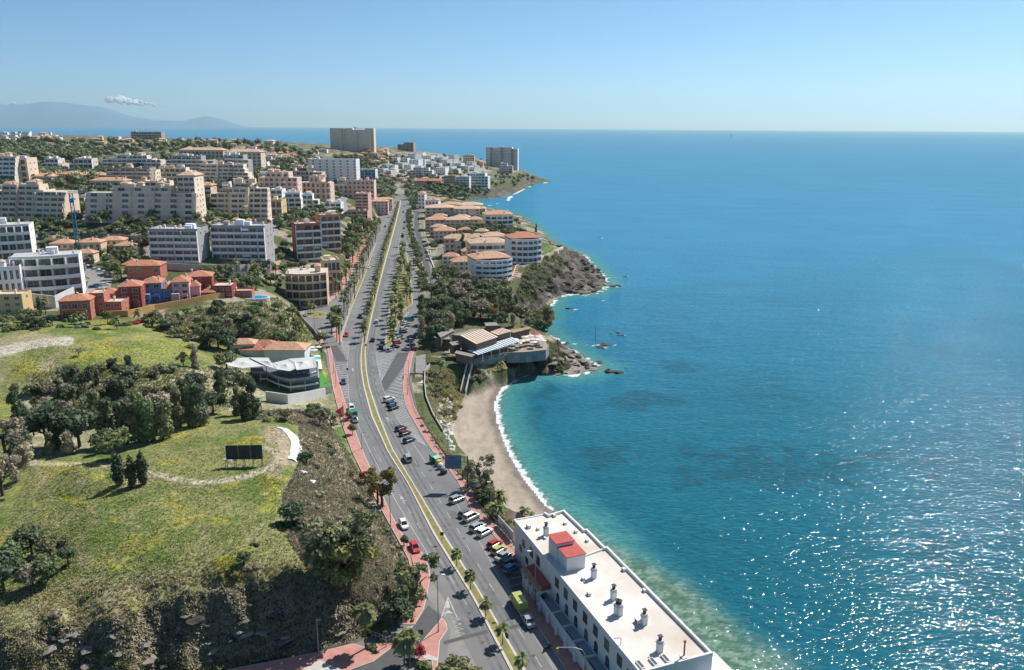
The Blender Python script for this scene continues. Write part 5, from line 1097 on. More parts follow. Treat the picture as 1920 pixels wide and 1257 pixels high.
# white stools, tables and parasols on the terrace: small furniture, each its own thing
M_cloth = mat("parasol_cloth", (.66, .60, .52), .85, .06, .6); M_redc = mat("red_cloth", (.50, .05, .06), .8, .1, .6)
def parasol_mesh(m_, r=1.5, h=2.4, nm="canopy"):
    q = MB(); n_ = 8; v = [(0, 0, h + .5)] + [(r * math.cos(2 * math.pi * k / n_), r * math.sin(2 * math.pi * k / n_), h) for k in range(n_)] + [(r * math.cos(2 * math.pi * k / n_), r * math.sin(2 * math.pi * k / n_), h - .18) for k in range(n_)]
    q.add(v, [(0, 1 + k, 1 + (k + 1) % n_) for k in range(n_)] + [(1 + k, 9 + k, 9 + (k + 1) % n_, 1 + (k + 1) % n_) for k in range(n_)]); return q.mesh(nm, m_)
_pc = parasol_mesh(M_cloth); _pr = parasol_mesh(M_redc); q = MB(); q.cyl(0, 0, 0, 2.6, .04, .04, 6); q.cyl(0, 0, 0, .1, .3, .3, 10); _pp = q.mesh("pole", M_steel); _pw = parasol_mesh(M_white)
_pb = parasol_mesh(mat("straw_thatch", (.30, .20, .12), .95, .2, 1), 1.6, 2.3)
def parasol(x, y, z, cm, label, group=None, s=1.0):
    r = empty("parasol", (x, y, z), 0, label, "parasol", group); link("canopy", cm, r); link("pole", _pp, r); r.scale = (s, s, s); return r
q = MB(); q.box(-.45, .45, -.45, .45, .7, .75); q.cyl(0, 0, 0, .7, .05, .05, 6); _tb = q.mesh("table_top", M_white)
for i, (px, py) in enumerate(((570,702),(578,703),(585,702),(592,700),(552,704),(560,703),(536,701),(528,699),(490,693),(484,694))):
    x, y = P(px, py, 14.3); o = link("table", _tb, None, (x, y, 14.25)); tag(o, "small white table on the upper terrace of the sailcloth restaurant", "table", "tables on the restaurant terrace")
for i, (px, py) in enumerate(((572,662),(585,661),(598,660),(576,667),(590,666))):
    x, y = P(px, py, 11.2); parasol(x, y, 11.1, _pw, "white parasol beside the small turquoise pool behind the restaurant", "white parasols by the plunge pool", .9)

# ================================================================== RESTAURANT ON THE CLIFF (seaward side)
M_creamr = mat("cream_roof_panels", (.64, .50, .37), .8, .08, .3); M_bluer = mat("pale_blue_roof_panels", (.50, .60, .66), .6, .08, .3); M_greyr = mat("grey_roof_felt", (.24, .225, .21), .9, .12, .4); M_stonew = mat("grey_stone_wall", (.27, .26, .25), .9, .25, .5, .3)
cl = empty("restaurant", (*P(920, 650, 10.5), 10.5), 0, "wooden cliff restaurant with cream and pale blue striped roofs above the beach", "restaurant")
KX, KY = cl.location.x, cl.location.y
def KP(pts, z): return [(q[0] - KX, q[1] - KY) for q in PL(pts, z)]
deck = [(880,681),(884,679),(917,672),(950,665),(985,664),(1022,660),(1028,650),(1020,634),(975,628),(940,612),(880,618),(846,640),(855,662)]
q = MB(); q.prism(KP(deck, 10.5), -2.6, 0, 0, 1); q.build("deck", M_stonew, mat("deck_boards", (.30, .25, .20), .85, .15, 1), parent=cl)
def proof(pts, z, m_, name="roof", n_str=8, wall=True, drop=3.0, stripe=True):
    w_ = KP(pts, z); zl = z - 10.5; q = MB(); q.prism(w_, zl, zl + .14); o = q.build(name, m_, parent=cl)
    a, b_, c, d = [Vector(p) for p in w_[:4]]
    if stripe:
        s_ = MB()
        for k in range(1, n_str):
            t = k / n_str; p, r_ = a.lerp(b_, t), d.lerp(c, t); dd = (b_ - a).normalized() * .1; s_.prism([tuple(p - dd), tuple(p + dd), tuple(r_ + dd), tuple(r_ - dd)], zl + .14, zl + .26)
        s_.build("roof_batten", M_greyr, parent=o)
    if wall:
        s_ = MB(); cc = (a + b_ + c + d) / 4; ins = [tuple(p + (cc - p).normalized() * .6) for p in (a, b_, c, d)]; s_.prism(ins, zl - drop, zl - .02); s_.build("wall", M_wood, parent=cl)
    else:
        for i, (p, r_) in enumerate(((a, b_),)):
            for k in range(0, 11):
                t = k / 10; x = p.lerp(r_, t); s_ = MB(); s_.box(-.12, .12, -.02, .22, zl - drop, zl); s_.build("post", M_white if k % 2 else M_wood, parent=cl, loc=(x.x, x.y, 0))
    return o
proof([(893.4,646),(934,632.5),(904.3,617.6),(862.3,629)], 16.6, M_creamr, n_str=9, drop=6)
proof([(934,629),(959.8,621.7),(940.8,615.6),(919,623)], 16.2, M_creamr, n_str=6, drop=6)
proof([(897,666),(974.7,641),(959.8,633),(878,658)], 13.8, M_bluer, n_str=16, wall=False, drop=3.3)
proof([(862,630),(905,618),(899,617),(845,628)], 15.8, M_greyr, stripe=False, drop=5)
proof([(826,634),(853,620),(846,617),(820,625)], 14.5, M_greyr, stripe=False, drop=4)
proof([(822,637),(846,637),(842,631),(812,632)], 13.2, M_greyr, stripe=False, drop=4)
proof([(849,649),(866,645),(858,640),(842,643)], 14, M_greyr, stripe=False, drop=4)
proof([(852,663),(884,670),(892,666),(856,658)], 13.4, M_greyr, stripe=False, drop=3)
proof([(962,625),(995,617),(993,613),(955,620)], 13.8, mat("thatch_roof", (.30, .23, .13), .95, .2, 1), stripe=False, drop=3)
proof([(911,612),(936,611),(929,605),(908,606)], 14, M_greyr, stripe=False, drop=3.4)
q = MB(); w_ = KP([(884,680),(917,672.5),(950,665.5)], 10.5)
for i in range(2):
    a, b_ = Vector(w_[i]), Vector(w_[i + 1])
    for zz in (.5, 1.0): q.tube([(a.x, a.y, zz), (b_.x, b_.y, zz)], .05, 5)
    for k in range(8): c = a.lerp(b_, k / 8); q.box(c.x - .05, c.x + .05, c.y - .05, c.y + .05, 0, 1.0)
q.build("railing", M_white, parent=cl)
q = MB(); w_ = KP([(884,682),(950,668),(950,665.6),(884,679.4)], 9.6); q.prism(w_, -1.6, -.7); q.build("service_ledge", M_greyr, parent=cl)
wl_ = KP([(950,665),(985,664),(1022,660),(1028,650)], 10.5); q = MB()
for i in range(3):
    a, b_ = Vector(wl_[i]), Vector(wl_[i + 1]); d = (b_ - a).normalized(); nn = Vector((d.y, -d.x)) * .3; q.prism([tuple(a), tuple(b_), tuple(b_ + nn), tuple(a + nn)], -3.4, .9)
q.build("sea_wall", M_stonew, parent=cl)
rnd = random.Random(8)
for i, (px, py) in enumerate(((978,648),(987,646),(996,644),(1005,645),(1013,643),(984,640),(994,638),(1010,639),(1017,647),(972,652),(1000,650),(966,645))):
    x, y = P(px, py + 3, 10.5); parasol(x, y, 10.5, _pc, "cream parasol on the end terrace of the cliff restaurant", "cream parasols on the cliff terrace", 1.05)
x, y = P(1003, 637, 10.5); parasol(x, y, 10.5, _pr, "single red parasol on the end terrace of the cliff restaurant", None, 1.15)
for i, (px, py) in enumerate(((814,680),(821,681),(843,676),(850,676))):
    x, y = P(px, py, 8.5); parasol(x, y, float(Zat(x, y)), _pb, "brown straw parasol at the terrace edge below the cliff restaurant", "straw parasols by the beach steps", .9)
# long stair to the beach
st = empty("beach_staircase", (*P(870, 735, 2.2), 2.2), 0, "long straight staircase between white walls from the cliff restaurant to the beach", "staircase")
A0 = Vector((*P(881, 684, 9.8), 9.8)) - st.location; B0_ = Vector((*P(868, 736, 2.0), 2.0)) - st.location; dr = (B0_ - A0); hd = Vector((dr.x, dr.y)).normalized(); nn = Vector((-hd.y, hd.x))
q = MB(); N = 30
for k in range(N):
    a = A0.lerp(B0_, k / N); b_ = A0.lerp(B0_, (k + 1) / N); p = [a.xy + nn * .8, a.xy - nn * .8, b_.xy - nn * .8, b_.xy + nn * .8]; q.prism([tuple(v) for v in p], -4 + a.z * .5, a.z)
q.build("steps", M_wood, parent=st)
for s_ in (-1, 1):
    q = MB(); p = [A0.xy + nn * s_ * .8, A0.xy + nn * s_ * 1.1, B0_.xy + nn * s_ * 1.1, B0_.xy + nn * s_ * .8]; z0 = [A0.z - 2, A0.z - 2, B0_.z - 2, B0_.z - 2]; z1 = [A0.z + 1, A0.z + 1, B0_.z + 1, B0_.z + 1]
    if s_ > 0: p = p[::-1]; z1 = z1[::-1]; z0 = z0[::-1]
    area = sum(p[i].x * p[(i + 1) % 4].y - p[(i + 1) % 4].x * p[i].y for i in range(4))
    if area < 0: p = p[::-1]; z0 = z0[::-1]; z1 = z1[::-1]
    q.prism([tuple(v) for v in p], z0, z1); q.build("side_wall", mat("white_balustrade", (.66, .65, .62), .85, .06, 1), parent=st)
# flag on pole
fp = empty("flagpole", (*P(934, 612, 11), float(Zat(*P(934, 612, 11)))), 0, "tall flagpole with orange and red flag behind the cliff restaurant", "flagpole")
q = MB(); q.cyl(0, 0, 0, 9.0, .12, .07, 8); q.build("pole", M_white, parent=fp)
q = MB(); 
for k in range(8):
    for r_ in range(4):
        x0, x1 = -k * .35, -(k + 1) * .35; f = lambda x, z: (x, .25 * math.sin(x * 2.2), z + .25 * math.sin(x * 1.5) * .6 - abs(x) * .12)
        z0, z1 = 6.9 + r_ * .5, 6.9 + (r_ + 1) * .5; q.add([f(x0, z0), f(x1, z0), f(x1, z1), f(x0, z1)], [(0, 1, 2, 3)], 1 if r_ in (0, 3) else 0)
q.build("flag", mat("flag_yellow", (.80, .38, .03), .8, .05, 1), mat("flag_red", (.62, .10, .03), .8, .05, 1), parent=fp)

# ================================================================== SIGNS, CRANE, HOARDINGS
M_signb = mat("sign_panel_blue_grey", (.13, .22, .32), .6, .05, .5); M_text = mat("sign_lettering", (.02, .03, .05), .6, .05, 1)
def text_mesh(t, size, m_):
    cu = bpy.data.curves.new("t", 'FONT'); cu.body = t; cu.size = size; cu.align_x = 'CENTER'; cu.extrude = .005
    o = bpy.data.objects.new("t", cu); COL.objects.link(o); bpy.context.view_layer.update(); me = bpy.data.meshes.new_from_object(o.evaluated_get(bpy.context.evaluated_depsgraph_get())); bpy.data.objects.remove(o); bpy.data.curves.remove(cu)
    me.name = "lettering"; me.materials.clear(); me.materials.append(m_); return me
sx, sy = P(877, 915, 8.1); sg = empty("road_sign", (sx, sy, 8.1), math.radians(-3), "large blue grey overhead direction sign on a cantilever post beside the parked cars", "road sign")
q = MB(); q.box(-.13, .13, -.13, .13, 0, 8.6); q.build("post", mat("sign_post_brown", (.09, .05, .05), .7, .1, 1), parent=sg)
q = MB(); q.box(-2.0, 0, -.07, .07, 8.3, 8.45); q.box(-2.0, 0, -.07, .07, 6.9, 7.05); q.box(-.9, -.78, -.06, .06, 7.05, 8.3); q.build("bracket", MATS["sign_post_brown"], parent=sg)
pn = MB().box(-5.6, -1.6, -.22, -.12, 5.3, 8.7).build("panel", M_signb, parent=sg)
q = MB()
for a, b_, c, d in ((-5.65, -1.55, 5.22, 5.3), (-5.65, -1.55, 8.7, 8.78), (-5.65, -5.6, 5.3, 8.7), (-1.6, -1.55, 5.3, 8.7)): q.box(a, b_, -.25, -.1, c, d)
q.build("panel_frame", M_text, parent=pn)
for t, z, sz in (("CAMBIO DE", 6.95, .62), ("SENTIDO", 6.2, .62)):
    o = link("lettering", text_mesh(t, sz, M_text), pn, (-3.6, -.235, z)); o.rotation_euler = (math.pi / 2, 0, 0)
q = MB(); q.box(-4.5, -3.0, -.235, -.22, 8.15, 8.25); q.box(-4.9, -2.3, -.235, -.22, 7.75, 7.83); q.add([(-3.75, -.235, 5.95), (-3.35, -.235, 5.95), (-3.55, -.235, 5.7)], [(0, 1, 2)]); q.build("arrow", M_text, parent=pn)
# street-side posters and small panels
def panel(name, label, cat, px, py, w, h, z0, rz, m_, txt=None, tm=None, legs=2, z=8.1, thick=.12, lc=None, tcol=None):
    x, y = P(px, py, z); r = empty(name, (x, y, z), math.radians(rz), label, cat)
    MB().box(-w / 2, w / 2, -thick / 2, thick / 2, z0, z0 + h).build("panel", m_, parent=r)
    for k in range(legs):
        xx = (k - (legs - 1) / 2) * (w * .8 / max(1, legs - 1)) if legs > 1 else 0
        MB().box(xx - .06, xx + .06, thick / 2, thick / 2 + .12, -1.0, z0 + h * .9).build("leg", lc or M_dark, parent=r)
    if txt: o = link("lettering", text_mesh(txt, tm or h * .45, tcol or M_text), r.children[0], (0, -thick / 2 - .012, z0 + h * .3)); o.rotation_euler = (math.pi / 2, 0, 0)
    return r
panel("hoarding", "long white advertising hoarding leaning along the pavement before the hotel", "hoarding", 948, 1006, 8.5, 2.2, 1.0, -66, mat("hoarding_white", (.60, .61, .66), .7, .05, .5), "VENTA", 1.2, 3, 7.4)
panel("map_panel", "grey information panel standing behind the pink pavement near the sign post", "panel", 871, 900, 1.4, 2.4, .6, -10, M_greyp, None, None, 2, 7.6)
panel("poster_stand", "small blue poster stand at the foot of the large direction sign", "poster", 884, 917, 1.2, 1.0, .9, 20, M_signb, None, None, 1, 8.1)
# back of the billboard on the meadow
b = G(460, 874); bb = empty("billboard", b, math.radians(4), "dark back of a large billboard on thin legs in the meadow", "billboard")
M_bbk = mat("dark_green_sheet", (.035, .05, .055), .7, .15, .4)
for k in range(3): MB().box(-4 + k * 2.68, -4 + (k + 1) * 2.68 - .05, -.06, .06, 1.6, 5.0).build("panel", M_bbk, parent=bb)
for k in range(5):
    q = MB(); x = -3.9 + k * 1.95; q.box(x - .06, x + .06, -.2, -.08, -.5, 4.9); q.tube([(x, -.1, 3.6), (x, -2.0, -.3)], .05, 5); q.build("leg", M_dark, parent=bb)
MB().tube([(-3.8, -.14, 1.8), (1.2, -.14, 3.4)], .05, 5).build("brace", M_dark, parent=bb)
# white plastic sheeting laid along the edge of the meadow
ts = [G(*p) for p in ((522,803),(535,806),(548,818),(556,832),(556,845),(548,864))]; q = MB(); wds = [.9, 1.6, 1.9, 2.0, 2.0, 1.6]
for i in range(5):
    for k in range(4):
        def tp(i_, t):
            a = ts[i_]; d = (ts[min(i_ + 1, 5)] - ts[max(i_ - 1, 0)]).xy.normalized(); n2 = Vector((-d.y, d.x)) * wds[i_] * (t - .5) * 1.3; x, y = a.x + n2.x, a.y + n2.y; return (x, y, float(Zat(x, y)) + .18 + .22 * math.sin(t * math.pi) + .06 * math.sin(i_ * 3 + t * 9))
        q.add([tp(i, k / 4), tp(i, (k + 1) / 4), tp(i + 1, (k + 1) / 4), tp(i + 1, k / 4)], [(0, 1, 2, 3)])
tag(q.build("plastic_sheet", mat("white_plastic", (.72, .73, .75), .35, .05, .8, .3), smooth=True), "long curved strip of white plastic sheeting on the meadow edge", "plastic sheet")
for i, (px, py, s_) in enumerate(((566, 886, 1.3), (582, 904, 1.6), (428, 862, 1.2))):
    g = G(px, py); q = MB(); rr = random.Random(i)
    ring = [(math.cos(a) * s_ * rr.uniform(.6, 1.2), math.sin(a) * s_ * .7 * rr.uniform(.6, 1.2)) for a in [k * .785 for k in range(8)]]
    q.add([(0, 0, .5)] + [(x, y, .08) for x, y in ring], [(0, 1 + k, 1 + (k + 1) % 8) for k in range(8)]); tag(q.build("plastic_sheet", MATS["white_plastic"], loc=g), ["small crumpled white sheet under the dark bush on the slope", "larger crumpled white sheet lower on the scrub slope", "white sheet lying under the left end of the billboard"][i], "plastic sheet")
# tower crane
g = G(148, 480); cr_ = empty("tower_crane", g, math.radians(20), "slim blue tower crane rising among the sandy houses at the left", "crane")
M_crb = mat("crane_blue", (.04, .20, .36), .6, .08, 1); q = MB(); H_ = 33
for a in (-.75, .75):
    for b_ in (-.75, .75): q.tube([(a, b_, 0), (a, b_, H_)], .13, 5)
for k in range(22):
    z = k * 1.5; s_ = 1 if k % 2 else -1
    for a, b_, c, d in ((-.75, -.75, .75, -.75), (-.75, .75, .75, .75), (-.75, -.75, -.75, .75), (.75, -.75, .75, .75)): q.tube([(a, b_, z), (c, d, z + 1.5)] if s_ > 0 else [(c, d, z), (a, b_, z + 1.5)], .08, 4); q.tube([(a, b_, z), (c, d, z)], .06, 4)
q.build("mast", M_crb, parent=cr_); MB().box(-1.0, 1.0, -1.0, 1.0, H_ - 5, H_ - 2.8).build("cab", M_crb, parent=cr_)
q = MB(); 
for y in (-.5, .5): q.tube([(-1.5, y, H_), (9.5, y, H_)], .12, 5)
q.tube([(-1.5, 0, H_ + 1), (9.5, 0, H_ + .8)], .12, 5)
for k in range(8): q.tube([(-1.5 + k * 1.4, -.5, H_), (-.8 + k * 1.4, 0, H_ + 1)], .06, 4); q.tube([(-.8 + k * 1.4, 0, H_ + 1), (-.1 + k * 1.4, .5, H_)], .06, 4)
q.build("jib", M_crb, parent=cr_); MB().box(-4.5, -2.2, -.7, .7, H_ - .8, H_ + .4).build("counterweight", mat("crane_counterweight", (.35, .36, .37), .8, .1, 1), parent=cr_)
# swimming pool with white rim by the red houses
g = G(481, 561); pr_ = empty("swimming_pool", g, 0, "oval blue swimming pool with white rim at the edge of the hillside", "swimming pool")
el = lambda a, b_, n_=28: [(a * math.cos(2 * math.pi * k / n_), b_ * math.sin(2 * math.pi * k / n_)) for k in range(n_)]
MB().prism(el(6.0, 4.6), -3, .9).build("rim", mat("pale_stone_rim", (.60, .50, .42), .8, .06, 1), parent=pr_); MB().prism(el(5.2, 3.8), .8, .94).build("water", mat("blue_pool_water", (.03, .30, .55), .08, .2, .4, spec=.6), parent=pr_)
# retaining walls, free-standing garden walls
def wall(label, pts, h, m_, w=.35, name="retaining_wall", z=None, down=3):
    ps = [G(*p) for p in pts]; q = MB()
    for i in range(len(ps) - 1):
        a, b_ = ps[i], ps[i + 1]; d = (b_ - a).xy.normalized(); nn = Vector((-d.y, d.x)) * w / 2; e = d * .1
        poly = [a.xy - e + nn, a.xy - e - nn, b_.xy + e - nn, b_.xy + e + nn]; z1 = [a.z + h, a.z + h, b_.z + h, b_.z + h]; z0 = [a.z - down, a.z - down, b_.z - down, b_.z - down]
        ar = sum(poly[k].x * poly[(k + 1) % 4].y - poly[(k + 1) % 4].x * poly[k].y for k in range(4))
        if ar < 0: poly = poly[::-1]; z1 = z1[::-1]; z0 = z0[::-1]
        q.prism([(v.x, v.y) for v in poly], z0, z1)
    return tag(q.build(name, m_), label, "wall")
M_gw = mat("grey_wall_render", (.24, .235, .24), .9, .12, .3); M_cw = mat("cream_wall_render", (.58, .50, .42), .9, .08, .4); M_ow = mat("ochre_wall_render", (.55, .33, .13), .9, .1, .4)
wall("long grey retaining wall under the terrace road below the big beige block", [(72, 449), (120, 447), (180, 449), (240, 453), (285, 458)], 3.6, M_gw)
wall("dark grey stepped boundary wall right of the white terraced flats", [(62, 492), (80, 490), (100, 486)], 6, mat("dark_slate_wall", (.10, .105, .115), .9, .1, .3))
wall("white garden wall under the white apartment block", [(30, 566), (70, 574), (105, 578), (140, 560), (158, 542)], 5, M_white)
wall("ochre garden wall below the coloured townhouses", [(195, 596), (240, 594), (290, 583), (340, 574), (400, 562), (440, 556)], 2.6, M_ow)
wall("white terrace wall with planters in front of the twin grey blocks", [(285, 506), (340, 508), (400, 510), (450, 510), (490, 506), (514, 494)], 3.6, M_cw)
wall("grey stepped garden wall under the twin grey blocks", [(380, 520), (430, 522), (485, 520), (510, 508)], 3.0, M_gw)
wall("curved stone wall at the foot of the slope by the roundabout", [(545, 575), (560, 590), (572, 606), (590, 625), (600, 640)], 1.6, M_stonew)
wall("white wall of the sailcloth restaurant garden", [(500, 752), (540, 758), (580, 752), (610, 745)], 3.2, M_white)
wall("low pale wall beside the beach promenade", [(806, 688), (797, 700), (796, 722), (799, 750), (812, 782), (830, 812)], 1.3, M_concp, .25)
wall("pale parapet wall of the cliff path", [(1056, 466), (1040, 474), (1010, 488), (985, 492), (968, 500), (960, 520), (940, 545)], .8, M_cw, .3, "path_wall")
wall("white garden wall above the pink pavement behind the low car park", [(800, 470), (812, 500), (822, 530)], 1.2, M_white, .3, "garden_wall")
wall("cream boundary wall under the beige stepped blocks", [(150, 420), (240, 422), (330, 424), (380, 420)], 2.5, M_cw)
# stepped cliff path
for i in range(14):
    t = i / 13; px = np.interp(t, [0, .3, .6, 1], [968, 966, 955, 932]); py = np.interp(t, [0, .3, .6, 1], [500, 514, 530, 548]); g = G(px, py)
    MB().box(-1.6, 1.6, -.9, .9, -1, .35).build("path_step", mat("terracotta_path", (.52, .30, .20), .85, .1, 1), loc=g)["kind"] = "structure"
# sleeper fence along the right pavement
def fence(label, pts, z, h, m_, n_posts, name="fence", rail2=True, cat="fence"):
    w_ = resample(PL(pts, z), n_posts); r = empty(name, (*w_[0], z), 0, label, cat); q = MB()
    for i in range(n_posts - 1):
        a, b_ = w_[i] - w_[0], w_[i + 1] - w_[0]
        for zz in ((h, h * .5) if rail2 else (h,)): q.tube([(*a, zz), (*b_, zz)], .045, 4)
    q.build("rail", m_, parent=r); me = MB().box(-.05, .05, -.05, .05, -.8, h + .05).mesh("post", m_)
    for i in range(n_posts): link("post", me, r, (*(w_[i] - w_[0]), 0))
    return r
M_wf = mat("brown_fence_wood", (.20, .10, .08), .85, .15, 1)
fence("brown wooden rail fence along the seaward edge of the pink pavement", [(768,708),(770,732),(779,766),(792,790),(812,822),(834,855),(860,890),(878,908),(892,935)], 8.1, 1.1, M_wf, 34)
fence("steel and wood railing between pink pavement and hotel garden", [(898,955),(925,977),(944,1002),(973,1036),(985,1060)], 8.1, 1.1, M_wf, 14)
fence("steel railing on the lower promenade edge above the rocks", [(797,700),(796,722),(799,752),(812,782),(830,812),(846,842)], 6.2, 1.0, M_steel, 18)
fence("metal railing beside the pavement at the foot of the cliff", [(697,1195),(712,1200),(725,1208),(738,1200)], 8.1, 1.2, M_steel, 7)
# street of stairs beside the grey blocks
g0 = G(514, 488)
q = MB()
for k in range(16):
    px, py = 500 + (k % 16) * .9 + 6, 516 - k * 1.9; g = G(px, py); q.box(g.x - 2.2, g.x + 2.2, g.y - 1.2, g.y + 1.2, g.z - 2, g.z + .35)
tag(q.build("garden_staircase", mat("terracotta_steps", (.55, .38, .28), .85, .1, 1)), "terracotta stepped path between white walls right of the grey blocks", "staircase")
# ================================================================== VEGETATION
FOL = dict(olive=foliage("leaves_olive", (0.149, 0.159, 0.074), (0.298, 0.298, 0.156)), green=foliage("leaves_green", (0.106, 0.149, 0.062), (0.234, 0.284, 0.128)), dark=foliage("leaves_dark", (0.064, 0.094, 0.051), (0.149, 0.185, 0.099)),
           dry=foliage("leaves_dry", (0.284, 0.248, 0.170), (0.511, 0.440, 0.312)), yellow=foliage("leaves_yellowish", (0.213, 0.206, 0.064), (0.383, 0.341, 0.121)), greyg=foliage("leaves_grey_green", (0.170, 0.192, 0.121), (0.327, 0.334, 0.220)),
           bright=foliage("leaves_bright", (0.121, 0.185, 0.045), (0.241, 0.320, 0.092)), crimson=foliage("leaves_crimson", (0.312, 0.028, 0.071), (0.511, 0.071, 0.114)), reed=foliage("reeds_dry", (0.341, 0.298, 0.156), (0.540, 0.454, 0.256)), palm=foliage("palm_fronds", (0.135, 0.163, 0.060), (0.284, 0.305, 0.121)))
M_bark = mat("bark", (.10, .078, .058), .95, .25, 2, .4); M_barkp = mat("palm_trunk_fibre", (.13, .095, .065), .95, .25, 3, .6); M_skirt = mat("dead_palm_skirt", (.20, .14, .085), .95, .25, 2, .5)
def crown_mesh(name, m_, blobs, nleaf, ls, seed, core=True, flat=0.0, droop=0.0):
    """clumps of leaf-sized faces over a few irregular cores; unit size, crown centre at origin"""
    rg = np.random.default_rng(seed); V = []; Fc = []
    B = np.array(blobs); nb = len(B); w = B[:, 3] ** 2; w = w / w.sum()
    ix = rg.choice(nb, nleaf, p=w); d = rg.normal(size=(nleaf, 3)); d /= np.linalg.norm(d, axis=1)[:, None]; d[:, 2] = np.where(rg.random(nleaf) < .35, np.abs(d[:, 2]), d[:, 2])
    rr = rg.uniform(.72, 1.12, nleaf) ** 1; c = B[ix, :3] + d * (B[ix, 3] * rr)[:, None] * np.array([1, 1, .82])
    # small secondary clumping
    cl_ = rg.normal(size=(nleaf // 14 + 1, 3)) * .05; c += cl_[np.arange(nleaf) // 14]
    nrm = d + rg.normal(size=(nleaf, 3)) * .55; nrm /= np.linalg.norm(nrm, axis=1)[:, None]
    t = np.cross(nrm, rg.normal(size=(nleaf, 3))); t /= np.linalg.norm(t, axis=1)[:, None]; b_ = np.cross(nrm, t)
    s = ls * rg.uniform(.6, 1.35, nleaf)[:, None]; dr = np.array([0, 0, -droop]) * s
    q = np.stack([c - t * s - b_ * s * .55, c + t * s * .9 - b_ * s * .45 + dr, c + t * s * 1.1 + b_ * s * .5 + dr, c - t * s * .8 + b_ * s * .6], 1)
    V = q.reshape(-1, 3); nf = nleaf; L = np.arange(nf * 4); ls_ = np.arange(0, nf * 4, 4); lt = np.full(nf, 4)
    if core:
        ico = _ico(); cv = []; cf = []; off = len(V)
        for (x, y, z, r) in B:
            k = rg.uniform(.62, .86, (len(ico[0]), 1)); p = ico[0] * k * r * np.array([1, 1, .85]) + np.array([x, y, z]); cf.append(ico[1] + off); off += len(p); cv.append(p)
        V = np.vstack([V] + cv); cf = np.vstack(cf); L = np.concatenate([L, cf.ravel()]); ls_ = np.concatenate([ls_, nf * 4 + np.arange(0, cf.size, 3)]); lt = np.concatenate([lt, np.full(len(cf), 3)])
    me = bpy.data.meshes.new(name); me.vertices.add(len(V)); me.vertices.foreach_set("co", V.astype(np.float32).ravel()); me.loops.add(len(L)); me.loops.foreach_set("vertex_index", L.astype(np.int32))
    me.polygons.add(len(ls_)); me.polygons.foreach_set("loop_start", ls_.astype(np.int32)); me.materials.append(m_); me.update(calc_edges=True); return me
_icoc = []
def _ico():
    if _icoc: return _icoc[0]
    t = (1 + 5 ** .5) / 2; v = [Vector(p).normalized() for p in ((-1, t, 0), (1, t, 0), (-1, -t, 0), (1, -t, 0), (0, -1, t), (0, 1, t), (0, -1, -t), (0, 1, -t), (t, 0, -1), (t, 0, 1), (-t, 0, -1), (-t, 0, 1))]
    f = [(0, 11, 5), (0, 5, 1), (0, 1, 7), (0, 7, 10), (0, 10, 11), (1, 5, 9), (5, 11, 4), (11, 10, 2), (10, 7, 6), (7, 1, 8), (3, 9, 4), (3, 4, 2), (3, 2, 6), (3, 6, 8), (3, 8, 9), (4, 9, 5), (2, 4, 11), (6, 2, 10), (8, 6, 7), (9, 8, 1)]
    c = {}; nf = []
    def mid(a, b_):
        k = (min(a, b_), max(a, b_))
        if k not in c: v.append(((v[a] + v[b_]) / 2).normalized()); c[k] = len(v) - 1
        return c[k]
    for a, b_, d in f: x, y, z = mid(a, b_), mid(b_, d), mid(d, a); nf += [(a, x, z), (b_, y, x), (d, z, y), (x, y, z)]
    _icoc.append((np.array([tuple(p) for p in v]), np.array(nf))); return _icoc[0]
def blobs(kind, seed):
    r = random.Random(seed); o = []
    if kind == "round":
        for k in range(15): a = r.uniform(0, 6.283); e = r.uniform(-.35, 1.2); d = r.uniform(.35, .75); o.append((d * math.cos(a) * math.cos(e), d * math.sin(a) * math.cos(e), .62 * d * math.sin(e) * 1.2, r.uniform(.24, .42)))
    elif kind == "bush":
        for k in range(10): a = r.uniform(0, 6.283); d = r.uniform(.1, .72); o.append((d * math.cos(a), d * math.sin(a), r.uniform(.05, .45) * (1.1 - d), r.uniform(.26, .42)))
    elif kind == "tall":
        for k in range(18): z = r.uniform(-.95, .95); a = r.uniform(0, 6.283); d = r.uniform(.05, .42) * (1 - abs(z) * .5); o.append((d * math.cos(a), d * math.sin(a), z, r.uniform(.18, .34) * (1.15 - max(0, z) * .5)))
    elif kind == "open":
        for k in range(13): a = r.uniform(0, 6.283); d = r.uniform(.3, .95); o.append((d * math.cos(a), d * math.sin(a), r.uniform(-.55, .75), r.uniform(.16, .30)))
    elif kind == "cypress":
        for k in range(12): z = -1 + k / 11 * 2; rr = .30 * (1 - max(0, z) ** 2 * .85) * (.7 + .3 * min(1, (z + 1) * 2)); a = r.uniform(0, 6.283); o.append((.06 * math.cos(a), .06 * math.sin(a), z, rr))
    return o
CM = {}
def crown(kind, colr, var):
    k = (kind, colr, var)
    if k not in CM:
        n_, l_, core = {"round": (1500, .085, True), "bush": (700, .11, True), "tall": (1700, .075, True), "open": (1300, .065, False), "cypress": (900, .06, True), "dead": (500, .05, False)}[kind]
        CM[k] = crown_mesh("crown", FOL[colr], blobs("open" if kind == "dead" else kind, var * 7 + len(kind)), n_, l_, var + 5, core, droop=.5 if kind in ("open", "tall") else 0)
    return CM[k]
_tr = {}
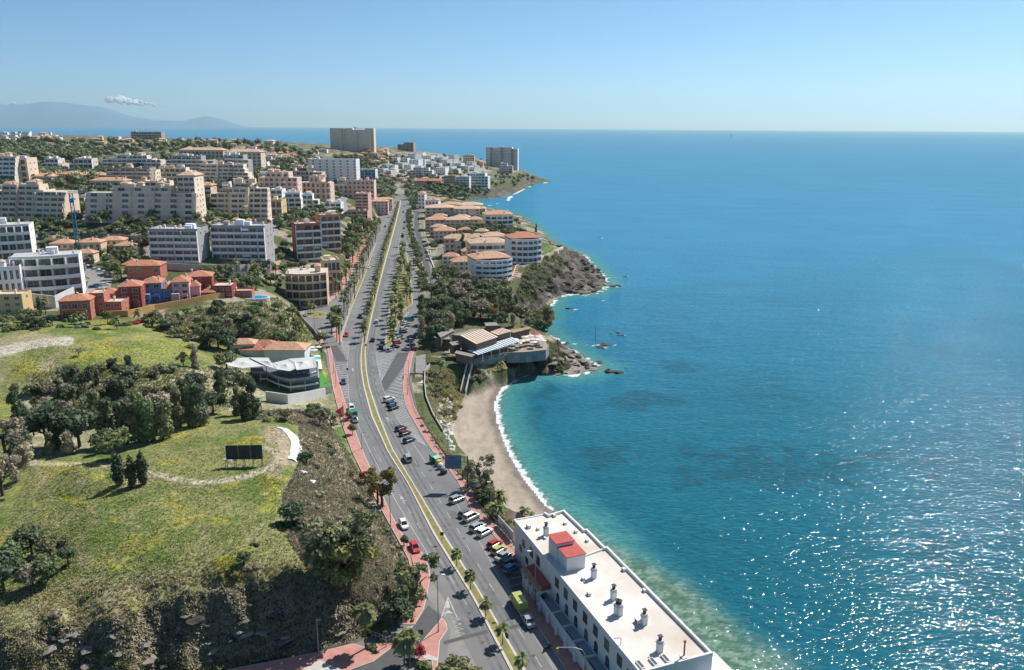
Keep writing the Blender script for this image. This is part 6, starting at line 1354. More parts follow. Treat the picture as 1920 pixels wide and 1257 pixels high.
def trunk_mesh(kind, var):
    k = (kind, var)
    if k in _tr: return _tr[k]
    r = random.Random(var * 11 + len(kind)); q = MB()
    if kind in ("round", "open", "dead"):
        q.tube([(0, 0, -.1), (r.uniform(-.03, .03), 0, .2), (r.uniform(-.05, .05), r.uniform(-.04, .04), .45)], [.045, .032, .024], 6)
        for j in range(9 if kind != "round" else 5):
            a = r.uniform(0, 6.283); z = r.uniform(.25, .45); l_ = r.uniform(.2, .4); q.tube([(0, 0, z), (l_ * .5 * math.cos(a), l_ * .5 * math.sin(a), z + l_ * .5), (l_ * math.cos(a), l_ * math.sin(a), z + l_ * r.uniform(.8, 1.3))], [.02, .013, .006], 5)
    else: q.tube([(0, 0, -.1), (0, 0, .5), (0, 0, .85)], [.028, .02, .008], 6)
    _tr[k] = q.mesh("trunk", M_bark); return _tr[k]
SHAPE = {"round": (.55, .47, .50), "tall": (.53, .50, .31), "open": (.60, .42, .42), "cypress": (.54, .46, .46), "dead": (.62, .36, .34)}
TN = {"round": "broadleaf_tree", "tall": "tall_tree", "open": "eucalyptus_tree", "cypress": "cypress_tree", "dead": "bare_tree"}
TR = random.Random(99)
def tree(kind, colr, px, py, h, label, group=None, w=1.0, loc=None, cat="tree"):
    g = loc or G(px, py); v = TR.randrange(3); zc, hs, ws = SHAPE[kind]
    r = empty(TN[kind], g, TR.uniform(0, 6.28), label, cat, group)
    link("crown", crown(kind, colr, v), r, (0, 0, h * zc), 0, (h * ws * w, h * ws * w, h * hs)); link("trunk", trunk_mesh(kind, v), r, (0, 0, 0), 0, (h, h, h)); return r
def bush(colr, px, py, w, label, group=None, h=None, loc=None, name="shrub"):
    g = loc or G(px, py); v = TR.randrange(3); o = link(name, crown("bush", colr, v), None, g, TR.uniform(0, 6.28), (w, w * TR.uniform(.85, 1.1), (h or w * .85))); return tag(o, label, "shrub", group)
# palms: fan crown with drooping fronds; a shaggy skirt on the older ones
def palm_crown(seed, nfr=34, fan=True, L=1.0):
    r = random.Random(seed); q = MB()
    for k in range(nfr):
        a = r.uniform(0, 6.283); e = r.uniform(-.75, 1.35); l_ = L * r.uniform(.8, 1.05); ca, sa = math.cos(a), math.sin(a); pts = []
        for j in range(5):
            t = j / 4; rad = l_ * (t * math.cos(e) ) ; z = l_ * (t * math.sin(e)) - .42 * l_ * t ** 2.2; pts.append(Vector((rad * ca, rad * sa, z)))
        side = Vector((-sa, ca, 0))
        ws = [.02, .03, .16, .26, .05] if fan else [.03, .12, .15, .12, .02]
        for j in range(4):
            w0, w1 = ws[j] * l_, ws[j + 1] * l_; d0 = Vector((0, 0, -.3)) * w0; d1 = Vector((0, 0, -.3)) * w1
            q.add([tuple(pts[j]), tuple(pts[j] + side * w0 + d0), tuple(pts[j + 1] + side * w1 + d1), tuple(pts[j + 1])], [(0, 1, 2, 3)]); q.add([tuple(pts[j]), tuple(pts[j] - side * w0 + d0), tuple(pts[j + 1] - side * w1 + d1), tuple(pts[j + 1])], [(0, 3, 2, 1)])
        if fan:
            for s_ in (-.8, -.4, .4, .8):
                p = pts[3]; tp_ = p + (pts[4] - pts[2]).normalized() * .3 * l_ + side * s_ * .34 * l_ + Vector((0, 0, -.16 * l_)); q.add([tuple(p - side * .04 + side * s_ * .2 * l_), tuple(p + side * .04 + side * s_ * .2 * l_), tuple(tp_)], [(0, 1, 2)])
    return q.mesh("crown", FOL["palm"])
PC = [palm_crown(3), palm_crown(8, 38), palm_crown(12, 30)]; PD = [palm_crown(21, 40, False, 1.0), palm_crown(25, 44, False, 1.0)]
q = MB(); q.tube([(0, 0, -.1), (.01, 0, .3), (0, .01, .7), (0, 0, 1)], [.030, .024, .021, .026], 7); PT = q.mesh("trunk", M_barkp)
q = MB(); q.cyl(0, 0, -1.0, 0, .35, .8, 9); q.cyl(0, 0, 0, .25, .8, .3, 9); PS = q.mesh("skirt", M_skirt)
def palm(px, py, h, label, group=None, cr=None, skirt=False, date=False, loc=None, z=None):
    if loc is None:
        if z is not None: a = P(px, py, z); loc = Vector((a[0], a[1], z))
        else: loc = G(px, py)
    r = empty("palm_tree", loc, TR.uniform(0, 6.28), label, "palm tree", group); cs = cr or 1.75
    link("trunk", PT, r, (0, 0, 0), 0, (h * 1.0 if h < 7 else 7.5, h if h < 7 else 7.5, h)); c = link("crown", TR.choice(PD if date else PC), r, (0, 0, h), TR.uniform(0, 6), (cs, cs, cs))
    if skirt: link("skirt", PS, r, (0, 0, h - .1), 0, (.9, .9, max(1.5, h * .35)))
    return r
def ORD(i):
    n_ = i + 1; return "%d%s from its near end" % (n_, "th" if 10 < n_ % 100 < 14 else {1: "st", 2: "nd", 3: "rd"}.get(n_ % 10, "th"))
def pts_along(px, n, jit=0.0, z=8.15):
    w_ = resample(PL(px, z), n); return [Vector((a + TR.uniform(-jit, jit), b_ + TR.uniform(-jit, jit), z)) for a, b_ in w_]
# five young palms in the central reservation near the hotel
for i, (bx, by, h, lb) in enumerate(((856.5, 1062, 3.2, "fifth from the front, farthest of the near five"), (882, 1105, 3.4, "fourth from the front"), (911, 1156, 3.3, "third from the front"), (942.5, 1208, 3.2, "second from the front"), (978, 1262, 3.0, "closest to the bottom edge"))):
    palm(bx, by, h, "young fan palm in the central strip, " + lb, "fan palms in the near central strip", 1.55, z=8.17)
# the central row beyond
MC = [((a[0] + b_[0]) / 2, (a[1] + b_[1]) / 2) for a, b_ in zip(MED_L, MED_R)]
for i_, v in enumerate(pts_along([(683,640),(686,622),(692,596),(705,550),(719.5,484),(735.5,432),(747,390)], 64, .3)):
    palm(0, 0, TR.uniform(5.0, 7.5), "fan palm in the far central strip, " + ORD(i_), "palms of the far central strip", 1.9, TR.random() < .4, loc=v)
for i, (px, py, h) in enumerate(((683, 641, 6.5), (690, 604, 6.5), (704, 545, 8.0))): palm(px, py, h, ["tall fan palm where the bare central strip begins", "tall fan palm with brown skirt behind the first of the central row", "taller palm rising above the middle of the central row"][i], None, 2.1, True, z=8.15)
VG1 = "palms on the left verge of the avenue"
for i_, v in enumerate(pts_along([(636,628),(641,614),(650,590),(662,556),(676,520),(690,482),(702,455),(712,432)], 40, 1.2)): palm(0, 0, TR.uniform(6.5, 10.5), "tall fan palm on the left verge of the avenue, " + ORD(i_), VG1, 2.3, TR.random() < .5, loc=v)
for i_, v in enumerate(pts_along([(632,560),(642,540),(655,512),(668,485),(684,456),(700,432)], 26, 1.5)): palm(0, 0, TR.uniform(6, 10), "tall fan palm by the frontage road of the peach flats, " + ORD(i_), "palms along the frontage road", 2.2, TR.random() < .5, loc=v)
for i_, v in enumerate(pts_along([(731,652),(734,625),(741,585),(746,550),(753,510),(757,475)], 30, 1.6)): palm(0, 0, TR.uniform(5.5, 9), "fan palm in the grassy triangle between avenue and slip road, " + ORD(i_), "palms in the slip road triangle", 2.2, TR.random() < .5, loc=v)
for i_, v in enumerate(pts_along([(745,618),(752,600),(764,570),(766,540),(765,510)], 22, 2.0)): palm(0, 0, TR.uniform(5.5, 9), "fan palm on the right edge of the slip road triangle, " + ORD(i_), "palms beside the slip road", 2.2, TR.random() < .4, loc=v)
palm(756, 462, 9, "lone tall palm at the tip of the slip road triangle", None, 2.4, True, z=8.15)
for i_, v in enumerate(pts_along([(767,400),(768,430),(776,455),(783,485),(790,520),(795,545)], 40, 1.0)):
    tree(TR.choice(["round", "round", "open"]), TR.choice(["olive", "green"]), 0, 0, TR.uniform(4, 6.5), "small bushy street tree between slip road and service road, " + ORD(i_ ), "street trees along the service road", loc=v, w=1.2)
for (px, py, h, lb) in ((583,592,5,"left"),(589,588,4,"middle"),(578,590,6,"back left")): palm(px, py, h, "palm on the small roundabout island, " + lb, None, 1.8, loc=G(px, py))
bush("bright", 600, 591, 1.2, "small clipped bush on the roundabout island")
tree("tall", "green", 628, 612, 9, "dense green tree at the corner of the roundabout street", None, 1.6); 
for px, py, h in ((622,628,9),(632,640,10),(637,646,10)): palm(px, py, h, "big shaggy palm on the gore beside the merge lane" + {622: ", farthest left", 632: ", middle one", 637: ", right one"}[px], None, 2.5, True, z=8.1)
for px, py, h in ((600,650,5),(608,652,5.5),(604,674,5)): palm(px, py, h, "palm at the corner pavement above the sailcloth restaurant" + {600: ", left", 608: ", right", 604: ", nearest"}[px], None, 2.0)
# palms and broad trees by the pavement and hotel
palm(932, 972, 3.2, "date palm with arching fronds below the long white hoarding", None, 2.7, date=True); palm(938, 948, 3.0, "second date palm behind the lamp post by the beach", None, 2.6, date=True)
palm(984, 988, 4.5, "slender palm at the beach corner of the hotel, left of two", None, 1.7); palm(994, 992, 3.6, "slender palm at the beach corner of the hotel, right of two", None, 1.6)
palm(826, 700, 5.0, "pale palm on the terrace left of the beach stairs", None, 2.1)
palm(716 - 30, 1246 - 30, 7.5, "tall palm with brown skirt at the foot of the cliff", None, 2.3, True, z=8.1)
palm(768, 1252, 6.0, "broad palm beside the side street near the bottom edge", None, 2.4, True, z=8.1); palm(758, 1246, 4.6, "second palm crowding the side street palm", None, 2.2, False, z=8.1)
tree("round", "crimson", 786, 1236, 3.2, "reddish shrub tree beside the side street palm", None, .9)
tree("round", "olive", 858, 1275, 6.0, "round olive green tree at the bottom edge on the left carriageway island", None, 1.15, loc=Vector((*P(858, 1290, 8), 8.0)))
tree("round", "olive", 900, 1290, 4.5, "small olive tree cut by the bottom edge", None, 1.1, loc=Vector((*P(893, 1300, 8), 8.0))); bush("bright", 800, 1262, 1.6, "yellow flowering bush on the corner by the traffic island", loc=Vector((*P(796, 1255, 8), 8.1)))
tree("open", "yellow", 706, 985, 9.5, "slender pine with two trunks leaning over the left pavement", None, 1.0, loc=Vector((*P(716, 950, 8), 8.1))); tree("open", "yellow", 700, 960, 8.5, "second slender pine over the left pavement", None, .95, loc=Vector((*P(709, 944, 8), 8.1)))
tree("round", "crimson", 684, 905, 3.4, "pinkish bare shrub by the left pavement under the pines", None, 1.0)
tree("open", "olive", 640, 1105, 15, "very large eucalyptus overhanging the dark cliff", None, 1.05); tree("open", "yellow", 655, 1120, 12, "yellowish eucalyptus in front of the large one on the cliff", None, 1.1); tree("open", "olive", 622, 1075, 11, "eucalyptus behind the large one on the cliff", None, 1.2); tree("open", "dry", 668, 1050, 8, "dry brown eucalyptus on the slope above the cliff", None, 1.2)
tree("tall", "olive", 772, 1135, 9.5, "leafy tree over the left pavement near the side street", None, 1.5); tree("open", "green", 790, 1125, 8.5, "spreading tree beside the parked red car", None, 1.1, loc=Vector((*P(782, 1118, 8), 8.1))); tree("round", "dark", 745, 1175, 6.5, "dark tree in the shade at the foot of the cliff", None, 1.1); tree("tall", "olive", 756, 1160, 8, "olive tree between cliff and side street", None, 1.2); bush("bright", 706, 1188, 2.2, "bright green bush at the foot of the cliff"); bush("green", 722, 1196, 2.0, "green bush by the pavement railing"); bush("green", 700, 1218, 1.5, "low green bush at the base of the skirted palm")
# eucalyptus and scrub between the pavement and the beach
tree("open", "dry", 900, 912, 8, "half bare feathery tree between pavement and beach", None, 1.2); tree("tall", "olive", 912, 930, 6.5, "dark feathery tree beside the half bare one", None, 1.3); tree("tall", "reed", 922, 942, 5.5, "yellowish feathery tree behind the lamp post", None, 1.5); tree("round", "dark", 905, 945, 4, "dark bushy tree beside the bus shelter roof", None, 1.1)
# three dark cypresses in the meadow
for px, py, h, w in ((224, 910, 7.6, 1.15), (248, 913, 7.0, 1.05), (268, 909, 7.6, 1.05)): tree("cypress", "dark", px, py, h, "dark cypress in the meadow, " + {224: "left of the three", 248: "middle of the three", 268: "right of the three"}[px], "three cypresses in the meadow", w)
# belt of trees below the meadow
BT = [("tall","dark",38,812,12),("round","dark",90,838,12),("tall","dark",105,842,10),("tall","dry",128,852,7),("tall","dry",95,852,5.5),("round","dark",150,838,11),("round","green",218,862,8.5),("tall","green",205,835,12),("tall","olive",238,832,13),("tall","olive",262,830,13),("tall","green",285,828,13.5),("tall","olive",306,824,12),
      ("tall","olive",335,800,10),("tall","olive",362,800,11),("tall","greyg",380,798,11),("tall","olive",350,790,11),("tall","dark",412,740,10),("round","dark",400,775,7),("tall","olive",445,780,8),("tall","dark",475,785,11),("tall","dark",462,790,9.5),("round","olive",535,790,4),("round","green",590,785,5),("open","greyg",600,800,6),("open","greyg",620,805,6),
      ("open","dry",12,860,11),("open","dry",30,905,9),("open","dry",5,930,10),("dead","dry",20,880,10),("open","greyg",45,870,8),("round","dark",60,1040,6),("round","olive",95,1050,5.5),("round","green",35,1060,6),("round","dry",62,1100,5),("round","green",90,1090,5),("round","dark",8,1110,8),("round","dark",128,1058,3.5),
      ("tall","dark",385,655,9),("round","dark",410,655,9),("round","dark",430,660,7),("open","olive",395,655,10),("round","dark",548,985,5.2),("round","dark",575,872,3.6),("open","dry",110,745,6),("round","dark",212,688,3.2),("open","dry",148,668,3.2),("tall","olive",320,770,9),("tall","olive",180,800,10),("round","dark",250,800,9),("tall","olive",140,790,9)]
_dp = {}
def DUP(k):
    _dp[k] = _dp.get(k, -1) + 1; return ["", "second ", "third ", "fourth ", "fifth "][_dp[k]]
def near_lab(px, py):
    LM = [("billboard", 460, 850), ("three cypresses", 245, 900), ("rubble heap", 165, 718), ("sailcloth restaurant", 520, 700), ("pale track", 60, 655), ("left picture edge", 0, 860), ("cliff brink", 100, 1170), ("plastic sheet", 555, 840), ("small hut", 455, 655), ("yellow flowers", 425, 1070), ("left pavement", 650, 800), ("earth track end", 70, 870)]
    d = sorted((math.hypot(a - px, b_ - py), n_, a, b_) for n_, a, b_ in LM)[0]; return ("behind and " if py < d[3] - 12 else "nearer than and ") + ("left" if px < d[2] else "right") + " of the " + d[1]
for i, (k, c, px, py, h) in enumerate(BT):
    w_ = {"dark": "dark green", "green": "mid green", "olive": "olive green", "dry": "brown dry", "greyg": "grey green"}[c]; kd = {"tall": "tall narrow tree", "round": "rounded tree", "open": "feathery tree", "dead": "leafless tree"}[k]
    pos = "in the belt behind the meadow" if 690 < py < 870 and px < 400 else ("near the sailcloth restaurant" if px > 390 and 720 < py < 820 else ("in the clump at the lower left edge" if px < 140 and py > 1000 else ("in the thicket at the left edge" if px < 60 else ("beside the small hut" if 640 < py < 670 else "standing alone on the hill"))))
    tree(k, c, px, py, h, "%s %s %s" % (DUP(w_ + " " + kd + near_lab(px, py)) + w_, kd, near_lab(px, py)), "trees " + pos, 1.15 if k == "tall" else 1.1)
bush("dark", 212, 690, 3.0, "dark round bush on the far meadow"); bush("yellow", 428, 1078, 2.0, "flowering yellow bush at the lower meadow"); tree("round", "green", 458, 1060, 2.8, "small round tree beside the yellow flowers"); bush("dark", 478, 1024, 1.0, "little dark bush in the lower meadow"); bush("dark", 545, 990, 3.0, "low dark bush under the rounded tree on the slope")
def scatter(poly, n, mk, seed, dmin=3.0):
    r = random.Random(seed); pl = np.array(poly, float); done = []; t = 0
    while len(done) < n and t < n * 40:
        t += 1; x = r.uniform(pl[:, 0].min(), pl[:, 0].max()); y = r.uniform(pl[:, 1].min(), pl[:, 1].max())
        if inpoly(np.array([x]), np.array([y]), pl)[0] and all((x - a) ** 2 + ((y - b_) * 1.6) ** 2 > dmin ** 2 for a, b_ in done): done.append((x, y)); mk(r, x, y)
DESC = {"dark": "dark green", "green": "mid green", "olive": "olive green", "dry": "brown dry", "greyg": "grey green", "yellow": "yellowish", "bright": "bright green"}
FARW = []
def woods(poly, n, kinds, cols, h0, h1, where, seed, dmin, w=1.15, far=False):
    def mk(r, x, y):
        if far: g = G(x, y); len(FARW) < 1600 and FARW.append((g.x, g.y, g.z, r.uniform(h0, h1))); return
        k = r.choice(kinds); c = r.choice(cols)
        pt = ", " + part9(x, y, np.array(poly, float))
        if k == "bush": bush(c, x, y, r.uniform(h0, h1) * .6, "%s shrub %s%s" % (DESC[c], where, pt), "shrubs " + where)
        elif k == "palm": palm(x, y, r.uniform(h0, h1), "fan palm " + where + pt, "palms " + where, 2.2, r.random() < .4)
        else: tree(k, c, x, y, r.uniform(h0, h1), "%s %s %s%s" % (DESC[c], {"tall": "upright tree", "round": "round tree", "open": "feathery tree"}[k], where, pt), "trees " + where, w)
    scatter(poly, n, mk, seed, dmin)
woods([(790,650),(785,600),(795,560),(820,530),(850,520),(880,530),(940,550),(965,575),(985,605),(960,615),(905,612),(860,618),(830,632),(808,655)], 78, ["round", "round", "open", "tall"], ["olive", "green", "dark", "olive", "dry"], 6, 10, "above the cliff restaurant", 1, 9)
woods([(965,595),(1020,590),(1032,615),(1020,626),(985,618)], 12, ["open", "palm", "round"], ["olive", "green"], 4, 8, "behind the cliff restaurant terrace", 2, 6)
tree("open", "olive", 1018, 622, 13, "large spreading tree on the rocks above the small cove", None, 1.1); tree("open", "yellow", 1024, 618, 11, "yellowish tree beside the large one above the small cove", None, 1.1)
woods([(852,445),(870,432),(930,430),(960,440),(968,450),(930,462),(880,456)], 34, ["round", "round", "open"], ["olive", "green", "dark"], 6, 9, "in the grove between the seaward houses", 3, 6)
tree("tall", "dark", 868, 476, 12, "lone conifer in front of the beige houses", None, 1.1); tree("tall", "dark", 1005, 440, 9, "dark columnar tree on the tip above the sea", None, .8); tree("round", "dark", 968, 420, 6, "dark tree by the white seafront flats")
woods([(330,600),(420,570),(500,570),(545,590),(580,625),(570,650),(520,645),(460,640),(400,640),(340,640),(280,615)], 56, ["bush", "bush", "round", "open"], ["green", "olive", "dark", "bright", "greyg", "yellow"], 3, 6, "on the slope below the swimming pool", 4, 8)
woods([(0,590),(60,596),(110,600),(120,618),(60,622),(0,625)], 24, ["bush", "bush", "round"], ["green", "olive", "dark"], 3, 5, "on the bank below the white flats", 5, 8)
woods([(120,604),(250,600),(330,592),(340,615),(250,620),(140,618)], 26, ["bush", "round", "palm", "bush"], ["green", "olive", "dark", "greyg"], 2.6, 4.5, "below the coloured townhouses", 6, 8)
bush("crimson", 256, 606, 2.4, "crimson bougainvillea bush below the blue townhouse")
woods([(60,715),(150,700),(340,680),(400,690),(470,700),(480,760),(390,770),(330,790),(200,800),(60,800),(30,760)], 52, ["bush", "round", "open", "tall", "bush"], ["olive", "dry", "greyg", "dark"], 3.5, 8, "in the gully behind the meadow", 7, 13)
woods([(555,800),(600,800),(640,850),(690,940),(730,1020),(740,1080),(700,1100),(640,1040),(560,1000),(540,940),(570,880)], 44, ["bush"], ["olive", "greyg", "dry", "green", "dry"], 1.6, 3.4, "on the slope above the pavement", 8, 11)
woods([(480,770),(560,770),(620,790),(600,810),(540,800),(490,790)], 18, ["bush"], ["dry", "greyg", "olive"], 2, 3.6, "below the sailcloth restaurant", 9, 7)
woods([(800,700),(830,700),(860,725),(872,745),(850,790),(825,780),(808,745)], 24, ["bush"], ["olive", "yellow", "green", "dry"], 2.6, 4.4, "between promenade and beach stairs", 10, 6)
woods([(880,690),(900,690),(912,702),(898,722),(880,712)], 8, ["bush"], ["dry", "olive"], 2.8, 4.2, "on the bank right of the beach stairs", 11, 6)
woods([(782,775),(800,800),(840,850),(870,890),(880,905),(868,905),(835,865),(800,815),(778,780)], 18, ["bush"], ["olive", "dry", "green"], 1.2, 2.2, "between pink pavement and beach", 12, 6)
woods([(885,920),(930,945),(975,990),(990,1020),(975,1020),(940,985),(900,950)], 14, ["bush", "bush"], ["green", "olive", "dark"], 1.6, 2.8, "by the rail near the hotel", 13, 6)
woods([(140,380),(155,420),(370,420),(390,418),(500,415),(515,430),(500,440),(390,442),(300,440),(200,432),(120,425),(112,400)], 60, ["round", "bush", "palm", "round"], ["dark", "dark", "green", "olive"], 4, 8, "below the big beige blocks", 14, 9)
woods([(196,500),(240,480),(262,500),(230,530),(205,520)], 14, ["palm", "palm", "round"], ["green", "dark"], 5, 8, "by the curved car park", 15, 7)
woods([(380,525),(520,500),(530,530),(500,545),(430,552),(380,545)], 30, ["palm", "palm", "round"], ["green", "dark"], 5, 8, "below the twin grey blocks", 16, 8)
woods([(250,440),(285,440),(285,500),(262,500)], 12, ["round", "palm"], ["dark", "green"], 4, 7, "left of the twin grey blocks", 17, 7)
woods([(375,440),(400,440),(400,500),(378,500)], 9, ["round", "palm"], ["dark"], 4, 7, "between the twin grey blocks", 18, 6)
woods([(505,480),(545,440),(548,490),(600,500),(590,505),(540,510),(520,540),(505,530)], 34, ["round", "bush", "bush"], ["dark", "green", "olive"], 3, 6, "below the steep hill road", 19, 8)
woods([(640,480),(655,430),(660,415),(700,415),(705,425),(680,450),(655,490)], 34, ["round", "round", "tall"], ["dark", "green", "olive"], 6, 10, "on the bank below the pink tower", 20, 7)
woods([(540,440),(550,400),(600,395),(630,400),(640,420),(610,408),(570,420)], 34, ["round", "palm", "round"], ["dark", "green"], 5, 9, "above the red and white flats", 21, 7)
woods([(700,345),(735,345),(740,365),(720,385),(700,360)], 18, ["round", "tall"], ["dark", "olive"], 8, 13, "at the far end of the avenue, left side", 22, 6, far=True)
woods([(760,345),(790,352),(790,385),(775,400),(765,380)], 16, ["round", "tall"], ["yellow", "olive", "green"], 8, 13, "at the far end of the avenue, right side", 23, 6, far=True)
woods([(790,350),(870,355),(880,372),(850,378),(800,362)], 34, ["round"], ["dark", "olive", "green"], 6, 11, "in the valley before the far cove", 24, 6, far=True)
woods([(905,340),(940,325),(985,325),(1000,340),(960,352),(900,370),(880,365)], 34, ["round", "bush", "palm"], ["dark", "olive"], 5, 9, "on the far headland below the hotel tower", 25, 6, far=True)
woods([(470,330),(500,310),(500,345),(485,350)], 10, ["round"], ["dark", "green"], 7, 10, "behind the cream pyramid flats", 26, 7, far=True)
woods([(620,300),(700,296),(760,300),(700,320),(672,330),(672,305)], 44, ["round"], ["dark", "olive"], 6, 11, "among the brown roofed villas", 27, 6, far=True)
woods([(500,280),(620,286),(570,300),(500,305),(500,345),(578,320),(575,300)], 48, ["round"], ["dark", "olive", "green"], 6, 11, "below the grey tower", 28, 7, far=True)
woods([(0,268),(190,268),(250,268),(420,268),(540,275),(540,292),(420,284),(300,290),(190,296),(0,296)], 150, ["round"], ["dark", "dark", "olive"], 6, 12, "among the villas of the ridge", 29, 7, far=True)
woods([(0,282),(120,280),(185,296),(185,305),(60,305),(0,300)], 90, ["round"], ["dark", "olive"], 8, 12, "in the dark wood on the left hillside", 30, 5, far=True)
woods([(700,300),(800,300),(900,300),(905,320),(860,330),(760,340),(700,345)], 50, ["round", "bush"], ["dark", "olive"], 5, 9, "between the white houses of the far village", 31, 7, far=True)
woods([(800,405),(870,400),(880,440),(845,480),(812,470),(800,440)], 34, ["round", "bush"], ["dark", "green", "bright"], 3, 6, "between the seaward beige houses", 32, 8)
woods([(1000,490),(1040,478),(1060,480),(1040,500),(1000,530),(985,560),(970,550),(980,515)], 14, ["bush"], ["olive", "green", "greyg"], 2.5, 4.5, "on the headland flank", 33, 7)
woods([(60,330),(190,328),(190,345),(60,350)], 26, ["round"], ["dark", "green", "olive"], 6, 10, "between the tiled houses below the wood", 34, 7, far=True)
woods([(0,420),(130,424),(120,445),(0,440)], 20, ["round", "palm"], ["dark", "green"], 4, 7, "behind the white terraced flats", 35, 8)
palm(86, 590, 6, "bushy palm at the corner below the white garden wall", None, 2.3, True); tree("cypress", "dark", 76, 592, 8, "dark cypress beside the bushy palm under the white wall", None, .8)
# trees between the town blocks, too small and many to tell apart
woods([(0,345),(60,348),(200,350),(370,352),(480,345),(500,400),(620,398),(640,415),(560,440),(520,430),(500,418),(380,420),(150,422),(0,422)], 260, ["round"], ["dark"], 4, 8, "x", 61, 5, far=True)
woods([(0,300),(300,296),(480,300),(500,345),(370,352),(200,350),(60,348),(0,345)], 300, ["round"], ["dark"], 4, 9, "x", 62, 4, far=True)
woods([(480,300),(620,300),(700,330),(735,345),(700,372),(600,372),(500,368)], 150, ["round"], ["dark"], 4, 9, "x", 63, 4, far=True)
woods([(660,300),(900,290),(925,318),(905,350),(830,350),(760,345),(700,335)], 140, ["round"], ["dark"], 4, 8, "x", 64, 4, far=True)
woods([(60,440),(250,440),(262,500),(200,512),(150,490),(90,470)], 60, ["round"], ["dark"], 3, 6, "x", 65, 6, far=True)
woods([(790,380),(900,385),(960,400),(985,440),(1005,455),(960,470),(850,480),(815,450)], 90, ["round"], ["dark"], 3, 6, "x", 66, 6, far=True)
# woods beyond about six hundred metres: hundreds of small crowns, one object
def far_wood():
    rg = np.random.default_rng(77); ic, fc = _ico(); V = []; T = []; Q = []; n0 = 0
    for (x, y, z, h) in FARW:
        for k in range(3):
            a = rg.uniform(0, 6.28); d = rg.uniform(0, .22) * h; r = h * rg.uniform(.2, .34); c = np.array([x + d * math.cos(a), y + d * math.sin(a), z + h * rg.uniform(.45, .72)]); v = ic * rg.uniform(.75, 1.1, (len(ic), 1)) * r * np.array([1.1, 1.1, .95]) + c; V.append(v); T.append(fc + n0); n0 += len(v)
        m_ = 60; dd = rg.normal(size=(m_, 3)); dd /= np.linalg.norm(dd, axis=1)[:, None]; c = np.array([x, y, z + h * .58]) + dd * h * np.array([.46, .46, .38]) * rg.uniform(.8, 1.1, (m_, 1)); t = rg.normal(size=(m_, 3)) * h * .05; u = rg.normal(size=(m_, 3)) * h * .05
        v = np.stack([c - t - u, c + t - u, c + t + u, c - t + u], 1).reshape(-1, 3); V.append(v); Q.append(np.arange(n0, n0 + m_ * 4)); n0 += m_ * 4
    V = np.vstack(V); T = np.vstack(T); Q = np.concatenate(Q); me = bpy.data.meshes.new("distant_wood"); me.vertices.add(len(V)); me.vertices.foreach_set("co", V.astype(np.float32).ravel())
    L = np.concatenate([T.ravel(), Q]); ls_ = np.concatenate([np.arange(0, T.size, 3), T.size + np.arange(0, len(Q), 4)]); me.loops.add(len(L)); me.loops.foreach_set("vertex_index", L.astype(np.int32)); me.polygons.add(len(ls_)); me.polygons.foreach_set("loop_start", ls_.astype(np.int32))
    for k in ("dark", "olive"): me.materials.append(FOL[k])
    me.polygons.foreach_set("material_index", rg.integers(0, 2, len(ls_)).astype(np.int32)); me.update(calc_edges=True); tag(link("distant_wood", me), "dark green trees of the far hillsides and the ridge", "wood", None, "stuff")
far_wood()
# low scrub, tufts and hanging growth that nobody could count
def tufts(name, label, polys, n, sz, m_, seed, steep_only=False, hang=False, cat="ground cover", h=1.0):
    rg = np.random.default_rng(seed); pts = []
    for poly, wgt in polys:
        pl = np.array(poly, float); A = []
        while sum(len(a) for a in A) < n * wgt:
            x = rg.uniform(pl[:, 0].min(), pl[:, 0].max(), 4000); y = rg.uniform(pl[:, 1].min(), pl[:, 1].max(), 4000); k = inpoly(x, y, pl); A.append(np.stack([x[k], y[k]], 1))
        pts.append(np.vstack(A)[:int(n * wgt)])
    pts = np.vstack(pts); d = ray(pts[:, 0], pts[:, 1]); ys = np.exp(np.linspace(math.log(90), math.log(700), 520)); t = ys[None] / d[:, 1:2]
    zz = CAMH + d[:, 2:3] * t - Zat(d[:, 0:1] * t, np.broadcast_to(ys[None], t.shape)); k = (zz < 0).argmax(1); k = np.clip(k, 1, None); y = ys[k]; y0 = ys[k - 1]; i = np.arange(len(k)); f = zz[i, k - 1] / (zz[i, k - 1] - zz[i, k] + 1e-9); y = y0 + (y - y0) * f; x = d[:, 0] / d[:, 1] * y; z = Zat(x, y)
    ok = sdpoly(x, y, CORR) > .4; x, y, z = x[ok], y[ok], z[ok]; N = len(x); c = np.stack([x, y, z + sz * .15], 1)
    V = []; K = 7
    for j in range(K):
        a = rg.uniform(0, 6.283, N); e = rg.uniform(.2, 1.4, N) * (-.6 if hang else 1); l_ = sz * rg.uniform(.5, 1.4, N); dd = np.stack([np.cos(a) * np.cos(e), np.sin(a) * np.cos(e), np.sin(e) * h], 1) * l_[:, None]; s = np.stack([-np.sin(a), np.cos(a), 0 * a], 1) * (l_ * .28)[:, None]; o_ = rg.normal(size=(N, 3)) * sz * .3; o_[:, 2] = np.abs(o_[:, 2]) * .5
        V.append(np.stack([c + o_ - s * .5, c + o_ + s * .5, c + o_ + dd + s * .6, c + o_ + dd - s * .6], 1))
    V = np.concatenate(V).reshape(-1, 3); nf = len(V) // 4
    me = bpy.data.meshes.new(name); me.vertices.add(len(V)); me.vertices.foreach_set("co", V.astype(np.float32).ravel()); me.loops.add(len(V)); me.loops.foreach_set("vertex_index", np.arange(len(V), dtype=np.int32)); me.polygons.add(nf); me.polygons.foreach_set("loop_start", np.arange(0, nf * 4, 4, dtype=np.int32)); me.materials.append(m_); me.update(calc_edges=True)
    return tag(link(name, me), label, cat, None, "stuff")
cl_poly = [(-20,1188),(230,1152),(330,1120),(480,1092),(560,1070),(640,1100),(720,1150),(690,1190),(600,1216),(480,1240),(380,1257),(-20,1257)]
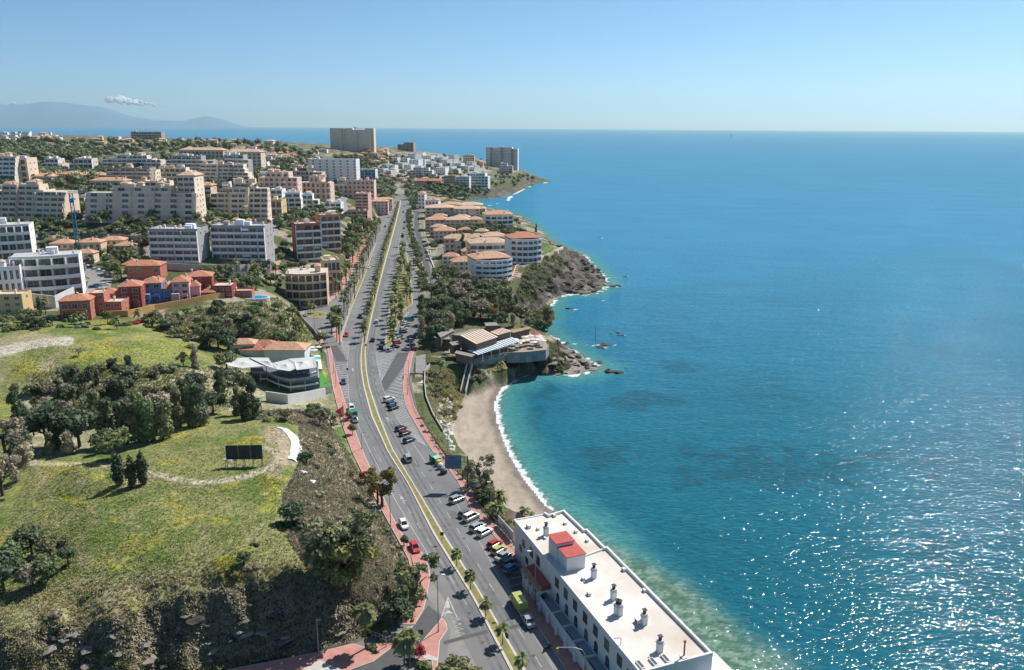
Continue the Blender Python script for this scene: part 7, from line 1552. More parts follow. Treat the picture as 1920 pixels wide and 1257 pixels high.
tufts("dry_scrub", "grey brown scrub hanging over the dark cliff face", [(cl_poly, 1)], 9000, .42, FOL["dry"], 1, hang=True)
tufts("cliff_plants", "olive weeds growing on the dark cliff face", [(cl_poly, .7), ([(0,1215),(430,1235),(560,1225),(420,1257),(0,1257)], .3)], 4500, .42, FOL["olive"], 2)
slp = [(560,790),(620,800),(660,860),(710,950),(760,1040),(765,1100),(700,1150),(600,1100),(540,1010),(530,930),(560,870)]
tufts("slope_scrub", "dense low scrub on the slope above the left pavement", [(slp, 1)], 6500, .36, FOL["greyg"], 3); tufts("slope_dry_grass", "straw coloured grass clumps on the slope above the left pavement", [(slp, .8), ([(480,770),(600,770),(640,830),(560,800)], .2)], 9000, .38, FOL["dry"], 4, h=1.2)
mead = [(60,880),(520,830),(540,930),(560,1060),(420,1090),(200,1110),(0,1180),(0,1000)]
tufts("meadow_grass", "uneven green grass of the meadow", [(mead, .7), ([(60,640),(350,640),(340,690),(120,720),(20,700)], .3)], 9000, .2, FOL["bright"], 5); tufts("meadow_dry_grass", "pale dry grass stalks scattered over the meadow", [(mead, .8), ([(280,810),(520,790),(520,850),(280,870)], .2)], 6000, .2, FOL["reed"], 6)
tufts("brink_grass", "long dry grass and weeds along the brink of the dark cliff", [([(-20,1105),(200,1085),(420,1070),(560,1050),(600,1080),(480,1100),(330,1128),(230,1162),(-20,1200)], 1)], 1800, .26, FOL["reed"], 15, h=1.2)
woods([(-10,1120),(200,1095),(330,1075),(480,1060),(480,1085),(330,1112),(200,1150),(-10,1180)], 12, ["bush"], ["olive", "green", "dry"], .9, 1.9, "along the cliff brink", 72, 9)
tufts("flowering_weeds", "yellow flowering weeds in patches of the meadow", [([(398,1050),(440,1042),(452,1085),(410,1098)], .25), ([(420,828),(500,822),(495,832),(430,838)], .15), ([(110,925),(150,935),(165,955),(130,945)], .12), ([(70,865),(190,868),(150,885),(80,895)], .15), ([(480,890),(525,900),(532,930),(500,940)], .13), ([(300,805),(400,795),(400,825),(300,836)], .12), ([(590,838),(622,835),(625,852),(612,852)], .08)], 1700, .18, foliage("yellow_flowers", (.36, .36, .05), (.58, .54, .08), .1, .2), 7)
tufts("bank_scrub", "mixed low scrub on the bank beside the beach", [([(800,700),(835,695),(880,725),(870,745),(850,795),(820,790),(806,745)], .5), ([(780,775),(800,800),(845,850),(880,905),(960,985),(985,1030),(970,1030),(930,980),(880,915),(835,865),(800,815),(776,780)], .5)], 6000, .35, FOL["reed"], 8, h=1.2)
tufts("hanging_reeds", "golden dry reeds hanging below the cliff restaurant", [([(905,672),(985,662),(990,672),(950,690),(915,698)], 1)], 2200, .55, FOL["reed"], 9, hang=True)
tufts("headland_scrub", "green scrub on the flank of the rocky headland", [([(985,500),(1040,480),(1070,490),(1030,530),(1000,570),(965,560)], .6), ([(1025,640),(1045,650),(1070,690),(1050,700),(1030,680)], .4)], 5000, .6, FOL["olive"], 10)
tufts("hill_scrub", "low maquis on the slope below the swimming pool", [([(300,600),(420,570),(520,558),(560,590),(590,640),(520,650),(400,650),(300,625)], .6), ([(60,700),(250,690),(440,690),(480,760),(330,790),(60,800)], .4)], 9000, .5, FOL["olive"], 11)
# ================================================================== VEHICLES
def paint(n_, c, metal=.0): return mat("car_paint_" + n_, c, .28, .03, .5, metal=metal, spec=.6)
PAINT = dict(white=paint("white", (.70, .70, .69)), silver=paint("silver", (.42, .44, .46), .35), grey=paint("grey", (.17, .18, .19), .3), dark=paint("dark", (.03, .033, .038)), black=paint("black", (.014, .014, .016)), red=paint("red", (.42, .025, .03)), darkred=paint("dark_red", (.17, .02, .03)),
             blue=paint("blue", (.05, .16, .34)), navy=paint("navy", (.03, .06, .12)), lime=paint("yellow_green", (.40, .42, .13)), teal=paint("teal", (.05, .30, .33)), orange=paint("red_orange", (.50, .05, .03)))
M_cglass = mat("car_glass", (.012, .016, .02), .06, .2, 1, spec=.8); M_tyre = mat("tyre_rubber", (.02, .02, .02), .85, .1, 2); M_rim = mat("wheel_rim", (.40, .40, .42), .35, .05, 1, metal=.6)
M_hl = mat("headlight_lens", (.62, .64, .66), .15, .05, 1, spec=.7); M_tl = mat("tail_light_lens", (.30, .01, .01), .2, .05, 1, spec=.6)
#           length width  beltZ  roofZ  lower stations (y, zlow, zhigh, halfwidth)                                             cabin base y0,y1  cabin top y0,y1
CARS = dict(hatch=(4.0, .86, .92, 1.46, [(-2.0, .34, .62, .70), (-1.92, .28, .90, .80), (-1.5, .24, .95, .86), (0, .22, .93, .87), (1.1, .24, .90, .86), (1.75, .26, .76, .80), (2.0, .32, .58, .66)], (-1.88, 1.05), (-1.45, .25)),
            sedan=(4.5, .88, .93, 1.44, [(-2.25, .36, .66, .72), (-2.15, .28, .94, .82), (-1.5, .24, .97, .87), (0, .22, .94, .88), (1.2, .24, .92, .87), (2.0, .26, .78, .80), (2.25, .34, .58, .66)], (-1.62, 1.1), (-.95, .35)),
            suv=(4.4, .91, 1.05, 1.66, [(-2.2, .42, .75, .76), (-2.12, .34, 1.04, .85), (-1.6, .30, 1.08, .90), (0, .28, 1.06, .91), (1.2, .30, 1.02, .90), (1.95, .32, .90, .84), (2.2, .40, .68, .70)], (-2.08, 1.1), (-1.75, .4)),
            minivan=(4.6, .91, 1.02, 1.78, [(-2.3, .38, .80, .80), (-2.22, .28, 1.02, .88), (-1.6, .25, 1.05, .91), (0, .24, 1.03, .91), (1.3, .25, 1.0, .90), (2.05, .28, .84, .84), (2.3, .36, .62, .70)], (-2.2, 1.45), (-2.05, .55)),
            van=(5.4, 1.0, 1.35, 2.45, [(-2.7, .40, 1.35, .96), (-2.6, .35, 1.36, 1.0), (0, .32, 1.36, 1.0), (1.6, .32, 1.35, .99), (2.3, .34, 1.12, .94), (2.7, .42, .75, .80)], (-2.68, 2.0), (-2.6, 1.35)))
_cm = {}
def car_parts(kind, pn):
    k = (kind, pn)
    if k in _cm: return _cm[k]
    L, Wd, bz, rz_, st, cb, ct = CARS[kind]; q = MB(); pr = None
    for (y, zl, zh, w) in st:
        zm = zl + (zh - zl) * .55; ring = [(-w * .93, y, zl), (-w, y, zm), (-w * .97, y, zh - .06), (-w * .84, y, zh), (w * .84, y, zh), (w * .97, y, zh - .06), (w, y, zm), (w * .93, y, zl)]
        b = len(q.v); q.v.extend(ring)
        if pr is not None:
            for i in range(8): j = (i + 1) % 8; q.f.append((pr + i, pr + j, b + j, b + i)); q.m.append(0)
        else: q.f.append(tuple(range(b, b + 8))); q.m.append(0)
        pr = b
    q.f.append(tuple(reversed(range(pr, pr + 8)))); q.m.append(0)
    wb, wt = Wd * .88, Wd * .72; z0, z1 = bz - .05, rz_ - .04
    if kind == "van": wt = Wd * .90
    # roof panel and pillars in body colour
    rp = [(-wt, ct[0]), (wt, ct[0]), (wt * .96, ct[1]), (-wt * .96, ct[1])]; q.prism(rp, z1, rz_)
    def edge(a, b_, w=.05): q.tube([a, b_], w, 4)
    for sx in (-1, 1):
        edge((sx * wb, cb[0], z0), (sx * wt, ct[0], z1)); edge((sx * wb, cb[1], z0), (sx * wt * .96, ct[1], z1)); mid = (ct[0] + ct[1]) / 2 + .1; edge((sx * (wb + .01), mid, z0), (sx * (wt + .01), mid, z1), .04)
        if kind in ("van",): q.add([(sx * (wb + .012), cb[0] + .05, z0), (sx * (wb + .012), .7, z0), (sx * (wt + .012), .7, z1), (sx * (wt + .012), ct[0], z1)], [(0, 1, 2, 3)])
    if kind == "van": q.add([(-wb, cb[0] - .015, z0), (wb, cb[0] - .015, z0), (wt, ct[0] - .015, z1), (-wt, ct[0] - .015, z1)], [(0, 1, 2, 3)])
    q.box(-Wd * .99 - .12, -Wd * .9, .75, .9, bz, bz + .12); q.box(Wd * .9, Wd * .99 + .12, .75, .9, bz, bz + .12)
    body = q.mesh("body", PAINT[pn]); 
    g = MB(); v = [(-wb, cb[0], z0), (wb, cb[0], z0), (wb, cb[1], z0), (-wb, cb[1], z0), (-wt, ct[0], z1), (wt, ct[0], z1), (wt * .96, ct[1], z1), (-wt * .96, ct[1], z1)]; g.add(v, [(0, 1, 5, 4), (1, 2, 6, 5), (2, 3, 7, 6), (3, 0, 4, 7)]); gl = g.mesh("windows", M_cglass)
    _cm[k] = (body, gl); return _cm[k]
def wheel_mesh():
    q = MB(); n = 14; 
    def ring(x, r): return [(x, r * math.cos(2 * math.pi * k / n), r * math.sin(2 * math.pi * k / n)) for k in range(n)]
    for x0, r0, x1, r1, mi in ((-.1, .31, .1, .31, 0), (.1, .31, .11, .2, 0), (-.1, .31, -.11, .2, 0)): v = ring(x0, r0) + ring(x1, r1); q.add(v, [(k, (k + 1) % n, n + (k + 1) % n, n + k) for k in range(n)], mi)
    for x in (.11, -.11): q.add(ring(x, .2), [tuple(range(n))], 1)
    return q.mesh("wheel", M_tyre, M_rim)
WH = wheel_mesh(); HLm = MB().box(-.17, .17, -.05, .05, -.07, .07).mesh("headlight", M_hl); TLm = MB().box(-.13, .13, -.05, .05, -.1, .1).mesh("tail_light", M_tl)
def car(kind, pn, px, py, ang, label, group=None, z=None, far=False, loc=None, flip=False):
    """ang in degrees clockwise from the direction of the avenue"""
    if loc is None:
        if z is None and py > 395: p = P(px, py, 8.02); loc = Vector((p[0], p[1], 8.02))
        elif z is None: loc = G(px, py)
        else: loc = G(px, py)
    rz = (road_dir(loc.y) if z is None else 0) - math.radians(ang) + (math.pi if flip else 0)
    r = empty("van" if kind == "van" else "car", loc, rz, label, "van" if kind == "van" else "car", group); b, g = car_parts(kind, pn); link("body", b, r); link("windows", g, r)
    L, Wd = CARS[kind][0], CARS[kind][1]
    for sx in (-1, 1):
        for sy in (-1, 1): link("wheel", WH, r, (sx * (Wd - .09), sy * L * .31, .31))
        if not far: link("headlight", HLm, r, (sx * Wd * .68, L / 2 - .14, .68 if kind != "van" else .85)); link("tail_light", TLm, r, (sx * Wd * .8, -L / 2 + .05, .78 if kind != "van" else 1.1))
    return r
near = [("sedan","silver",989.5,1168,0,"silver saloon parked on the street beside the hotel walkway",0),("van","lime",972,1138,0,"yellow green panel van parked in front of the hotel porch",0),
 ("hatch","blue",958,1070,62,"dark blue hatchback in the hotel shade, nearest of the parked row",0),("hatch","black",953.5,1059,62,"black car between the blue and the silver one in the hotel row",0),("sedan","silver",944,1047.5,62,"silver saloon between black and yellow green cars in the hotel row",0),("hatch","lime",935.5,1035.5,62,"yellow green hatchback beside the red one in the hotel row",0),("hatch","red",927.5,1024.5,62,"bright red hatchback in the hotel row",0),
 ("suv","white",909,1002.5,62,"white off-roader parked beyond the red hatchback",0),("suv","silver",896,993,62,"silver off-roader next to the white one",0),("minivan","white",884,973.5,62,"small white delivery car with pale flanks by the pavement rail",0),("hatch","grey",873.5,967,62,"dark hatchback partly behind the small white delivery car",0),("suv","silver",857,940.5,64,"silver off-roader parked below the large direction sign",0),
 ("minivan","silver",764,863,0,"silver people carrier driving on the right carriageway",0),("hatch","navy",767,828.5,60,"blue grey car nearest in the first group on the hatched bays",0),("hatch","darkred",759.5,815.5,60,"dark red car in the middle of the first group on the hatched bays",0),("hatch","dark",752,806.5,60,"dark car farthest in the first group on the hatched bays",0),
 ("hatch","dark",738,767.5,55,"dark car nearest in the farther group on the hatched bays",0),("hatch","navy",734.5,760,55,"navy car in the middle of the farther group on the hatched bays",0),("suv","white",729.5,752,55,"white car farthest in the farther group on the hatched bays",0),
 ("hatch","navy",644.5,719,0,"blue car parked alone on the left hatched lane",1),("suv","white",659.5,769,0,"white off-roader parked beside the green container on the left",1),("hatch","grey",665.5,790.5,0,"grey car parked in front of the green container on the left",1),("hatch","silver",725.5,920,0,"silver car parked under the pine on the left carriageway",1),("hatch","white",757,987.5,0,"white car parked alone along the left pavement",1),("hatch","orange",778,1031,0,"red car parked by the trees on the left carriageway",1),
 ("hatch","red",649.5,630.5,0,"red car driving beside the left verge",1),("hatch","navy",675,595,0,"dark car driving on the left carriageway beyond the red one",1),("hatch","white",706,605.5,0,"white car driving on the right carriageway",0),("hatch","black",698.8,640,0,"black car driving on the right carriageway beside the central strip",0),("suv","dark",714.5,653.5,0,"dark off-roader stopped by the verge tip",0),("suv","navy",717,646,0,"second dark off-roader stopped behind the first",0),("hatch","silver",733,658.5,40,"silver car at the mouth of the small car park",0)]
for k, c, px, py, a, lb, fl in near: car(k, c, px, py, a, lb, flip=bool(fl))
for i, (k, c, px, py) in enumerate((("hatch","black",741,653),("hatch","red",745,645),("hatch","white",743,640),("suv","silver",750,637),("hatch","blue",748,631),("hatch","dark",756,625),("hatch","white",757,619),("hatch","silver",761,613),("hatch","white",762,608),("van","teal",767,603),("hatch","silver",762,657),("hatch","dark",770,650),("hatch","darkred",774,657),("hatch","grey",768,641),("hatch","navy",771,634))):
    car(k, c, px, py, 58 if i < 10 else -60, {"black": "black", "red": "red", "white": "white", "silver": "silver", "blue": "light blue", "dark": "dark", "teal": "teal", "darkred": "dark red", "grey": "grey", "navy": "navy"}[c] + " " + ("van" if k == "van" else "car") + " in the small palm car park, " + ("left row" if i < 10 else "shaded right side") + ", number %s" % ["one","two","three","four","five","six","seven","eight","nine","ten","one","two","three","four","five"][i], "cars in the small palm car park", far=i > 6)
far = [("hatch","white",691,503.5,1),("hatch","dark",722,426,1),("hatch","white",726.5,416.5,1),("hatch","white",733,399,1),("hatch","silver",728,408,1),("hatch","dark",757,429,0),("hatch","dark",758,418,0),("hatch","dark",756,398.5,0),("hatch","white",735,393,1),("hatch","silver",757,388,0),("hatch","grey",741,381,1)]
for i, (k, c, px, py, fl) in enumerate(far): car(k, c, px, py, 0, ["white car driving beside the left verge far up the avenue"][0] if i == 0 else "tiny %s car far up the %s carriageway" % (c, "left" if fl else "right"), "cars far up the avenue" if i else None, far=True, flip=bool(fl))
for i, (c, px, py) in enumerate((("blue",797,463),("white",798.5,469),("dark",800,475),("silver",803,482),("white",802,489),("dark",795,455),("white",792,447),("silver",789,432),("white",787,421),("dark",786,412),("white",787,402))): car("hatch", c, px + 1, py, 70, "%s car parked along the service road on the seaward side" % c, "cars parked along the service road", far=True)
for i, (c, px, py) in enumerate((("navy",784.5,470),("dark",783,462),("white",790,497),("silver",793,508),("white",796,520),("dark",787,484))): car("hatch", c, px, py, 0, "%s car parked under the street trees of the service road" % c, "cars under the street trees", far=True)
for i, (c, px, py) in enumerate((("silver",838,476),("white",840,481),("dark",842,486),("silver",841,491),("white",844,496),("grey",836,501),("white",816,517),("silver",814,524))): car("hatch", c, px, py, 80, "%s car in the yard between the seaward houses" % c, "cars in the seaward yard", z=1, far=True)
for i, (k, c, px, py, a) in enumerate((("hatch","white",159,500,70),("hatch","dark",171,504,70),("hatch","white",180,507,70),("van","blue",153,510,0),("hatch","white",189,511,70),("hatch","dark",205,522,80),("hatch","blue",183,538,60),("hatch","white",196,536,60),("hatch","navy",175,541,60),("hatch","silver",203,514,70))): car(k, c, px, py, a, "%s %s on the curved car park, %s" % (c, "van" if k == "van" else "car", ["far left end","second of the far row","third of the far row","beside the garage wall","fourth of the far row","in the palm shade","middle of the near row","right end of the near row","left end of the near row","right end of the far row"][i]), "cars on the curved car park", z=1, far=True)
for i, (c, px, py) in enumerate((("dark",520,429),("navy",529,420),("silver",536,413))): car("hatch", c, px, py, -40, "%s car parked on the steep hill road" % c, "cars on the hill road", z=1, far=True)
car("van", "white", 224, 450, 90, "white lorry parked on the terrace road under the retaining wall", z=1, far=True)
# motorcycle
x, y = P(1026, 1219, 8.02); mc = empty("motorcycle", (x, y, 8.02), road_dir(y) - math.radians(70), "dark motorcycle parked at the kerb near the traffic light", "motorcycle")
for yy in (-.7, .7): link("wheel", WH, mc, (0, yy, .31), 0, (.5, 1, 1))
q = MB(); q.tube([(0, -.7, .32), (0, -.35, .62), (0, .25, .68), (0, .55, .95)], [.08, .16, .18, .07], 7); q.tube([(0, .7, .32), (0, .5, 1.0)], .05, 5); q.box(-.14, .14, -.25, .25, .28, .62); q.build("frame", PAINT["black"], parent=mc)
MB().box(-.15, .15, -.65, .05, .74, .84).build("seat", M_tyre, parent=mc); MB().tube([(-.36, .42, 1.05), (0, .52, 1.0), (.36, .42, 1.05)], .03, 5).build("handlebar", M_steel, parent=mc)

# ================================================================== STREET FURNITURE
M_lampg = mat("lamp_post_grey", (.30, .31, .32), .5, .05, 1, metal=.3)
def lamp(px, py, h, arm, az, label, z=8.1, double=False, group=None, white=False):
    x, y = P(px, py, z); r = empty("street_lamp", (x, y, z), math.radians(az), label, "street lamp", group); q = MB(); q.tube([(0, 0, -.3), (0, 0, h * .5), (0, 0, h)], [.11, .085, .06], 8); q.cyl(0, 0, 0, .5, .16, .14, 8); q.build("pole", M_lampg, parent=r)
    for s_ in ((1, -1) if double else (1,)):
        q = MB(); q.tube([(0, 0, h - .1), (s_ * arm * .6, 0, h + .1), (s_ * arm, 0, h + .05)], .045, 6); q.build("arm", M_lampg, parent=r)
        q = MB(); q.box(s_ * arm - .38, s_ * arm + .38, -.17, .17, h - .06, h + .1); q.build("lamp_head", M_white if white else M_lampg, parent=r)
    return r
LP = [(822,1185,11.5,1.0,0,"tall street lamp on the pink traffic island"),(1003,1131,11,-1.2,0,"street lamp at the corner of the hotel porch"),(733,1002,10.5,.8,0,"street lamp on the left pavement beside the white parked car"),(920.5,967,8.5,-.5,0,"street lamp among the palms beside the pavement rail"),(678.5,842,5.0,1.0,0,"short street lamp on the left pavement before the pines"),(644,799,7.5,3.4,20,"street lamp with long curved arm reaching over the left lane"),
      (597.5,1224,6.5,.3,0,"pale lamp post at the foot of the dark cliff"),(1160,1292,9.5,-.8,0,"street lamp whose head shows before the hotel wall near the bottom edge"),(769,662,9,1.0,0,"lamp post at the head of the right pavement"),(767,722,9,-1.0,0,"lamp post on the right pavement by the terrace car park"),(764,740,7,-.7,0,"shorter lamp post on the right pavement"),(630,725,8,.8,0,"lamp post on the left pavement beside the green turf"),(626,700,8,.8,0,"farther lamp post on the left pavement beside the turf"),
      (817,800,9,.6,0,"lamp post at the beach promenade"),(799,706,7,-.6,0,"lamp post at the top of the beach promenade"),(765,605,8,.6,0,"lamp post in the small palm car park"),(591,573,7,.6,0,"pale lamp post in front of the peach arcade"),(590,620,7,.6,0,"lamp post at the roundabout exit"),(840,868,8,.5,0,"thin lamp post behind the direction sign")]
for a in LP: lamp(*a[:5], a[5], white=a[0] in (822, 1160, 920.5, 1003), double=False, z=(6.0 if a[0] in (817, 799) else 8.1))
def sig(px, py, h, arm, label, az=0):
    x, y = P(px, py, 8.1); r = empty("traffic_light", (x, y, 8.1), math.radians(az), label, "traffic light"); q = MB(); q.tube([(0, 0, 0), (0, 0, h * .75), (-arm * .12, 0, h * .93), (-arm * .4, 0, h), (-arm, 0, h * 1.0)] if arm else [(0, 0, 0), (0, 0, h)], .08, 7); q.build("pole", M_lampg, parent=r)
    spots = ([(-arm, h - .45)] if arm else []) + [(0, 2.4)]
    if not arm: spots = [(-.25, h - .5), (.25, h - .5)]
    for xx, zz in spots:
        o = MB().box(xx - .18, xx + .18, -.32, -.08, zz - .45, zz + .45).build("signal_head", mat("signal_yellow", (.45, .30, .04), .6, .05, 1) if arm else M_dark, parent=r)
        for j, c in enumerate(((.3, .02, .02), (.35, .2, .02), (.02, .2, .06))): MB().cyl(xx, 0, 0, .03, .1, .1, 8).build("signal_lens", mat("lens_%d" % j, c, .2, .02, 1), parent=o).rotation_euler = (math.pi / 2, 0, 0); o.children[-1].location = (0, -.32, zz + .28 - j * .28)
sig(1096, 1276, 6.2, 4.6, "traffic light on a curved arm over the pavement beside the hotel walkway"); sig(790, 1219, 4.2, 0, "small twin traffic light on the pink corner by the side street"); sig(724, 1213, 3.2, 0, "low pedestrian light on the pink pavement at the side street")
def sign(px, py, h, label, col, shape="square", z=8.15):
    x, y = P(px, py, z); r = empty("traffic_sign", (x, y, z), 0, label, "traffic sign"); MB().cyl(0, 0, 0, h, .045, .045, 6).build("post", M_lampg, parent=r); MB().box(-.38, .38, -.06, -.02, h - .85, h).build("plate", col, parent=r)
sign(829, 1018, 2.6, "small dark sign seen from behind on the central strip near the palms", M_dark); sign(763.5, 1034, 2.8, "dark sign back on the left pavement near the red car", M_dark); sign(757, 1024, 1.8, "low sign by the young tree on the left pavement", M_dark); sign(651.5, 700, 2.0, "narrow dark marker post on the left hatched lane", M_dark); sign(686, 655, 2.2, "sign at the end of the central strip palms", M_dark)
def container(px, py, label, body_m, lid_m, kind="igloo", s=1.0):
    x, y = P(px, py, 8.02); r = empty("recycling_container", (x, y, 8.02), road_dir(y) + .3, label, "container"); r.scale = (s, s, s)
    if kind == "igloo":
        q = MB(); q.cyl(0, 0, 0, 1.0, .78, .82, 12); q.build("body", body_m, parent=r); q = MB(); q.cyl(0, 0, 1.0, 1.45, .82, .62, 12); q.cyl(0, 0, 1.45, 1.7, .62, .22, 12); q.build("lid", lid_m, parent=r)
    else:
        q = MB(); q.box(-.85, .85, -.65, .65, .15, 1.45); q.build("body", body_m, parent=r); q = MB(); q.prism([(-.9, -.7), (.9, -.7), (.9, .7), (-.9, .7)], [1.45] * 4, [1.55, 1.55, 1.9, 1.9]); q.build("lid", lid_m, parent=r)
M_cgn = mat("container_green", (.02, .20, .12), .5, .08, 1); M_cye = mat("container_yellow", (.62, .52, .03), .5, .05, 1); M_cgr = mat("container_grey", (.30, .32, .33), .6, .08, 1); M_cbl = mat("container_dark", (.06, .07, .07), .6, .08, 1)
container(813.5, 866, "dark green waste container, farthest of the roadside row", M_cgn, M_cgn, "box", 1.15); container(819, 868, "green waste container with pale lid beside the farthest one", M_cgn, mat("container_pale_green", (.30, .48, .42), .5, .05, 1), "box"); container(822, 873, "container with yellow lid in the roadside row", M_cgr, M_cye); container(826, 879, "white lidded grey container in the roadside row", M_cgr, M_white, "igloo", 1.0); container(832, 888, "dark container with pale lid, nearest of the roadside row", M_cbl, M_cgr, "igloo", 1.15)
container(662, 783, "large green container between two parked cars on the left", M_cgn, M_cgn, "box", 1.35)
tree("round", "olive", 654, 790, 3.0, "small lollipop street tree beside the white off-roader", None, .9, loc=Vector((*P(654, 788, 8), 8.1))); tree("round", "olive", 661, 815, 3.4, "small lollipop street tree by the left kerb", None, .8, loc=Vector((*P(661, 815, 8), 8.1))); tree("round", "olive", 758, 1023, 2.6, "young round street tree beside the left kerb", None, .8, loc=Vector((*P(758, 1024, 8), 8.1)))
# red slanted banner by the left pavement
g = P(640, 792, 8); bn = empty("banner", (g[0], g[1], 8.1), math.radians(-20), "red and white slanted banner between the bushes and the left pavement", "banner")
q = MB(); q.add([(-1.9, 0, 3.2), (.9, 0, 5.2), (1.0, .15, 2.0), (-.6, .1, 1.2)], [(0, 1, 2, 3)]); q.add([(-1.9, .06, 3.2), (.9, .06, 5.2), (1.0, .21, 2.0), (-.6, .16, 1.2)], [(0, 3, 2, 1)]); q.build("cloth", mat("banner_red", (.62, .05, .06), .7, .05, 1), parent=bn)
q = MB(); q.add([(.2, -.03, 4.3), (.5, -.03, 4.4), (.55, .08, 2.6), (.25, .05, 2.4)], [(0, 1, 2, 3)]); q.tube([(-1.95, 0, 3.25), (.95, 0, 5.3)], .05, 5); q.tube([(-.65, 0, 1.2), (1.05, .1, 2.0)], .04, 5); q.build("banner_stripe", M_white, parent=bn)
q = MB(); q.tube([(-1.9, 0, -.5), (-1.9, 0, 3.3)], .05, 5); q.tube([(1, 0, -.5), (1, 0, 5.3)], .05, 5); q.build("pole", M_steel, parent=bn)
# people, tiny in the photograph
def person(px, py, z, label, shirt, pants, az=0, stride=.25):
    x, y = P(px, py, z); zz = max(z, float(Zat(x, y)) if z < 6 else z); me = bpy.data.meshes.new("person"); 
    V = [(0, 0, .95), (0, 0, 1.2), (0, 0, 1.42), (0, 0, 1.52), (0, .02, 1.66), (0, .02, 1.76), (-.1, 0, .92), (-.11, stride, .5), (-.11, stride - .05, .08), (-.11, stride + .12, .04), (.1, 0, .92), (.11, -stride, .5), (.11, -stride - .1, .1), (.11, -stride + .05, .04), (-.2, 0, 1.40), (-.25, -.1, 1.12), (-.24, .05, .88), (.2, 0, 1.40), (.25, .1, 1.12), (.24, .22, .92)]
    E_ = [(0, 1), (1, 2), (2, 3), (3, 4), (4, 5), (0, 6), (6, 7), (7, 8), (8, 9), (0, 10), (10, 11), (11, 12), (12, 13), (2, 14), (14, 15), (15, 16), (2, 17), (17, 18), (18, 19)]
    me.from_pydata(V, E_, []); o = bpy.data.objects.new("person", me); COL.objects.link(o); md = o.modifiers.new("skin", 'SKIN'); R_ = [.15, .14, .16, .06, .10, .09, .09, .065, .045, .04, .09, .065, .045, .04, .06, .045, .035, .06, .045, .035]
    for i, sv in enumerate(me.skin_vertices[0].data): sv.radius = (R_[i], R_[i] * (.75 if i < 3 else 1)); sv.use_root = i == 0
    o.modifiers.new("sub", 'SUBSURF').levels = 1; bpy.context.view_layer.update(); m2 = bpy.data.meshes.new_from_object(o.evaluated_get(bpy.context.evaluated_depsgraph_get())); bpy.data.objects.remove(o)
    m2.materials.clear(); m2.materials.append(mat("skin", (.42, .26, .18), .7, .03, 1)); m2.materials.append(shirt); m2.materials.append(pants)
    for p_ in m2.polygons: c = p_.center; p_.material_index = 0 if c.z > 1.5 or (abs(c.x) > .2 and c.z < 1.1) else (1 if c.z > .93 else 2)
    tag(link("person", m2, None, (x, y, zz), math.radians(az)), label, "person")
cl1, cl2, cl3, cl4 = mat("cloth_dark", (.03, .03, .04), .9, .1, 2), mat("cloth_red", (.30, .03, .05), .9, .1, 2), mat("cloth_pale", (.5, .5, .5), .9, .1, 2), mat("cloth_blue", (.06, .09, .16), .9, .1, 2)
person(756, 713, 8.13, "person in dark clothes walking on the right pavement", cl1, cl1); person(831, 866, 8.13, "person in dark red top walking near the recycling containers", cl2, cl1, 200); person(850, 770, 2.0, "person in dark clothes standing on the beach, right of two", cl1, cl4, 30, .08); person(847, 775, 2.0, "person in pale clothes standing on the beach, left of two", cl3, cl4, -20, .08)
# kiosk and thatched hut by the beach
g = P(890, 925, 8); r = empty("kiosk", (g[0] + .6, g[1], 8.0), .3, "small dark roofed kiosk beside the pavement below the large sign", "kiosk"); MB().cyl(0, 0, 0, 2.0, .7, .7, 6).build("wall", M_pink, parent=r); q = MB(); q.cyl(0, 0, 2.0, 2.25, 1.5, 1.5, 6); q.cyl(0, 0, 2.25, 3.0, 1.4, .15, 6); q.build("roof", M_dark, parent=r)
g = P(965, 985, 5.5); r = empty("beach_hut", (g[0], g[1], 5.0), .2, "small beach hut with brown hipped roof behind the hoarding", "hut"); MB().box(-2, 2, -1.8, 1.8, -1.5, 2.3).build("wall", M_wood, parent=r); q = MB(); q.hip(-2, 2, -1.8, 1.8, 2.3, 1.5); q.build("roof", mat("hut_roof", (.24, .185, .15), .9, .15, 1), parent=r)
g = G(455, 664); r = empty("hut", g, .1, "small white hut with orange roof among the dark trees", "hut"); MB().box(-4.5, 4.5, 0, 6, -2, 3.6).build("wall", M_white, parent=r); q = MB(); q.hip(-4.5, 4.5, 0, 6, 3.6, 1.6); q.build("roof", M_tileO, parent=r); win(r, -2, 0, 1, 1.2, 1.2)
# ================================================================== ROCKS
M_rock = mat("wet_dark_rock", (.03, .028, .026), .85, 0, .8, .8, col2=(.10, .09, .078), spec=.2); M_white_rock = mat("pale_boulder", (.42, .40, .37), .9, 0, 1.5, .4, col2=(.62, .59, .55)); M_greyrock = mat("grey_slab_rock", (.13, .12, .105), .85, 0, .7, .8, col2=(.27, .245, .21))
def rock_mesh(seed, m_, flat=.6, jag=.35):
    r = np.random.default_rng(seed); v, f = _ico(); n_ = r.normal(size=(6, 3)); n_ /= np.linalg.norm(n_, axis=1)[:, None]; s_ = 1 + jag * r.uniform(-1, 1, len(v)); p = v * s_[:, None]
    for k in range(6): dd = p @ n_[k]; lim = r.uniform(.5, .9); p = p - np.clip(dd - lim, 0, None)[:, None] * n_[k]
    p[:, 2] *= flat; me = bpy.data.meshes.new("rock"); me.from_pydata(p.tolist(), [], f.tolist()); me.materials.append(m_); return me
RM = [rock_mesh(i, M_rock) for i in range(5)]; RG = [rock_mesh(i + 20, M_greyrock, .4) for i in range(4)]; RW = [rock_mesh(i + 9, M_white_rock, .8, .2) for i in range(4)]
rnd = random.Random(5)
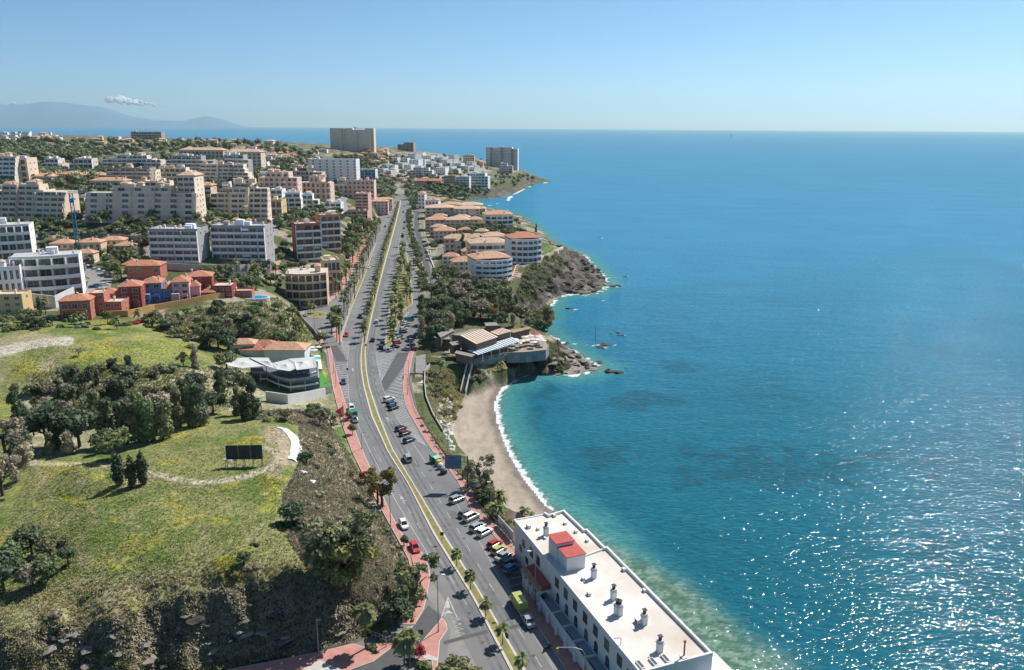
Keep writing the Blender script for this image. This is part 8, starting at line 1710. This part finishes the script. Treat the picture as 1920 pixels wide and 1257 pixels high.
for i, (a, b_, w_, h_) in enumerate(ROCKS):
    c = P(a, b_, 0); m_ = (c[1] * cp + CAMH * sp) / F_PX; R_ = w_ * m_
    r = empty("sea_rock", (c[0], c[1], -.2), rnd.uniform(-.3, .3), "dark sea rock off the " + ("rocky headland" if b_ < 600 else "restaurant point") + ", " + ["largest flat one with the thin pole", "left of a pair", "right of a pair", "nearest flat one", "in the small cove", "close to the headland foot", "long low one", "small far one", "lone far one", "half awash", "small one beyond the nearest", "close to the shore slabs", "tiny pale topped one", "low one beside the headland", "at the beach corner"][i], "rock")
    for k in range(3 if w_ > 8 else 2): link("boulder", RM[(i + k) % 5], r, (rnd.uniform(-.6, .6) * R_, rnd.uniform(-.5, .5) * R_, rnd.uniform(-.2, .1)), rnd.uniform(0, 6), (R_ * rnd.uniform(.35, .65), R_ * rnd.uniform(.25, .5), h_ * m_ * rnd.uniform(.8, 1.4)))
g = P(1116, 643, 0); q = MB(); q.cyl(0, 0, -1, 7.5, .1, .05, 6); tag(q.build("navigation_pole", M_dark, loc=(g[0], g[1], .3)), "thin dark pole standing on the flat rock off the point", "pole")
def rocks(poly, n, ms, s0, s1, label, group, seed, dm, zoff=0.0, nm="boulder"):
    def mk(r, x, y): g = G(x, y); s_ = r.uniform(s0, s1); o = link(nm, r.choice(ms), None, (g.x, g.y, g.z + zoff), r.uniform(0, 6), (s_ * r.uniform(.8, 1.5), s_ * r.uniform(.7, 1.1), s_ * r.uniform(.5, .9))); tag(o, label + ", " + part9(x, y, np.array(poly, float)), "rock", group)
    scatter(poly, n, mk, seed, dm)
rocks([(818,765),(832,745),(846,740),(846,775),(842,800),(852,840),(848,850),(830,810)], 90, RW, .35, .95, "white boulder in the rubble bank behind the beach", "white boulders behind the beach", 41, 3)
rocks([(1040,660),(1075,655),(1110,672),(1124,690),(1100,702),(1040,702),(1010,706)], 60, RG + RM[:2], .8, 2.4, "grey rock slab on the point below the cliff restaurant", "rock slabs on the restaurant point", 42, 5)
rocks([(1085,478),(1110,498),(1138,522),(1138,540),(1100,553),(1060,552),(1075,530),(1100,520),(1080,495)], 60, RM + RG[:2], 1.0, 3.4, "jagged dark rock at the foot of the headland", "jagged rocks of the headland", 43, 5)
rocks([(990,500),(1030,490),(1080,500),(1090,520),(1040,550),(1000,560),(985,530)], 46, RM + RG[:1], 1.5, 4.5, "dark outcrop on the face of the headland", "outcrops on the headland face", 44, 8, -1.0, "outcrop")
rocks([(1022,452),(1040,450),(1056,462),(1048,464),(1030,458)], 10, RM, 1, 2.5, "dark rock on the far side of the headland", "rocks beyond the headland", 45, 5)
rocks([(1000,655),(1040,650),(1056,672),(1052,690),(1030,694),(1000,690)], 26, RM, 1.0, 2.6, "dark outcrop under the end terrace of the cliff restaurant", "outcrops under the terrace", 46, 6, -.4, "outcrop")
rocks([(148,712),(186,712),(188,724),(150,726)], 40, RW, .2, .6, "pale stone in the rubble heap on the far meadow", "stones of the rubble heap", 47, 2.5, nm="stone"); rocks([(690,940),(708,945),(712,975),(695,965)], 24, RW, .3, .8, "pale outcrop stone on the slope beside the left pavement", "pale stones on the slope", 48, 3, nm="stone")
rocks([(245,655),(280,655),(285,670),(250,672)], 20, RW, .15, .4, "small pale stone scattered on the far meadow", "stones on the far meadow", 49, 3, nm="stone"); rocks([(895,708),(912,703),(912,712),(898,716)], 6, RM, .5, 1.0, "dark rock under the bank beside the beach stairs", "rocks by the beach stairs", 50, 3)
rocks([(880,384),(930,381),(985,356),(1000,346),(1034,339),(1030,345),(1000,356),(950,376),(900,390)], 40, RM, 1.5, 4.5, "dark rock along the far cove shore", "rocks of the far cove", 51, 5)
for k in range(14):
    t = k / 13; x, y = P(773 + t * 3.5, 701 + t * 32, 8 - t * 1.2); o = MB().box(-.9, .9, -.18, .18, 0, .3).build("sleeper", M_wood, loc=(x, y, float(8.0 - t * 1.2))); tag(o, "dark timber sleeper of the stepped path beside the right pavement", "sleeper", "timber sleepers of the stepped path")
rocks([(-10,1205),(230,1170),(480,1115),(640,1140),(680,1180),(560,1222),(380,1250),(-10,1255)], 60, RG + RM[:2], .5, 1.5, "rock jutting from the dark cliff face", "rocks of the cliff face", 52, 8, -.2, "outcrop")
# sailing boat far out
g = P(1371, 256, 0); bt = empty("sailing_boat", (g[0], g[1], 0), .5, "tiny white sailing boat near the horizon", "boat"); q = MB(); q.prism([(-14, -3), (10, -3), (16, 0), (10, 3), (-14, 3)], -1, 4); q.build("hull", M_white, parent=bt); q = MB(); q.add([(0, 0, 4), (0, .3, 34), (-14, 0, 6)], [(0, 1, 2)]); q.add([(1, 0, 5), (1, .3, 30), (13, 0, 5)], [(0, 1, 2)]); q.cyl(0, 0, 4, 35, .4, .3, 6); q.build("sail", M_white, parent=bt)
# ================================================================== MOUNTAINS, CLOUD, HAZE
MY = 38500.0
def mountain(name, prof, y0, label):
    xs = np.linspace(prof[0][0], prof[-1][0], 160); hs = np.interp(xs, [p[0] for p in prof], [p[1] for p in prof]); ny = 26; X = np.zeros((ny, 160)); Y = X.copy(); Zm = X.copy()
    for j in range(ny):
        t = j / (ny - 1); d = y0 - 4000 + t * 8000; sc = d / y0; k = math.sin(min(1, t * 1.8) * math.pi / 2) * (1 if t < .6 else 1 - (t - .6) * 1.6)
        px_ = xs; X[j] = (px_ - CX) / F_PX * d * 1.03; Y[j] = d; base = (hs / F_PX) * y0 * 1.0 + CAMH * 0
        Zm[j] = base * k * (.86 + .28 * fbm(X[j] / 2600, Y[j] / 2600, 4, 3)) - 30
    o = link(name, grid_mesh(name, X, Y, Zm, [mat("haze_blue_mountain_slopes", (.03, .16, .31), .95, .2, .0006, coord='Object')])); o["kind"] = "structure"  # distance haze is put into this blue slope colour
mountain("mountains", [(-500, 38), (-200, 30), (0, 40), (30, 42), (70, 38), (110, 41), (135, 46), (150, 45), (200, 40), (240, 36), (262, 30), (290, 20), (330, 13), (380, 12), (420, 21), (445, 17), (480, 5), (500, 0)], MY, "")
# small cumulus over the range, beyond the air box
rg = random.Random(31)
def cloud(px, py, n, w, h, label):
    d = 52000.0; r_ = ray(px, py); t = d / r_[1]; c = Vector((r_[0] * t, d, CAMH + r_[2] * t)); V = []; Fc = []; k0 = 0; ic, fc = _ico(); m_ = d / F_PX; g2 = np.random.default_rng(int(px))
    for i in range(n):
        u = g2.uniform(-1, 1); rr = h * m_ * g2.uniform(.45, .9) * (1 - abs(u) * .5); p = ic * g2.uniform(.85, 1.15, (len(ic), 1)) * rr * np.array([1.3, 1.2, .95]) + np.array([u * w * m_, g2.uniform(-1, 1) * 1500, g2.uniform(-.2, .9) * h * m_ * (1 - abs(u))]); V.append(p); Fc.append(fc + k0); k0 += len(p)
    me = bpy.data.meshes.new("cloud"); me.from_pydata(np.vstack(V).tolist(), [], np.vstack(Fc).tolist()); cm_ = bpy.data.materials.get("cloud_white") or mat("cloud_white", (.92, .93, .94), 1.0, .03, .0005, spec=0.0); me.materials.append(cm_); me.polygons.foreach_set("use_smooth", [True] * len(me.polygons)); tag(link("cloud", me, None, c), label, "cloud")
cloud(226, 190, 34, 12, 7, "small white puffy cloud over the far mountains, left one"); cloud(254, 195, 34, 16, 5, "small flat white cloud over the far mountains, right one"); cloud(283, 199, 10, 5, 2.5, "tiny white cloud wisp right of the others"); cloud(6, 198, 10, 14, 5, "white cloud bank behind the mountain top at the left edge"); cloud(78, 196, 14, 32, 3, "thin white cloud bank along the mountain crest")
hz = bpy.data.materials.new("air_haze"); hz.use_nodes = True; hn = hz.node_tree.nodes; hl_ = hz.node_tree.links; hn.clear(); ho = hn.new("ShaderNodeOutputMaterial"); pv = hn.new("ShaderNodeVolumePrincipled"); pv.inputs["Color"].default_value = (.72, .93, 1.0, 1); pv.inputs["Density"].default_value = 2.8e-5; pv.inputs["Anisotropy"].default_value = 0.3; hl_.new(pv.outputs[0], ho.inputs["Volume"])

hme = bpy.data.meshes.new("haze"); hme.from_pydata([(x, y, z) for x in (-46000, 46000) for y in (-3000, 44500) for z in (-40, 1500)], [], [(0, 1, 3, 2), (4, 6, 7, 5), (0, 4, 5, 1), (2, 3, 7, 6), (0, 2, 6, 4), (1, 5, 7, 3)]); hme.materials.append(hz); hob = link("haze", hme); hob["kind"] = "stuff"; hob["label"] = "thin pale blue air haze over sea and town"
